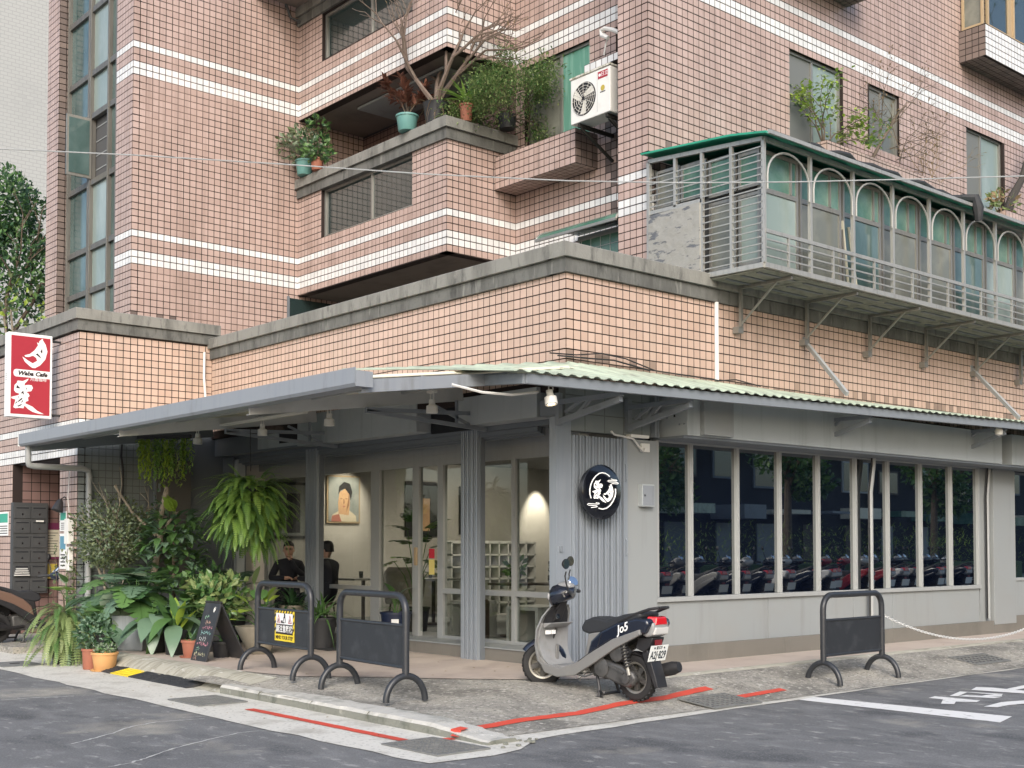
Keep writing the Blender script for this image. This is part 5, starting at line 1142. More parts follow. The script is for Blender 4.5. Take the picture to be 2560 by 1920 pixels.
    m = MB(); m.loft([[(-.17,-.12,.68),(-.17,.12,.68),(-.17,.11,.755),(-.17,-.11,.755)],[(-.262,-.085,.685),(-.262,.085,.685),(-.255,.07,.755),(-.255,-.07,.755)]]); m.build('tail_light', 'lamp_red', t, bevel=.012)
    m = MB(); m.loft([[(-.15,-.13,.60),(-.15,.13,.60),(-.16,.128,.665),(-.16,-.128,.665)],[(-.262,-.10,.60),(-.262,.10,.60),(-.27,.098,.668),(-.27,-.098,.668)]]); m.build('indicator_lens', 'lamp_clear', t, bevel=.012)
    shape(t, 'under_tail', 'scoot_black', [(-.03,.47),(-.06,.57),(-.23,.575),(-.20,.50),(-.13,.44)], -.09, .09, .01)
    MB().box(-.232,-.222,-.05,.05,.505,.555).build('reflector', 'reflector_dull', t, bevel=.003)
    # plate hanger and flap
    M_ = Matrix.Translation((-.225,0,.44)) @ Matrix.Rotation(R(-14), 4, 'Y')
    pl = MB(); pl.box(-.004,0,-.13,.13,-.072,.072); po = pl.build('number_plate', 'plate_white', t, bevel=.002); po.matrix_local = M_
    if full:
        text_mesh(plate, .098, 'plate_ink', (-.0055,0,-.018), NY, Z1, po, wid=.228, bold=.0015); text_mesh('臺北市', .034, 'plate_ink', (-.0055,.0,.05), NY, Z1, po, wid=.085)
        for y in (-.07,.07): MB().lathe([(0,0),(.008,0),(.006,.006),(0,.007)],10,(-.005,y,.05),NX).build('bolt','plate_ink',po)
    shape(t, 'rear_flap', 'scoot_black', [(-.13,.50),(-.17,.44),(-.26,.24),(-.29,.15),(-.255,.145),(-.20,.25),(-.10,.42)], -.075, .075, .006)
    m = MB(); secs = []
    for k in range(9):
        a = R(170-k*13); r = .225; c = Vector((r*math.cos(a), 0, .205+r*math.sin(a))); secs.append([c+Vector((0,-.06,-.01)), c+Vector((0,0,.008)), c+Vector((0,.06,-.01)), c+Vector((0,.055,-.02)), c+Vector((0,0,-.004)), c+Vector((0,-.055,-.02))])
    m.loft(secs); m.build('rear_mudguard', 'scoot_black', t, smooth=True)
    # engine, belt cover (left, +y), shock, exhaust (right), stand
    shape(t, 'belt_cover', 'engine', [(-.06,.15),(-.085,.21),(-.05,.265),(.10,.31),(.30,.345),(.40,.31),(.41,.25),(.33,.195),(.10,.135),(0,.12)], .075, .145, .02, .94)
    m = MB(); m.lathe([(0,0),(.045,0),(.042,.012),(0,.014)],20,(.02,.148,.20),Y1); m.lathe([(.075,0),(.085,.006),(.07,.012),(.0,.012)],24,(.31,.148,.27),Y1); m.beam((.05,.15,.245),(.28,.15,.315),.012,.016); m.build('cover_boss', 'engine', t, smooth=True)
    shape(t, 'air_box', 'scoot_black', [(.02,.36),(.0,.44),(.08,.51),(.20,.51),(.26,.43),(.22,.35),(.12,.33)], .07, .15, .025, .92)
    m = MB(); m.lathe([(.075,0),(.085,.008),(.07,.014),(.03,.014),(.0,.018)],24,(.13,.152,.425),Y1); m.build('air_box_cap', 'engine', t, smooth=True)
    shape(t, 'engine_block', 'engine', [(.20,.20),(.18,.36),(.36,.40),(.52,.33),(.56,.24),(.46,.17),(.30,.16)], -.11, .08, .02)
    m = MB(); m.tube([(-.02,.15,.235),(.02,.15,.345)], .018, 10); m.tube([(.02,.15,.34),(.075,.14,.53)], .014, 8); m.build('shock_absorber', 'rim_grey', t)
    c0, c1 = Vector((-.012,.15,.29)), Vector((.07,.141,.515)); nn = 9*12; d = (c1-c0); e1 = d.cross(Y1).normalized(); e2 = d.normalized().cross(e1)
    MB().tube([c0+d*(k/nn)+(e1*math.cos(k*2*math.pi/12)+e2*math.sin(k*2*math.pi/12))*.032 for k in range(nn+1)], .0075, 6).build('shock_spring', 'scoot_black', t, smooth=True)
    m = MB(); m.tube([(.35,-.11,.22),(.15,-.15,.20),(.02,-.165,.225),(-.26,-.185,.30),(-.33,-.19,.32)], [.02,.022,.055,.062,.045], 14); m.build('exhaust', 'scoot_black', t, smooth=True)
    m = MB()
    for s in (-1, 1): m.tube([(.40,s*.10,.19),(.345,s*.13,.09),(.325,s*.15,.0)], .015, 8); m.box(.29,.36,s*.15-.02,s*.15+.02,-.004,.012)
    m.tube([(.33,-.14,.03),(.33,.14,.03)], .012, 8); m.tube([(.34,.13,.06),(.24,.20,.05),(.20,.235,.07)], .011, 8); m.build('centre_stand', 'scoot_black', t, smooth=True)
    m = MB(); m.tube([(.50,.10,.22),(.56,.18,.15),(.52,.21,.14)], .009, 6); m.tube([(.43,.12,.2),(.50,.16,.17),(.66,.17,.19)], .01, 6); m.build('kick_lever', 'engine', t, smooth=True)
    # handlebar cowl, lamp, grips, mirrors
    hm = Matrix.Translation((.93,0,.90)) @ Matrix.Rotation(R(steer*.9), 4, Z1)
    def Hh(p): return hm @ Vector(p)
    def hl(name, m_, secs, **k): return MB().loft([[Hh(p) for p in s] for s in secs]).build(name, m_, t, smooth=True, bevel=.008, angle=50, **k)
    rg = lambda x, ry, rz, zc, n=16: [(x, ry*math.cos(2*math.pi*k/n), zc+rz*math.sin(2*math.pi*k/n)*(1 if math.sin(2*math.pi*k/n) > 0 else 1.15)) for k in range(n)]
    hl('handlebar_cowl', 'scoot_navy', [rg(-.115,.05,.025,.0), rg(-.10,.13,.055,.0), rg(-.02,.16,.075,-.01), rg(.06,.145,.09,-.025), rg(.12,.11,.085,-.045), rg(.15,.05,.04,-.05)])
    hl('cowl_top', 'scoot_panel', [rg(-.10,.075,.02,.05), rg(-.06,.115,.035,.055), rg(.0,.10,.04,.055), rg(.06,.06,.025,.05)])
    MB().lathe([(0,-.002),(.052,-.002),(.06,.012),(.05,.022),(0,.024)], 20, Hh((-.075,0,.085)), Vector((-.75,.1,.6))).build('speedometer', 'mirror', t, smooth=True)
    hl('headlight', 'lamp_clear', [rg(.10,.09,.05,-.045), rg(.14,.075,.045,-.05), rg(.165,.04,.025,-.052)])
    for s in (-1, 1):
        MB().tube([Hh((-.05,s*.13,.0)), Hh((-.08,s*.20,.0)), Hh((-.115,s*.32,-.015))], .018, 12).build('grip', 'rubber', t, smooth=True)
        MB().tube([Hh((-.03,s*.15,.01)), Hh((.0,s*.20,-.005)), Hh((-.03,s*.31,-.03))], .007, 8).build('brake_lever', 'rim_grey', t, smooth=True)
        k = .27 if s < 0 else .26
        o = MB().tube([Hh((-.05,s*.15,.02)), Hh((-.03,s*.17,.08)), Hh((-.02,s*.20,.15)), Hh((-.03,s*.215,.19))], .007, 8).build('mirror_stem', 'scoot_black', t, smooth=True)
        mc = Hh((-.03,s*.225,k)); fd = (hm.to_3x3() @ Vector((-1,.75,.08))).normalized(); MB().lathe([(0,-.04),(.03,-.032),(.047,-.008),(.047,.002),(.043,.003)], 22, mc, fd).build('mirror_shell', 'scoot_black', t, smooth=True)
        MB().lathe([(0,.001),(.043,.001),(.043,.004),(0,.004)], 22, mc, fd).build('mirror_glass', 'mirror', t, smooth=True)
    for k_ in range(3): MB().tube([Hh((-.02,.03-.03*k_,-.05)), Hh((.06,.04-.03*k_,-.16)), (1.0,.06-.04*k_,.70)], .006, 6).build('cable', 'scoot_black', t, smooth=True)
    MB().tube([(.56,.198,.30),(.40,.198,.405),(.16,.198,.545)], .0025, 4).build('panel_seam', 'scoot_black', t); MB().tube([(.30,.176,.575),(.335,.176,.47),(.36,.176,.40)], .0025, 4).build('panel_seam', 'scoot_black', t)
    if full:
        text_mesh('Jo5', .10, 'sign_white', (.06,.1775,.635), (-.93,0,.37), (.37,0,.93), t, shear=.35, bold=.002)
    return t
sc = make_scooter('silver and navy scooter parked on its stand before the folded shutter', steer=40)
rp, fp = PZ(1592,1750,.045), PZ(1356,1712,.12); dv = (fp-rp); ang = math.atan2(dv.y, dv.x); print('scooter', rp, fp, dv.length)
rp = PZ(1592,1752,.07); fp = PZ(1356,1713,.125); dv = fp-rp; ang = math.atan2(dv.y, dv.x)
sc.scale = (dv.length/1.18, 1.06, 1.10); sc.location = (rp.x, rp.y, .07); sc.rotation_euler = (0, -math.asin((fp.z-rp.z)/dv.length), ang)
print('scooter', rp, fp, dv.length, hgt(rp.x,rp.y), hgt(fp.x,fp.y))
# ================================================================== PLANTS
def rot_to(d, up=Z1):
    d = Vector(d).normalized(); y = Vector(up).cross(d)
    if y.length < 1e-4: y = Y1.copy()
    y.normalize(); z = d.cross(y); return Matrix((d, y, z)).transposed()
def leaf(m, O, d, L, W, shp='oval', droop=.25, fold=.15, up=Z1, n=5, tone=None):
    """leaf blade from O along d"""
    M3 = rot_to(d, up); O = Vector(O); m.t = random.random() if tone is None else tone
    def wd(t):
        if shp == 'oval': return math.sin(math.pi*min(1, t**.8))**.9
        if shp == 'lance': return (math.sin(math.pi*t**.6))**.8*(1-.25*t)
        if shp == 'heart': return (1-t)**.55*(.35+.65*min(1, t*6+.3))*1.05
        if shp == 'round': return math.sqrt(max(0, 1-(2*t-1)**2))
        return math.sin(math.pi*t)
    vs = []; fs = []
    for i in range(n+1):
        t = i/n; w_ = W/2*max(.02, wd(min(.995, max(.02, t)))); z = -droop*L*t*t; x = L*t*(1-.15*droop*t)
        for s in (-1, 0, 1): vs.append(O+M3 @ Vector((x, s*w_, z+fold*w_*abs(s))))
    for i in range(n):
        a = i*3; fs += [(a, a+1, a+4, a+3), (a+1, a+2, a+5, a+4)]
    m.add(vs, fs)
def split_leaf(m, O, d, L, W, droop=.3, fold=.18, up=Z1, fingers=5, tone=None):
    """heart-shaped blade, joined along the midrib and cut into fingers at the rim"""
    M3 = rot_to(d, up); O = Vector(O); m.t = random.random() if tone is None else tone
    def pt(x, y): t = max(0, x/L); return O+M3 @ Vector((x*(1-.12*droop*t), y, -droop*L*t*t-abs(y)*.30*(abs(y)/W)+fold*abs(y)*.5))
    def rim(t): return W/2*max(.05, (1-t**2.2))**.62*(.80+.28*math.sin(math.pi*min(1, t*1.5)))
    for s in (-1, 1):
        for k in range(fingers):
            t0, t1 = k/fingers, (k+1)/fingers; g = .16/fingers; x0, x1 = L*t0*.93, L*t1*.93; wa, wb = rim(t0), rim(min(.97, t1)); bk = -.16*L*(1-t0)**2; fw_ = .10*L
            f0, f1 = pt(x0, s*.004), pt(x1, s*.004); i0, i1 = pt(x0+bk*.45+fw_*.35, s*wa*.45), pt(x1+bk*.3+fw_*.35, s*wb*.45)
            o0, o1 = pt(x0+bk+fw_+g*L, s*wa*.97), pt(x1+bk*.7+fw_-g*L, s*wb*.97); q0, q1 = pt(x0+bk*.6+fw_*.5+g*L*.5, s*wa*.6), pt(x1+bk*.4+fw_*.5-g*L*.5, s*wb*.6)
            m.add([f0, i0, i1, f1], [(0,1,2,3)] if s > 0 else [(3,2,1,0)]); m.add([i0, q0, o0, o1, q1, i1], [(0,1,2,3,4,5)] if s > 0 else [(5,4,3,2,1,0)])
    m.add([pt(L*.90,-W*.09), pt(L*1.02,0), pt(L*.90,W*.09), pt(L*.86,0)], [(0,1,2,3)])
def pot_round(t, r, h, m_, rim=.012, soil=True, taper=.78, sauc=None):
    MB().lathe([(r*taper,0),(r*(taper+.03),.005),(r*.99,h-.03),(r+rim,h-.028),(r+rim,h),(r-.006,h),(r-.012,h-.03)], 28).build('pot', m_, t, smooth=True)
    if soil: MB().lathe([(0,h-.025),(r-.006,h-.03),(r-.006,h-.04),(0,h-.04)], 20).build('soil', 'soil', t)
    if sauc: MB().lathe([(r*taper+.0,-.012),(r*taper+.05,-.002),(r*taper+.055,.012),(r*taper+.03,.004),(0,.001)], 24).build('saucer', sauc, t, smooth=True)
def dirv(az_, el): return Vector((math.cos(el)*math.cos(az_), math.cos(el)*math.sin(az_), math.sin(el)))
def big_plant(t, n, L, W, h, spread, m_, shp='oval', split=False, droop=(.25,.5), el=(10,60), base=.25, stem='leaf_mid', seedn=1, lens=(.75,1.15), fac=None):
    random.seed(seedn)
    for i in range(n):
        a = i*2.4+random.uniform(-.4,.4); k = (i+.5)/n; e = R(el[0]+(el[1]-el[0])*(k+random.uniform(-.12,.12)))
        if fac is not None and random.random() < .45: a = fac+random.uniform(-1.2,1.2)
        st_h = h*(.55+.5*k)+random.uniform(-.05,.05)*h; rad = spread*(1-.6*k)*random.uniform(.5,1.1)
        p0 = Vector((random.uniform(-.03,.03), random.uniform(-.03,.03), base)); p1 = Vector((rad*math.cos(a), rad*math.sin(a), st_h))
        m = MB(); m.tube([p0, (p0+p1)/2+Vector((0,0,.08*h)), p1], [.010,.007,.005], 5)
        ll = L*random.uniform(*lens); dd = dirv(a, e); m.k = 1
        (split_leaf if split else leaf)(m, p1, dd, ll, W*ll/L, **({'droop': random.uniform(*droop)} if split else {'shp': shp, 'droop': random.uniform(*droop), 'n': 6}))
        mm = m_[i % len(m_)] if isinstance(m_, (list, tuple)) else m_
        m.build('leaf', [stem, mm], t, smooth=True, angle=60, fix=False)
def crown(t, name, mlist, n, c, r, size, shp='oval', el_bias=.0, seedn=3, hollow=.45, tone=None, squash=None):
    random.seed(seedn); ms = [MB() for _ in mlist]; c = Vector(c); r = Vector(r)
    bumps = [(dirv(random.uniform(0,6.28), random.uniform(-.9,1.4)), random.uniform(.12,.32)) for _ in range(14)]
    for i in range(n):
        d = dirv(random.uniform(0,6.283), math.asin(random.uniform(-1,1))); f = random.uniform(hollow,1)**.6
        g = .80+sum(b*max(0, d.dot(q))**6 for q, b in bumps); p = c+Vector((d.x*r.x, d.y*r.y, d.z*r.z))*f*g
        out = (d+Vector((random.uniform(-.8,.8),random.uniform(-.8,.8),random.uniform(-.5,.7)+el_bias))).normalized(); s = size*random.uniform(.6,1.25)
        leaf(ms[random.randrange(len(ms))], p, out, s, s*.55, shp, random.uniform(.1,.5), .2, n=2, up=d)
    for m, q in zip(ms, mlist): tag(m.build(name, q, t, fix=False), kind='stuff')
def branchy(m, p, d, L, r, depth, out, spread=.6, grav=.0, nseg=3):
    p = Vector(p); d = Vector(d).normalized(); pts = [p.copy()]; rr = [r]
    for i in range(nseg):
        d = (d+Vector((random.uniform(-1,1),random.uniform(-1,1),random.uniform(-.6,1)+grav))*.16).normalized(); p = p+d*L/nseg; pts.append(p.copy()); rr.append(r*(1-.4*(i+1)/nseg))
    m.tube(pts, rr, 6 if r > .01 else 4); out.append((p.copy(), d.copy(), depth))
    if depth > 0:
        for k in range(random.choice((2,2,3))):
            a = random.uniform(0,6.28); q = d.orthogonal().normalized(); q = Matrix.Rotation(a, 3, d) @ q
            branchy(m, p if k else pts[-2], (d+q*spread*random.uniform(.6,1.3)), L*random.uniform(.6,.85), r*.6, depth-1, out, spread, grav, nseg)
def frond(m, p, d, L, W, sag=.6, n=22, tone=None, up=Z1):
    """fern frond arching from p along d"""
    p = Vector(p); d = Vector(d).normalized(); m.t = random.random() if tone is None else tone; pts = []
    q = p.copy(); v = d.copy(); st_ = L/n; side = d.cross(Z1); side = side.normalized() if side.length > .05 else X1.copy()
    for i in range(n+1):
        pts.append(q.copy()); v = (v+Vector((0,0,-sag*1.9/n))).normalized(); q = q+v*st_
    m.k = 0
    for i in range(n):
        a, b = pts[i], pts[i+1]; m.add([a-side*.002, b-side*.002, b+side*.002, a+side*.002], [(0,1,2,3)])
        t = i/n; w_ = W/2*math.sin(math.pi*min(.98, .10+.9*t))**.7*(1-.3*t); dd = (b-a).normalized(); nn = side.cross(dd)
        for s in (-1, 1):
            e = (side*s*1.0+dd*.35-nn*.10).normalized(); c = a+dd*st_*.5
            m.add([c-dd*st_*.34, c+e*w_*.55-dd*st_*.42, c+e*w_, c+e*w_*.55+dd*st_*.30, c+dd*st_*.30], [(0,1,2,3,4)])
def ptplant(name, label, cat, loc, group=None): return thing(name, label, cat, loc, group=group)
GP = 'potted plants set out along the cafe pavement'
# --- row of pots on the pavement
def gplant(px, py, z, name, label): p = PZ(px, py, z); return ptplant(name, label, 'potted plant', (p.x, p.y, z))
GG = lambda a, b: (180+a*.18083, 1400+b*.18083)
def square_pot(t, w0, w1, h, m_, rz):
    m = MB(); secs = []
    for w_, z in ((w0*.9,0),(w0,.02),(w1*.96,h*.55),(w1,h-.02),(w1,h),(w1-.03,h),(w1-.035,h-.04)):
        secs.append([(w_/2*a, w_/2*b, z) for a, b in ((-1,-1),(1,-1),(1,1),(-1,1))])
    m.loft(secs, cap=False); m.add(secs[0], [(3,2,1,0)]); o = m.build('pot', m_, t, bevel=.02); o.rotation_euler.z = rz
    MB().box(-w1/2+.03,w1/2-.03,-w1/2+.03,w1/2-.03,h-.06,h-.05).build('soil', 'soil', t).rotation_euler.z = rz
CAMAZ = math.atan2(-9.7-5, -9.3+2.4)
t = gplant(*GG(490,1212), .172, 'split_leaf_plant', 'tall split-leaf plant in the tapered grey planter beside the round shrub'); t.location.x += .12; square_pot(t, .28, .44, .52, 'pot_concrete', .2)
big_plant(t, 26, .46, .46, 1.02, .42, ['leaf_bluegreen','leaf_mid','leaf_bluegreen','leaf_grey'], split=True, el=(-70,25), droop=(.1,.35), base=.48, seedn=4, fac=CAMAZ)
t = gplant(*GG(800,1250), .172, 'split_leaf_plant', 'bushy split-leaf plant in the wide faceted grey planter'); t.location.x += .10; square_pot(t, .36, .48, .47, 'pot_concrete', .62)
big_plant(t, 22, .44, .42, .98, .44, ['leaf_mid','leaf_bluegreen','leaf_mid','leaf_deep'], split=True, el=(-70,25), droop=(.1,.35), base=.46, seedn=9, fac=CAMAZ)
t = gplant(*GG(1063,1280), .172, 'broad_leaf_plant', 'drooping broad-leaved plant in a black pot before the faceted planter'); t.location.x += .10; pot_round(t, .135, .28, 'pot_black')
big_plant(t, 10, .46, .24, .55, .16, ['leaf_deep','leaf_bluegreen','leaf_bluegreen'], 'oval', el=(-35,45), base=.26, droop=(.4,.9), seedn=12, fac=CAMAZ)
t = gplant(*GG(1325,1310), .172, 'broad_leaf_plant', 'broad-leaved plant with upright lime leaves in a black pot by the terracotta one'); t.location.x += .10; pot_round(t, .145, .31, 'pot_black')
big_plant(t, 9, .46, .23, .55, .15, ['leaf_deep','leaf_mid','leaf_bluegreen'], 'oval', el=(-25,40), base=.28, droop=(.35,.8), seedn=15, fac=CAMAZ)
big_plant(t, 5, .42, .17, .50, .07, ['leaf_lime','leaf_mid','leaf_lime'], 'oval', el=(55,85), base=.30, droop=(.0,.25), seedn=16)
t = gplant(*GG(1575,1343), .180, 'small_pot_plant', 'low rosette plant in a terracotta pot beside the menu board'); t.location.x += .08; pot_round(t, .125, .21, 'pot_terra', sauc='pot_terra')
big_plant(t, 14, .11, .05, .24, .05, ['leaf_mid','leaf_bluegreen'], 'lance', el=(0,80), base=.19, droop=(.1,.4), seedn=18)
t = gplant(*GG(255,1508), .008, 'small_pot_plant', 'dense dark-leaved plant in a slim red pot at the gutter'); pot_round(t, .105, .26, 'pot_terra', taper=.85); crown(t, 'leaves', ['leaf_bluegreen','leaf_deep'], 320, (.02,.0,.42), (.20,.20,.22), .085, seedn=20)
t = gplant(*GG(450,1523), .014, 'small_pot_plant', 'creeping small-leaved plant in a tan pot at the gutter'); pot_round(t, .155, .225, 'pot_tan', sauc='pot_tan'); crown(t, 'leaves', ['leaf_mid','leaf_grey'], 300, (0,0,.24), (.14,.14,.06), .04, seedn=22); crown(t, 'flowers', ['sign_white'], 36, (0,0,.28), (.13,.13,.035), .016, seedn=23)
# trailing fern at the gutter
K7 = lambda a, b: (a*.24116, 1300+b*.24116)
p = PZ(*K7(560,1495), .008); t = ptplant('trailing_fern', 'pale green trailing fern spilling from a black pot onto the gutter', 'potted plant', (p.x+.12, p.y, .008)); pot_round(t, .16, .30, 'pot_black')
random.seed(41); m = MB(); m2 = MB()
for i in range(150):
    a = random.uniform(0,6.28); a = CAMAZ+random.uniform(-1.7,1.7) if i % 3 else a; frond(m if i % 4 else m2, (random.uniform(-.12,.12),random.uniform(-.12,.12),random.uniform(.28,.72)), dirv(a, R(random.uniform(-30,50))), random.uniform(.35,.80), .105, sag=random.uniform(.7,1.3), n=22)
tag(m.build('fronds', 'leaf_pale', t, fix=False), kind='stuff'); tag(m2.build('fronds', 'leaf_mid', t, fix=False), kind='stuff')
m = MB(); m.tube([(0,0,.28),(.02,.0,.6),(.0,.02,.9)], [.02,.015,.01], 6); m.build('stem', 'bark', t); m = MB(); split_leaf(m, (.0,-.03,.98), dirv(CAMAZ-.3, R(25)), .34, .34, .35); m.build('leaf', 'leaf_lime', t, fix=False, smooth=True)
m = MB(); split_leaf(m, (.05,.1,.86), dirv(CAMAZ+1.9, R(30)), .26, .24, .3); m.build('leaf', 'leaf_mid', t, fix=False, smooth=True)
# grey box planter with long stalked leaf next to the parked scooter
t = ptplant('stalk_plant', 'leggy plant with one long pale leaf in a dark box planter by the lobby', 'potted plant', (-2.55,7.7,.02)); square_pot(t, .30, .38, .55, 'pot_black', .1)
big_plant(t, 8, .34, .13, 1.05, .28, ['leaf_grey','leaf_mid','leaf_deep'], 'lance', el=(-10,50), base=.5, droop=(.1,.5), seedn=27)
# sea-grape like round-leaved plant behind the board, in a stone bowl
t = ptplant('round_leaf_plant', 'round-leaved yellow-green plant in a stone bowl behind the menu board', 'potted plant', (-1.35,4.35,.172)); MB().lathe([(.12,0),(.14,.02),(.20,.14),(.30,.33),(.31,.36),(.28,.36),(.26,.32)], 28).build('bowl', 'bowl_stone', t, smooth=True); MB().lathe([(0,.31),(.27,.32),(0,.325)], 20).build('soil', 'soil', t)
big_plant(t, 13, .21, .21, .72, .30, ['leaf_lime','leaf_lime','leaf_pale','leaf_mid'], 'round', el=(-10,60), base=.32, droop=(.1,.4), seedn=33, fac=CAMAZ)
m = MB(); m.tube([(0,0,.32),(-.03,.03,.7),(-.04,.06,.92)], [.012,.009,.006], 6); m.k = 1; leaf(m, (-.04,.06,.90), dirv(CAMAZ+1.2, R(75)), .25, .24, 'round', .05); m.build('leaf', ['leaf_mid','leaf_pale'], t, fix=False, smooth=True)
for i, (x, y, zc, lb, mm) in enumerate(((-1.55,5.1,.72,'bushy jade-leaved plant between the broad-leaved pots and the cafe step',['leaf_mid','leaf_pale']),(-1.35,5.8,.62,'dark glossy shrub in a black pot under the fiddle-leaf tree',['leaf_deep','leaf_mid']))):
    t = ptplant('bushy_plant', lb, 'potted plant', (x,y,.172)); pot_round(t, .19, .34, 'pot_black'); crown(t, 'leaves', mm, 420, (0,0,zc), (.36,.36,.32), .125, 'oval', .2, seedn=50+i)
    m = MB(); m.tube([(0,0,.3),(.02,0,.6),(0,.02,zc)], [.02,.015,.01], 6); m.build('stem', 'bark', t)
t = ptplant('bushy_plant', 'small green plant in a black pot tucked under the menu board', 'potted plant', (-1.95,4.22,.172)); pot_round(t, .12, .2, 'pot_black'); big_plant(t, 9, .2, .13, .42, .12, ['leaf_mid','leaf_deep'], 'oval', el=(-10,70), base=.2, seedn=61)
t = ptplant('spiky_plant', 'grassy strap-leaved plant on the cafe step behind the warning barrier', 'potted plant', (-.25,4.6,.172)); pot_round(t, .2, .42, 'pot_black'); random.seed(63); m = MB()
for i in range(60): leaf(m, (random.uniform(-.08,.08),random.uniform(-.08,.08),.45), dirv(random.uniform(0,6.28), R(random.uniform(-10,75))), random.uniform(.35,.6), .032, 'lance', random.uniform(.4,1.1), .2, n=5)
tag(m.build('leaves', 'leaf_mid', t, fix=False), kind='stuff')
t = ptplant('spiky_plant', 'dark strap-leaved plant on a wooden stool below the hanging fern', 'potted plant', (-.15,5.55,.172)); pot_round(t, .18, .55, 'bowl_stone'); random.seed(64); m = MB()
for i in range(50): leaf(m, (random.uniform(-.08,.08),random.uniform(-.08,.08),.55), dirv(random.uniform(0,6.28), R(random.uniform(0,80))), random.uniform(.3,.55), .05, 'lance', random.uniform(.4,1.0), .2, n=5)
tag(m.build('leaves', 'leaf_deep', t, fix=False), kind='stuff')
for (x, y, sc_, lb, mm, sd) in ((-2.35,7.15,1.0,'low split-leaf clump between the round-crowned tree and the gutter pots',['leaf_bluegreen','leaf_deep'],201),(-1.95,6.35,1.1,'broad split-leaf clump behind the faceted planter',['leaf_mid','leaf_bluegreen','leaf_deep'],202),(-1.85,5.35,.9,'dark heart-leaved clump between the jade plant and the broad-leaved pots',['leaf_deep','leaf_mid'],203),(-2.62,6.2,.75,'small leafy clump in a black pot behind the red pot',['leaf_bluegreen','leaf_mid'],204)):
    t = ptplant('leafy_clump', lb, 'potted plant', (x,y,.172 if x > -2.6 else .1)); pot_round(t, .16, .3, 'pot_black'); big_plant(t, 20, .34*sc_, .33*sc_, .78*sc_, .36*sc_, mm, 'heart', split=sd < 203, el=(-70,30), base=.28, seedn=sd, droop=(.1,.4), fac=CAMAZ)
# --- round clipped shrub tree
t = thing('potted_tree', 'small round-crowned tree with pale trunks beside the grey tiled wall', 'tree', (-1.95,7.55,.172)); pot_round(t, .24, .42, 'pot_black'); random.seed(71); m = MB(); out = []
for k in range(3): branchy(m, (random.uniform(-.1,.1),random.uniform(-.1,.1),.4), (random.uniform(-.15,.15),random.uniform(-.2,.2),1), .75, .028, 3, out, .55)
m.build('trunk', 'bark_pale', t, smooth=True); crown(t, 'crown', ['leaf_small','leaf_grey','leaf_small'], 3600, (.0,.0,1.52), (.56,.56,.52), .062, seedn=72, hollow=.3)
# pruned trunk beside it
t = thing('pruned_tree', 'pruned ochre trunk with ivy rising beside the round-crowned tree', 'tree', (-1.55,7.0,.172)); random.seed(74); m = MB(); m.tube([(0,0,0),(.02,.01,.5),(-.02,.03,1.0),(.05,-.02,1.45),(.03,-.06,1.8),(.1,-.1,2.15),(.11,-.1,2.25)], [.06,.05,.048,.05,.04,.045,.03], 9); m.tube([(.04,-.03,1.5),(.14,-.12,1.75),(.26,-.16,1.9)], [.03,.022,.012], 7); m.tube([(.0,.0,1.55),(-.25,.3,1.9),(-.42,.5,2.28)], [.03,.02,.018], 7); m.build('trunk', 'bark_pale', t, smooth=True); crown(t, 'ivy', ['leaf_small','leaf_deep'], 260, (.08,-.05,1.7), (.22,.22,.5), .06, seedn=75)
# --- fiddle-leaf tree
t = thing('fiddle_leaf_tree', 'dense dark fiddle-leaf tree before the wall cabinet', 'tree', (-1.40,6.75,.172)); pot_round(t, .22, .36, 'pot_black'); random.seed(81); m = MB(); m.tube([(0,0,.3),(.02,.02,.8),(0,0,1.3),(.02,0,1.7)], [.03,.026,.02,.012], 7); m.build('trunk', 'bark', t)
random.seed(82); ms = [MB(), MB()]
for i in range(420):
    a = random.uniform(0,6.28); z = random.uniform(.80,1.85); r_ = .44*math.sin(math.pi*min(1,max(0,(z-.55)/1.5)))**.6*random.uniform(.5,1.05); leaf(ms[i % 2], (r_*math.cos(a),r_*math.sin(a),z), dirv(a+random.uniform(-.5,.5), R(random.uniform(-25,55))), random.uniform(.15,.24), .11, 'oval', random.uniform(.1,.6), .3, n=3)
tag(ms[0].build('crown', 'leaf_bluegreen', t, fix=False), kind='stuff'); tag(ms[1].build('crown', 'leaf_mid', t, fix=False), kind='stuff')
m = MB(); [leaf(m, (.0,.05*k,1.9), dirv(2.2+k, R(70-10*k)), .26, .2, 'round', .1, n=5) for k in range(3)]; tag(m.build('new_leaves', 'leaf_lime', t, fix=False), kind='stuff')
t = thing('fan_leaf_plant', 'dark fan-leaved plant low before the wall cabinet', 'potted plant', (-.7,6.3,.172)); pot_round(t, .2, .4, 'pot_black'); big_plant(t, 10, .42, .42, .95, .35, ['leaf_deep'], split=True, el=(0,50), base=.4, seedn=84, fac=CAMAZ)
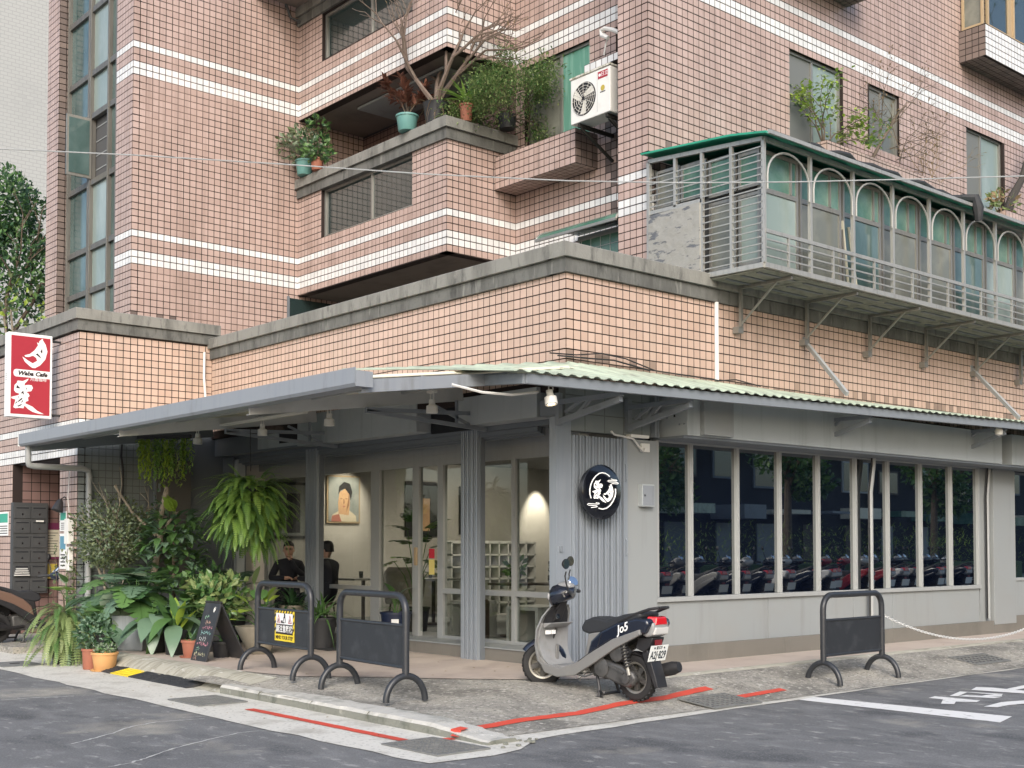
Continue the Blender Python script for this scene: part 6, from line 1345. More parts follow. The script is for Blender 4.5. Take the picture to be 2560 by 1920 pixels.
# --- hanging fern
hp = PX(627,1165,-1.2); t = thing('hanging_fern', 'huge bright green fern hanging on a wire under the awning', 'hanging plant', (hp.x, hp.y, hp.z-.30)); t.scale = (1.18,1.18,1.15)
MB().tube([(0,0,.20),(.0,0,.28),(-.01,0,.70)], .004, 5).build('wire', 'cable_black', t); MB().lathe([(.05,-.25),(.15,-.2),(.19,0),(.2,.02),(.17,.02)], 20).build('basket', 'pot_black', t, smooth=True)
random.seed(91); ms = [MB(), MB(), MB()]
for i in range(760):
    a = random.uniform(0,6.28); k = random.random(); el_ = R(-80+145*k); f = random.uniform(.25,.95); c = Vector((.36*math.cos(el_)*math.cos(a), .36*math.cos(el_)*math.sin(a), -.18+.42*math.sin(el_)))*f+Vector((0,0,-.06))
    d = (dirv(a+random.uniform(-.7,.7), el_*.55+R(10))+Vector((random.uniform(-.35,.35),random.uniform(-.35,.35),random.uniform(-.3,.3)))).normalized(); frond(ms[i % 3], c, d, random.uniform(.20,.42), random.uniform(.07,.12), sag=random.uniform(.5,1.7), n=15)
for i in range(34):
    a = random.uniform(0,6.28); frond(ms[i % 3], (0,0,random.uniform(-.2,.1)), dirv(a, R(random.uniform(-5,35))), random.uniform(.55,.80), .11, sag=random.uniform(.4,.9), n=24)
for q, mm in zip(ms, ('leaf_fern','leaf_fern','leaf_mid')): tag(q.build('fronds', mm, t, fix=False), kind='stuff')
# --- trailing planter hanging under the awning at the left
q0 = PY(345,1098,7.55); q1 = PY(477,1095,6.95)
t = thing('hanging_planter', 'row of trailing plastic greenery hung from the awning beam', 'hanging plant', ((q0.x+q1.x)/2, (q0.y+q1.y)/2, q0.z)); random.seed(95); ms = [MB(), MB(), MB(), MB()]; dvv = q1-q0
MB().beam(-dvv/2+Vector((0,0,.03)), dvv/2+Vector((0,0,.03)), .08, .05).build('trough', 'pot_black', t)
for i in range(64):
    s = (i+.5)/64-.5; b = dvv*s+Vector((random.uniform(-.04,.04),random.uniform(-.04,.04),0)); ln = random.uniform(.30,.75)*(1 if abs(s) < .35 else .8); k = (0 if s < -.22 else random.choice((0,1,1,2,1))) if s < .18 or s > .3 else 3
    for j in range(int(ln/.02)):
        z = -j*.02; leaf(ms[k], b+Vector((random.uniform(-.02,.02),random.uniform(-.02,.02),z)), dirv(random.uniform(0,6.28), R(random.uniform(-60,10))), random.uniform(.05,.09), .036, 'lance', .3, .2, n=2)
for q, mm in zip(ms, ('leaf_lime','leaf_fern','leaf_mid','leaf_pale')): tag(q.build('trailing_stems', mm, t, fix=False), kind='stuff')
# --- plants at the cafe window
t = thing('potted_plant', 'leafy plant in a dark blue pot at the cafe door', 'potted plant', (.58,4.02,.33)); pot_round(t, .21, .33, 'pot_blue', taper=.82, sauc='paint_fascia'); big_plant(t, 7, .2, .15, .62, .16, ['leaf_mid','leaf_grey'], 'heart', el=(0,60), base=.3, seedn=97); MB().box(-.215,-.205,-.05,.05,.14,.24).build('label', 'sign_white', t).rotation_euler.z = .9
t = thing('indoor_plant', 'tall split-leaf plant standing inside the cafe door', 'potted plant', (1.35,4.6,.33)); pot_round(t, .2, .35, 'pot_black'); big_plant(t, 13, .36, .30, 1.55, .40, ['leaf_mid','leaf_fern','leaf_deep'], split=True, el=(-15,55), base=.35, seedn=98)
# --- balcony plants
def ledge(px, py): p = PX(px, py, 1.86); return (p.x, p.y, 8.045)
t = thing('bare_tree', 'bare branching frangipani in a black tub on the balcony corner', 'tree', (2.02,5.02,8.05)); MB().lathe([(.15,0),(.2,.3),(.21,.32),(.18,.32)], 16).build('tub', 'pot_black', t, smooth=True); random.seed(102); m = MB(); out = []
mat('bark_warm', (.13,.095,.075), .85, layers=[((.22,.18,.15),14,(2,2,.6),.5,.68,.8)], bump=.3, world=False)
for a, L_, z in ((2.2,.6,.3),(-.6,.62,.3),(.9,.6,.3),(-1.6,.58,.3)): branchy(m, (0,0,z), dirv(a, R(58)), L_*1.3, .045, 4, out, .6, .16)
m.build('branches', 'bark_warm', t, smooth=True)
m = MB(); [leaf(m, p_, d_, random.uniform(.05,.12), .03, 'lance', .3, n=2) for p_, d_, k in out if k == 0 and random.random() < .25]; tag(m.build('twig_leaves', 'leaf_dry', t, fix=False), kind='stuff')
m = MB(); [leaf(m, (random.uniform(-.17,.17),random.uniform(-.17,.17),.33), dirv(random.uniform(0,6.28), R(random.uniform(-10,50))), .28, .02, 'lance', 1.4, n=5) for _ in range(36)]; tag(m.build('dead_grass', 'leaf_dry', t, fix=False), kind='stuff')
t = thing('croton_plant', 'red-leaved croton in a teal pot on the balcony ledge', 'potted plant', (1.86,5.55,8.045)); pot_round(t, .17, .25, 'pot_teal'); random.seed(104); m = MB(); out = []
for k in range(6): branchy(m, (0,0,.25), dirv(k*1.05, R(58)), .34, .010, 1, out, .5)
m.build('stems', 'bark', t); m = MB()
for p_, d_, k in out:
    for j in range(18): leaf(m, p_-d_*random.uniform(-.04,.16), (d_+Vector((random.uniform(-1,1),random.uniform(-1,1),random.uniform(-.5,1)))).normalized(), random.uniform(.12,.21), .06, 'lance', .3, .25, n=3)
tag(m.build('leaves', 'leaf_red', t, fix=False), kind='stuff')
p = PY(1195,298,4.55); t = thing('potted_plant', 'rosette fern in a red pot on the balcony ledge', 'potted plant', (2.28,4.60,8.045)); pot_round(t, .10, .26, 'pot_terra'); random.seed(106); m = MB(); [leaf(m, (0,0,.28), dirv(random.uniform(0,6.28), R(random.uniform(10,85))), random.uniform(.3,.5), .06, 'lance', random.uniform(.3,.8), .2, n=5) for _ in range(30)]; tag(m.build('leaves', 'leaf_fern', t, fix=False), kind='stuff')
t = thing('balcony_shrub', 'feathery green shrub overhanging the balcony corner ledge', 'shrub', (2.95,4.42,7.75)); MB().lathe([(.12,.285),(.15,.50),(.13,.50)], 16).build('pot', 'pot_black', t); random.seed(108); m = MB(); out = []
for k in range(8): branchy(m, (0,-.05,.45), dirv(k*.8, R(random.uniform(-10,60))), .40, .014, 3, out, .6, -.22)
branchy(m, (.25,-.15,.0), (.1,-.1,1), .6, .014, 2, out, .4); m.build('stems', 'bark', t); ms = [MB(), MB()]
for p_, d_, k in out:
    for j in range(72): leaf(ms[j % 2], p_+Vector((random.gauss(0,.11),random.gauss(0,.11),random.gauss(0,.095))), dirv(random.uniform(0,6.28), R(random.uniform(-50,50))), random.uniform(.04,.07), .026, 'oval', .2, n=2)
tag(ms[0].build('leaves', 'leaf_mid', t, fix=False), kind='stuff'); tag(ms[1].build('leaves', 'leaf_pale', t, fix=False), kind='stuff')
for (y, lb, pm, mm, nm, r_) in ((8.55,'wispy olive plant in a teal pot at the far end of the balcony ledge','pot_teal',['leaf_small','leaf_grey'],'potted_plant',.16),(8.15,'leafy plant in a small red pot on the balcony ledge','pot_terra',['leaf_mid','leaf_deep'],'potted_plant',.11)):
    t = thing(nm, lb, 'potted plant', (1.84,y,8.045)); pot_round(t, r_, .26 if r_ > .13 else .2, pm); crown(t, 'leaves', mm, 420 if r_ > .13 else 260, (0,.1 if r_ > .13 else -.05,.52 if r_ > .13 else .36), (.36,.36,.32) if r_ > .13 else (.25,.25,.26), .10, 'lance' if r_ > .13 else 'oval', seedn=int(y*10))
    if r_ > .13:
        m = MB(); [frond(m, (0,0,.3), dirv(random.uniform(0,6.28), R(random.uniform(40,80))), .6, .2, .7, 16) for _ in range(10)]; tag(m.build('fronds', 'leaf_grey', t, fix=False), kind='stuff')
    else:
        m = MB(); m.tube([(0,0,.2),(.03,-.02,.5),(0,-.05,.75)], .008, 5); m.build('stem', 'bark', t); crown(t, 'leaves', mm, 60, (0,-.05,.78), (.2,.2,.1), .11, 'oval', seedn=113)
# --- plants on the right tower ledges
t = thing('climbing_shrub', 'yellow-green shrub on the tiled window box above the balcony roof', 'shrub', (5.95,.70,7.48)); random.seed(121); m = MB(); out = []
for a, e in ((2.6,70),(1.2,80),(3.4,40),(.2,35),(-.3,20)): branchy(m, (0,0,0), dirv(a, R(e)), .42, .016, 3, out, .5, .05)
m.build('stems', 'bark', t, smooth=True); ms = [MB(), MB()]
for p_, d_, k in out:
    for j in range(7): leaf(ms[j % 2], p_+Vector((random.gauss(0,.06),random.gauss(0,.06),random.gauss(0,.06))), dirv(random.uniform(0,6.28), R(random.uniform(-40,60))), random.uniform(.06,.10), .055, 'oval', .2, n=2)
tag(ms[0].build('leaves', 'leaf_lime', t, fix=False), kind='stuff'); tag(ms[1].build('leaves', 'leaf_pale', t, fix=False), kind='stuff')
t = thing('dry_shrub', 'dried brown thorny shrub with leaning trunk on the window box', 'shrub', (7.4,.68,7.46)); random.seed(124); m = MB(); out = []
m.tube([(-.3,0,0),(.05,-.02,.45),(.45,-.05,.95),(.7,-.05,1.15)], [.03,.026,.02,.01], 6)
for k in range(11): branchy(m, (random.uniform(-.2,.5),random.uniform(-.1,.1),random.uniform(.1,.8)), dirv(random.uniform(0,6.28), R(random.uniform(0,70))), .40, .008, 4, out, .7, .0)
m.build('branches', 'bark', t); m = MB(); [leaf(m, p_, d_, random.uniform(.03,.08), .025, 'lance', .4, n=2) for p_, d_, k in out if random.random() < .6]; tag(m.build('dry_leaves', 'leaf_dry', t, fix=False), kind='stuff')
t = thing('dry_shrub', 'tangle of hanging dry twigs left of the far tower window', 'shrub', (9.2,.72,7.4)); random.seed(126); m = MB(); out = []
for k in range(9): branchy(m, (random.uniform(-.6,.6),0,random.uniform(0,.3)), dirv(random.uniform(0,6.28), R(random.uniform(10,80))), .42, .006, 3, out, .7, -.1)
m.build('branches', 'leaf_dry', t); m = MB(); [leaf(m, p_, d_, random.uniform(.04,.09), .03, 'lance', .6, n=2) for p_, d_, k in out if random.random() < .5]; tag(m.build('dry_leaves', 'leaf_dry', t, fix=False), kind='stuff')
t = thing('dead_tree', 'black dead trunk leaning up beside the far tower window', 'tree', (11.4,.66,7.42)); random.seed(128); m = MB(); out = []; m.tube([(0,0,0),(.15,-.02,.35),(.5,-.04,.75),(.75,-.06,1.3),(1.2,-.08,1.9)], [.09,.075,.06,.05,.03], 8); branchy(m, (.6,-.05,1.0), (.6,0,1), .5, .02, 3, out, .6); m.build('trunk', 'bark_dark', t, smooth=True); crown(t, 'grass', ['leaf_pale','leaf_dry'], 130, (-.15,0,.2), (.4,.2,.22), .12, 'lance', seedn=129)
t = thing('pine_tree', 'pine foliage at the wooden bay window high up', 'tree', (12.35,-.05,10.56)); random.seed(131); m = MB(); out = []; branchy(m, (0,.3,0), (-.3,-.4,1), .5, .02, 3, out, .7); m.build('trunk', 'bark', t); m = MB()
for p_, d_, k in out: [leaf(m, p_, dirv(random.uniform(0,6.28), R(random.uniform(-20,80))), .09, .006, 'lance', .1, n=1) for _ in range(60)]
tag(m.build('needles', 'leaf_deep', t, fix=False), kind='stuff')
# --- trees behind the left wing
def tree(name, label, loc, H, crown_c, crown_r, mats, n, size, sd, cat='tree'):
    t = thing(name, label, cat, loc); random.seed(sd); m = MB(); out = []; m.tube([(0,0,0),(.05,0,H*.4),(0,.05,H*.7)], [.14,.11,.07], 8)
    for k in range(5): branchy(m, (0,0,H*(.5+.05*k)), dirv(k*1.3, R(50)), H*.16, .05, 3, out, .6)
    m.build('trunk', 'bark', t, smooth=True); 
    for i, (c, r) in enumerate(zip(crown_c, crown_r)): crown(t, 'crown', mats, n, c, r, size, 'oval', seedn=sd+i, hollow=.35)
    return t
tree('broadleaf_tree', 'tall glossy green tree rising behind the left wing roof', (-.55,16.2,0), 8.5, [(-.3,0,8.6),(.1,-.4,7.3),(-.9,.2,7.6)], [(1.0,1.0,.85),(1.1,1.0,1.0),(.9,.9,.9)], ['leaf_mid','leaf_deep','leaf_deep'], 3200, .115, 141)
t = thing('roof_shrub', 'yellow-flecked shrub behind the left wing coping', 'shrub', (-1.35,13.3,4.4)); random.seed(151); m = MB(); out = []; [branchy(m, (random.uniform(-.4,.4),0,0), dirv(k, R(65)), .6, .02, 2, out, .5) for k in range(6)]; m.build('stems', 'bark', t); crown(t, 'crown', ['leaf_small','leaf_deep','leaf_mid','leaf_lime'], 480, (-.1,.0,1.15), (.75,.7,.8), .13, seedn=152)
m = MB(); [m.tube([(-.75+k*.12,-.3,.2),(-.95+k*.13,-.3,1.5)], .02, 6) for k in range(6)]; tag(m.build('canes', 'bark_pale', t), kind='stuff')
# ================================================================== CAFE INTERIOR THINGS
mat('wood_dark', (.06,.045,.035), .5); mat('table_white', (.42,.42,.41), .5); mat('quilt', (.30,.27,.23), .9, layers=[((.24,.215,.185),6,S1,.45,.65,.8)]); mat('cloth_navy', (.014,.016,.024), .9); mat('skin', (.42,.25,.18), .55); mat('hair', (.012,.011,.011), .6); mat('paper_red', (.55,.07,.07), .7)
# framed portrait stand-in: abstract colour fields
pt = thing('framed_painting', 'lit framed painting in grey, tan and black on the back wall', 'painting', (2.42,8.185,1.97))
MB().box(-.34,.34,-.03,.0,0,.83).build('frame', 'wood_frame', pt, bevel=.004)
mat('art_grey', (.34,.36,.34), .8, layers=[((.22,.25,.24),4,S1,.4,.65,.8)]); mat('art_tan', (.62,.40,.22), .8, layers=[((.5,.28,.16),6,S1,.4,.65,.7)]); mat('art_black', (.02,.02,.022), .7); mat('art_cream', (.62,.55,.42), .8)
MB().box(-.31,.31,-.036,-.031,.03,.80).build('canvas', 'art_grey', pt)
def art(pts, m_, d): MB().prism(pts, (0,0,0), X1, Z1, d, d+.001).build('paint_patch', m_, pt)
art([(-.26,.03),(.26,.03),(.25,.13),(.12,.22),(-.10,.22),(-.24,.14)], 'art_cream', .0365)
art([(-.11,.16),(.10,.14),(.12,.34),(.11,.52),(.02,.60),(-.09,.54),(-.12,.36)], 'art_tan', .0378)
art([(-.12,.50),(-.10,.64),(.0,.72),(.12,.69),(.17,.55),(.14,.40),(.11,.50),(.02,.60),(-.07,.57)], 'art_black', .039)
mat('art_rose', (.42,.16,.12), .8); mat('art_brown', (.30,.16,.09), .8)
for cx_ in (-.055,.045): art([(cx_-.028,.425),(cx_,.437),(cx_+.028,.425),(cx_,.417)], 'art_brown', .0402)
art([(-.012,.42),(.004,.42),(.014,.345),(-.018,.338)], 'art_brown', .0402); art([(-.035,.292),(0,.304),(.035,.292),(0,.276)], 'art_rose', .0402)
art([(.045,.20),(.10,.30),(.115,.45),(.10,.52),(.085,.40),(.06,.30)], 'art_brown', .0398); art([(-.26,.03),(-.05,.03),(-.10,.16),(-.24,.13)], 'art_rose', .0372)
def wallart(x, z0, z1, w_, lb, cs):
    t = thing('framed_painting', lb, 'painting', (x,8.185,z0)); MB().box(-w_/2,w_/2,-.03,0,0,z1-z0).build('frame', 'art_black', t); h = z1-z0
    for k, (a, b, c, d, mm) in enumerate(cs): MB().box(a*w_/2,b*w_/2,-.033-.002*k,-.031,c*h,d*h).build('paint_patch', mm, t)
wallart(4.15,1.75,2.75,.80,'dim framed painting in brown tones seen through the cafe door',[(-.9,.9,.05,.95,'art_black'),(-.5,.35,.1,.7,'art_tan')])
wallart(1.35,1.7,2.65,.66,'dark framed painting behind the hanging fern',[(-.9,.9,.05,.95,'art_grey'),(-.2,.6,.1,.8,'art_black')])
wallart(5.3,1.8,2.7,.6,'framed red and black print seen beside the cafe door',[(-.9,.9,.05,.95,'art_black'),(-.8,.8,.5,.85,'red_sign')])
def lamp(loc, to, power, size=.4, blend=.6, col_=(1,.88,.72)):
    t = thing('ceiling_spotlight', 'lit ceiling spotlight inside the cafe above %s' % lamp.what, 'spotlight', loc); MB().lathe([(.03,.12),(.035,.1),(.045,0),(.04,0),(.035,.02),(0,.02)], 16).build('lamp_head', 'lamp_white', t, smooth=True); MB().lathe([(0,.012),(.03,.012),(.03,.015),(0,.015)],12).build('lens', 'lamp_glow', t)
    l = bpy.data.lights.new('spot', 'SPOT'); l.energy = power; l.spot_size = size; l.spot_blend = blend; l.color = col_; l.shadow_soft_size = .03; o = bpy.data.objects.new('lamp_light', l); col.objects.link(o); o.parent = t
    o.location = (0,0,-.01); o.rotation_euler = (Vector(to)-Vector(loc)).to_track_quat('-Z','Y').to_euler()
lamp.what = 'the portrait'; lamp((2.42,7.3,3.0),(2.42,8.2,2.35),65,R(62),.7)
g = PY(1340,1255,8.2); lamp.what = 'the blank wall'; lamp((g.x,7.75,3.02),(g.x,8.2,2.1),110,R(55),.8)
lamp.what = 'the window tables'; lamp((2.6,6.2,3.05),(2.2,6.9,.9),75,R(120),.8)  # this and the next two spots are added to brighten the cafe
lamp.what = 'the cubby shelf'; lamp((4.6,5.2,3.05),(4.9,7.2,1.3),130,R(110),.8)
lamp.what = 'the low white tables'; lamp((2.0,2.6,3.05),(1.6,2.6,.6),90,R(120),.8)
# tables and chairs
def table(loc, w_, d_, lb, top='table_white'):
    t = thing('table', lb, 'table', loc); MB().box(-w_/2,w_/2,-d_/2,d_/2,.70,.73).build('tabletop', top, t, bevel=.004)
    MB().lathe([(.22,0),(.22,.015),(.03,.03),(.03,.70)], 20).build('pedestal', 'wood_dark', t, smooth=True); return t
table((1.75,6.55,.33), .75, .6, 'small white table before the seated man'); table((2.55,5.75,.33), .75, .6, 'small white table with a glass near the cafe door')
t = thing('drinking_glass', 'clear glass on the table near the door', 'glass', (2.45,5.7,1.06)); MB().lathe([(.03,0),(.036,.1),(.034,.1),(.029,.006),(0,.006)], 14).build('tumbler', 'glass_clear', t, smooth=True); MB().lathe([(0,.007),(.028,.007),(.03,.05),(0,.05)],12).build('water','glass_clear',t)
t = thing('drinking_glass', 'dark glass before the seated man', 'glass', (1.62,6.42,1.06)); MB().lathe([(.03,0),(.036,.11),(.034,.11),(.029,.006),(0,.006)], 14).build('tumbler', 'glass_tint', t, smooth=True); MB().lathe([(0,.007),(.028,.007),(.03,.07),(0,.07)],12).build('drink','wood_dark',t)
t = thing('armchair', 'quilted beige armchair with its back to the window', 'chair', (1.75,5.45,.33))
m = MB(); secs = []
for z, r0 in ((.38,.28),(.5,.31),(.7,.33),(.85,.30),(.92,.24)): secs.append([(r0*math.cos(a), r0*math.sin(a), z) for a in [R(120+k*20) for k in range(13)]]+[((r0-.07)*math.cos(a), (r0-.07)*math.sin(a), z) for a in [R(360-k*20) for k in range(13)]])
m.loft(secs); m.build('backrest', 'quilt', t, smooth=True, angle=60); MB().lathe([(0,.36),(.27,.36),(.29,.40),(.28,.46),(0,.47)], 20).build('seat', 'quilt', t, smooth=True)
for a in (.8,2.4,3.9,5.5): MB().tube([(.2*math.cos(a),.2*math.sin(a),.37),(.25*math.cos(a),.25*math.sin(a),0)], .014, 8).build('leg', 'wood_dark', t)
# cubby shelf
cu = thing('cubby_shelf', 'white cubby shelf standing across the cafe floor', 'shelf', (4.85,6.95,.33)); mat('shelf_white', (.55,.55,.54), .6)
MB().box(-1.0,1.0,.28,.30,0,1.34).build('back', 'shelf_white', cu)
for k in range(10): MB().box(-1.0+k*.2167,-.97+k*.2167,0,.28,.03,1.31).build('upright', 'shelf_white', cu)
for k in range(7): MB().box(-1.0,.98,0,.28,k*.215,.03+k*.215).build('shelf_board', 'shelf_white', cu)
# low white tables / stools at the window
def utable(x0, x1, y0, y1, h, lb):
    t = thing('low_table', lb, 'table', (x0,y0,.33)); e = .05
    MB().box(0,x1-x0,0,y1-y0,h-e,h).build('tabletop', 'table_white', t, bevel=.003); MB().box(0,x1-x0,0,e,0,h-e).build('side_panel', 'table_white', t); MB().box(0,x1-x0,y1-y0-e,y1-y0,0,h-e).build('side_panel', 'table_white', t)
utable(.98,1.55,1.55,2.15,.47,'low white table inside the corner window'); utable(1.0,1.5,2.95,3.35,.50,'narrow white table inside beside the round stool')
t = thing('round_stool', 'brown leather drum stool inside the window', 'stool', (.98,2.72,.33)); MB().lathe([(.13,0),(.15,.02),(.15,.50),(.13,.53),(0,.535)], 24).build('drum', 'wood_dark', t, smooth=True); MB().lathe([(.152,.46),(.154,.47),(.152,.48)],24).build('piping','wood_dark',t)
# table with bags behind the corner window
table((2.6,2.5,.33), 1.3, .7, 'dark table with shopping bags behind the corner window', 'wood_dark')
mat('bag_pattern', (.02,.02,.02), .8, layers=[((.55,.55,.53),14,S1,.52,.55,1)])
for i, (x, y, w_, h_, c, lb) in enumerate(((2.35,2.62,.32,.30,'bag_pattern','black bag with white print on the dark table'),(2.75,2.40,.28,.26,'bag_pattern','smaller black printed bag beside the red one'),(3.0,2.2,.20,.36,'paper_red','red paper shopping bag on the dark table'))):
    t = thing('shopping_bag', lb, 'bag', (x,y,1.06)); m = MB(); m.loft([[(-w_/2,-.06,0),(w_/2,-.06,0),(w_/2,.06,0),(-w_/2,.06,0)],[(-w_/2*.96,-.05,h_),(w_/2*.96,-.05,h_),(w_/2*.96,.05,h_),(-w_/2*.96,.05,h_)]]); m.build('body', c, t)
    for s in (-1,1): MB().tube([(-.06,s*.045,h_-.01),(-.05,s*.045,h_+.07),(0,s*.045,h_+.1),(.05,s*.045,h_+.07),(.06,s*.045,h_-.01)], .005, 6).build('handle', c, t)
t = thing('small_pot_plant', 'small dark pot plant on the table at the corner window', 'potted plant', (1.75,2.85,1.06)); pot_round(t, .07, .12, 'pot_black'); crown(t, 'leaves', ['leaf_deep','leaf_mid'], 60, (0,0,.2), (.12,.12,.12), .1, seedn=171)
table((1.8,2.9,.33), .6, .5, 'small dark table under the pot plant', 'wood_dark')
bx('floor_mat', 'rubber', None, -.45, .28, 4.1, 5.4, .174, .186); tag(bpy.data.objects['floor_mat'], 'black ribbed door mat before the cafe step', 'mat')
# people
def skin_body(name, joints, edges, m_, parent, sub=2):
    bm = bmesh.new(); lay = bm.verts.layers.skin.verify(); vs = []
    for p, r in joints:
        q = bm.verts.new(p); q[lay].radius = (r, r) if not isinstance(r, tuple) else r; vs.append(q)
    vs[0][lay].use_root = True
    for a, b in edges: bm.edges.new((vs[a], vs[b]))
    me = bpy.data.meshes.new(name); bm.to_mesh(me); bm.free(); me.materials.append(MT[m_]); o = link(name, me, parent)
    md = o.modifiers.new('skin', 'SKIN'); md.use_smooth_shade = True; s = o.modifiers.new('sub', 'SUBSURF'); s.levels = sub; s.render_levels = sub; return o
def person(lb, loc, rz, chin=True, coat='cloth_navy'):
    """seated, facing local -y"""
    t = thing('person', lb, 'person', loc, rz)
    J = [((0,.05,.50),.15),((0,.05,.66),.14),((0,.03,.84),.155),((0,.0,.98),.12),((0,-.01,1.06),.055),
         ((.17,.0,.96),.07),((.27,-.08,.74),.055),((-.17,.0,.96),.07),((-.27,-.10,.74),.055),
         ((.10,-.02,.47),.10),((.13,-.42,.47),.08),((.13,-.46,.08),.055),((-.10,-.02,.47),.10),((-.13,-.42,.47),.08),((-.13,-.46,.08),.055),((.13,-.60,.03),.04),((-.13,-.60,.03),.04)]
    E_ = [(0,1),(1,2),(2,3),(3,4),(3,5),(5,6),(3,7),(7,8),(0,9),(9,10),(10,11),(0,12),(12,13),(13,14),(11,15),(14,16)]
    if chin: J += [((.10,-.30,.90),.045),((.05,-.26,1.02),.032),((-.12,-.36,.75),.042),((-.04,-.42,.76),.03)]; E_ += [(6,17),(17,18),(8,19),(19,20)]
    else: J += [((.20,-.36,.74),.042),((.14,-.44,.75),.03),((-.20,-.36,.74),.042),((-.14,-.44,.75),.03)]; E_ += [(6,17),(17,18),(8,19),(19,20)]
    skin_body('body', J, E_, coat, t)
    h = MB(); secs = []
    for z, rx, ry, cy in ((1.06,.045,.05,.0),(1.09,.055,.075,-.02),(1.13,.068,.092,-.02),(1.18,.076,.098,-.01),(1.23,.077,.098,0),(1.27,.068,.088,.005),(1.30,.045,.06,.01),(1.312,.01,.015,.01)):
        secs.append([(rx*math.cos(2*math.pi*k/16), cy+ry*math.sin(2*math.pi*k/16), z) for k in range(16)])
    h.loft(secs); hd_ = h.build('head', 'skin', t, smooth=True, angle=80)
    MB().loft([[(-.012,-.105,1.15),(.012,-.105,1.15),(.008,-.10,1.20),(-.008,-.10,1.20)],[(-.012,-.128,1.152),(.012,-.128,1.152),(.005,-.108,1.198),(-.005,-.108,1.198)]]).build('nose', 'skin', hd_)
    for s in (-1,1):
        MB().lathe([(0,-.006),(.011,-.004),(.011,.004),(0,.006)], 10, (s*.032,-.10,1.195), NY).build('eye', 'hair', hd_); MB().lathe([(0,-.01),(.02,-.006),(.02,.006),(0,.01)], 10, (s*.08,.0,1.17), X1).build('ear', 'skin', hd_)
    MB().box(-.024,.024,-.112,-.105,1.112,1.119).build('mouth', 'red_sign', hd_)
    hr = MB(); secs = []
    for z, rx, ry, cy in ((1.15,.08,.06,.05),(1.20,.083,.085,.022),(1.25,.083,.10,.006),(1.285,.072,.09,.008),(1.315,.045,.06,.01),(1.325,.01,.015,.01)): secs.append([(rx*math.cos(2*math.pi*k/16), cy+ry*math.sin(2*math.pi*k/16), z) for k in range(16)])
    hr.loft(secs); hr.build('hair', 'hair', t, smooth=True, angle=80)
    if chin:
        for s in (-1,1): MB().tube([(s*.034+.024*math.cos(a), -.116, 1.194+.018*math.sin(a)) for a in [2*math.pi*k/14 for k in range(14)]], .003, 5, closed=True).build('glasses', 'hair', t)
    def hand(c, d, s):
        c = Vector(c); d = Vector(d).normalized(); q = rot_to(d); jj = [((0,0,0),.026),((.045,0,0),(.016,.034))]; ee = [(0,1)]
        for k in range(4):
            y = (-.027+.018*k); L_ = (.055,.066,.062,.048)[k]; b = len(jj); jj += [((.07,y,0),.0092),((.07+L_*.5,y*1.05,-.012),.0085),((.07+L_*.72,y*1.05,-.04),.0075)]; ee += [(1,b),(b,b+1),(b+1,b+2)]
        b = len(jj); jj += [((.03,s*.04,-.005),.011),((.062,s*.055,-.015),.009)]; ee += [(0,b),(b,b+1)]
        skin_body('hand', [(tuple(c+q @ Vector(p)), r) for p, r in jj], ee, 'skin', t, 1)
    if chin: hand((.05,-.25,1.02), (-.25,.35,.7), 1); hand((-.04,-.42,.755), (.9,-.3,0), -1)
    else: hand((.14,-.44,.75), (-.4,-.9,0), 1); hand((-.14,-.44,.75), (.4,-.9,0), -1)
    return t
p1_ = PY(722,1365,6.95)
person('seated man in dark jacket and glasses, hand on chin, behind the cafe window', (p1_.x, 6.95, .33), R(0)-.55)
p2_ = PY(818,1365,6.2); person('dark clothed person seated with back turned at the cafe table', (p2_.x+.0, 6.2, .33), R(-160), False)
for x, y, r_ in ((p1_.x,7.0,0),(p2_.x,6.2,3)):
    t = thing('stool', 'plain dark stool under the %s' % ('seated man' if r_ == 0 else 'person with back turned'), 'stool', (x,y+.05,.33)); MB().lathe([(0,.34),(.17,.34),(.18,.36),(.17,.38),(0,.385)], 18).build('seat', 'wood_dark', t)
    for a in (.8,2.4,3.9,5.5): MB().tube([(.13*math.cos(a),.13*math.sin(a),.35),(.17*math.cos(a),.17*math.sin(a),0)], .012, 6).build('leg', 'wood_dark', t)
# ================================================================== LEFT EDGE: parked scooter, cone
t = make_scooter('dark scooter with a dull brown side panel parked by the lobby', full=False, steer=25); t.location = (-3.02,9.35,.10); t.rotation_euler = (0,0,R(3)); t.scale = (1.08,1.08,1.12)
mat('scoot_brown', (.16,.10,.075), .35, coat=.3)
for ch in t.children:
    if ch.name.split('.')[0] in ('body_panel','side_rail','front_cowl','leg_shield','cowl_edge','front_body','tail'):
        for sl_ in ch.material_slots: sl_.link = 'OBJECT'; sl_.material = MT['scoot_brown' if ch.name.startswith('body_panel') else 'scoot_black']
cp = PZ(122,1550,.10); t = thing('traffic_cone', 'orange traffic cone with white collar behind the trailing fern', 'cone', tuple(cp)); t.scale = (.7,.7,.75); mat('cone_orange', (.75,.13,.03), .5)
MB().lathe([(.16,.03),(.12,.05),(.035,.62),(.02,.63),(0,.63)], 20).build('body', 'cone_orange', t, smooth=True); MB().lathe([(.088,.25),(.090,.25),(.064,.42),(.062,.42)], 20).build('collar', 'sign_white', t); MB().box(-.18,.18,-.18,.18,0,.03).build('base', 'cone_orange', t, bevel=.01)
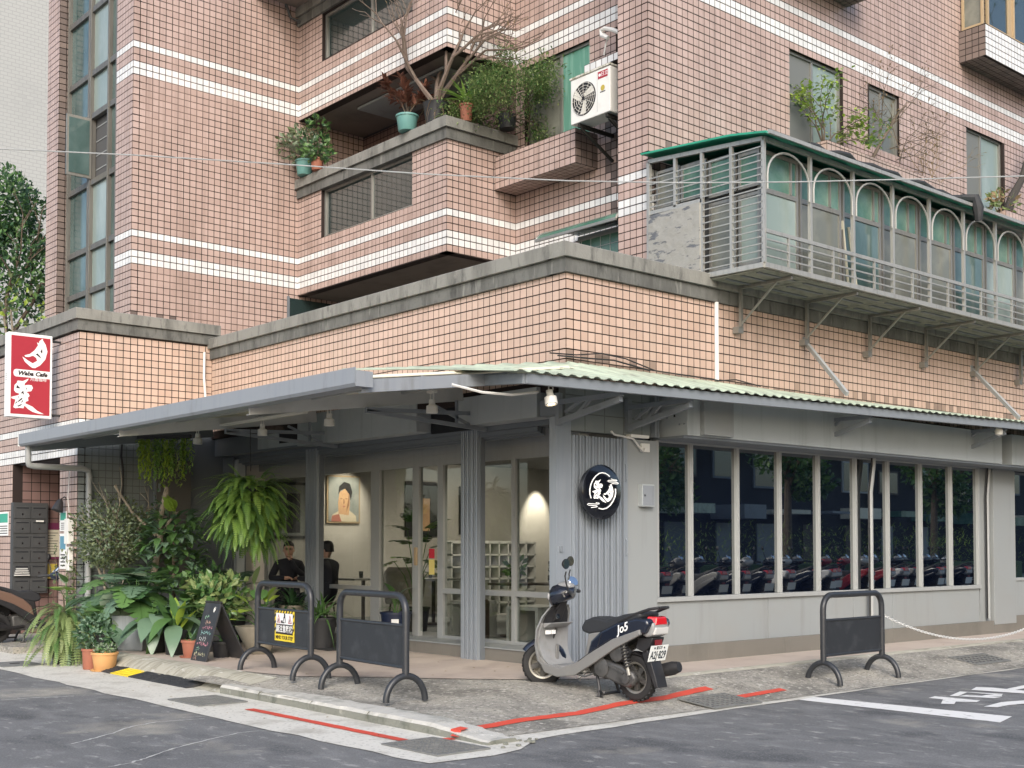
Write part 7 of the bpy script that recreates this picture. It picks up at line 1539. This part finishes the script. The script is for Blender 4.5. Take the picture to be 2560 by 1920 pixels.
# creeper on the pillar
t = thing('ivy', 'thin ivy creeping over the corner of the tiled pillar', 'climber', (-2.24,8.4,.1)); random.seed(181); m = MB(); m2 = MB()
for k in range(9):
    p_ = Vector((random.uniform(-.05,.1),random.uniform(-.1,.5),.0)); pts = [p_.copy()]
    for j in range(12): p_ = p_+Vector((random.uniform(-.02,.02),random.uniform(-.05,.05),random.uniform(.08,.15))); pts.append(p_.copy()); [leaf(m2, p_+Vector((random.uniform(-.06,.02),random.uniform(-.08,.08),random.uniform(-.05,.05))), dirv(random.uniform(2,5), R(random.uniform(-60,30))), .06, .05, 'heart', .2, n=2) for _ in range(3)]
    m.tube(pts, .004, 4)
m.build('stems', 'bark', t); tag(m2.build('leaves', 'leaf_small', t, fix=False), kind='stuff')
# ================================================================== ACROSS THE MAIN STREET (seen in the shop window reflections)
mat('opp_wall', (.022,.023,.025), .9, layers=[((.04,.041,.043),.6,S1,.45,.65,.7)])
op = thing('opposite_building', 'dark building across the main street, seen reflected in the shop windows', 'building', (20,-20,0)); MB().box(-14,46,-8,0,0,13).build('wall', 'opp_wall', op)
random.seed(192); xk = -13.5
for k in range(16):
    w_ = random.uniform(1.0,2.6); za = random.choice((3.6,3.9,4.2)); zb = za+random.uniform(1.0,1.9); o = MB().box(xk,xk+w_,.0,.06,za,zb).build('window', random.choice(('frame_grey','wood_dark','paint_dark')), op); MB().box(xk+.08,xk+w_-.08,.061,.07,za+.08,zb-.08).build('pane', random.choice(('glass_teal','glass_tint','glass_tint','glass_green')), o)
    MB().box(xk-.1,xk+w_*.8,.0,random.uniform(.8,2.2),2.75+random.uniform(-.2,.3),2.95+random.uniform(0,.3)).build('canopy', random.choice(('pale_green_sheet','paint_steel','glass_green','cream_sheet')), op)
    MB().box(xk+.2,xk+w_*.7,.0,.05,.3,2.5).build('shutter_door', random.choice(('paint_dark','opp_wall','wood_dark','paint_steel')), op); xk += w_+random.uniform(.3,1.6)
for x_, h_, sd in ((11.5,4.6,301),(17.2,5.2,302),(24.5,4.8,303)):
    t = tree('street_tree', ('leaning','tall','bushy')[sd-301]+' street tree across the road, seen reflected in the shop windows', (x_,-9.6,.2), h_, [(0,0,h_*.78),(.7,.1,h_*.6)], [(1.2,1.1,.9),(.8,.8,.6)], ['leaf_mid','leaf_deep'], 800, .2, sd)
tag(bx('far_pavement', 'rough_concrete', None, 4, 60, -20, -5.2, -.05, .25), kind='structure')
hg = thing('hedge', 'clipped green hedge behind the scooters across the street', 'hedge', (17,-8.1,.25)); random.seed(191); ms = [MB(), MB()]
for i in range(5200): leaf(ms[i % 2], (random.uniform(-8.5,9.5),random.uniform(-.45,.45),random.uniform(.15,1.75)+.2*math.sin(i*.01)), dirv(random.uniform(0,6.28), R(random.uniform(-20,70))), .16, .09, 'oval', .2, n=1)
tag(ms[0].build('foliage', 'leaf_fern', hg, fix=False), kind='stuff'); tag(ms[1].build('foliage', 'leaf_lime', hg, fix=False), kind='stuff'); MB().box(-8.4,9.4,-.3,.3,0,.9).build('core', 'leaf_deep', hg)
proto = make_scooter('dark scooter in the row parked across the street, seen reflected in the shop window', 'scooters parked across the street', full=False, steer=10); proto.location = (6.2,-6.1,.25); proto.scale = (1.05,1.05,1.1); proto.rotation_euler = (0,0,R(-88))
mat('scoot_white', (.6,.6,.6), .3, coat=.5); mat('scoot_red', (.35,.03,.04), .3, coat=.5)
random.seed(193)
for i in range(1, 21):
    c = copy_tree(proto); c.location = (6.2+i*.74+random.uniform(-.1,.1), -6.1+random.uniform(-.25,.25), .25); c.rotation_euler = (0,0,R(-90+random.uniform(-8,8)))
    pm = random.choice(('scoot_white','scoot_navy','scoot_navy','scoot_red','scoot_silver'))
    for ch in c.children:
        if ch.name.split('.')[0] in ('body_panel','front_cowl','handlebar_cowl','side_rail'):
            for sl_ in ch.material_slots: sl_.link = 'OBJECT'; sl_.material = MT[pm]
    if pm in ('scoot_white','scoot_red'): c['label'] = '%s scooter in the row parked across the street, seen reflected in the shop window' % pm[6:]
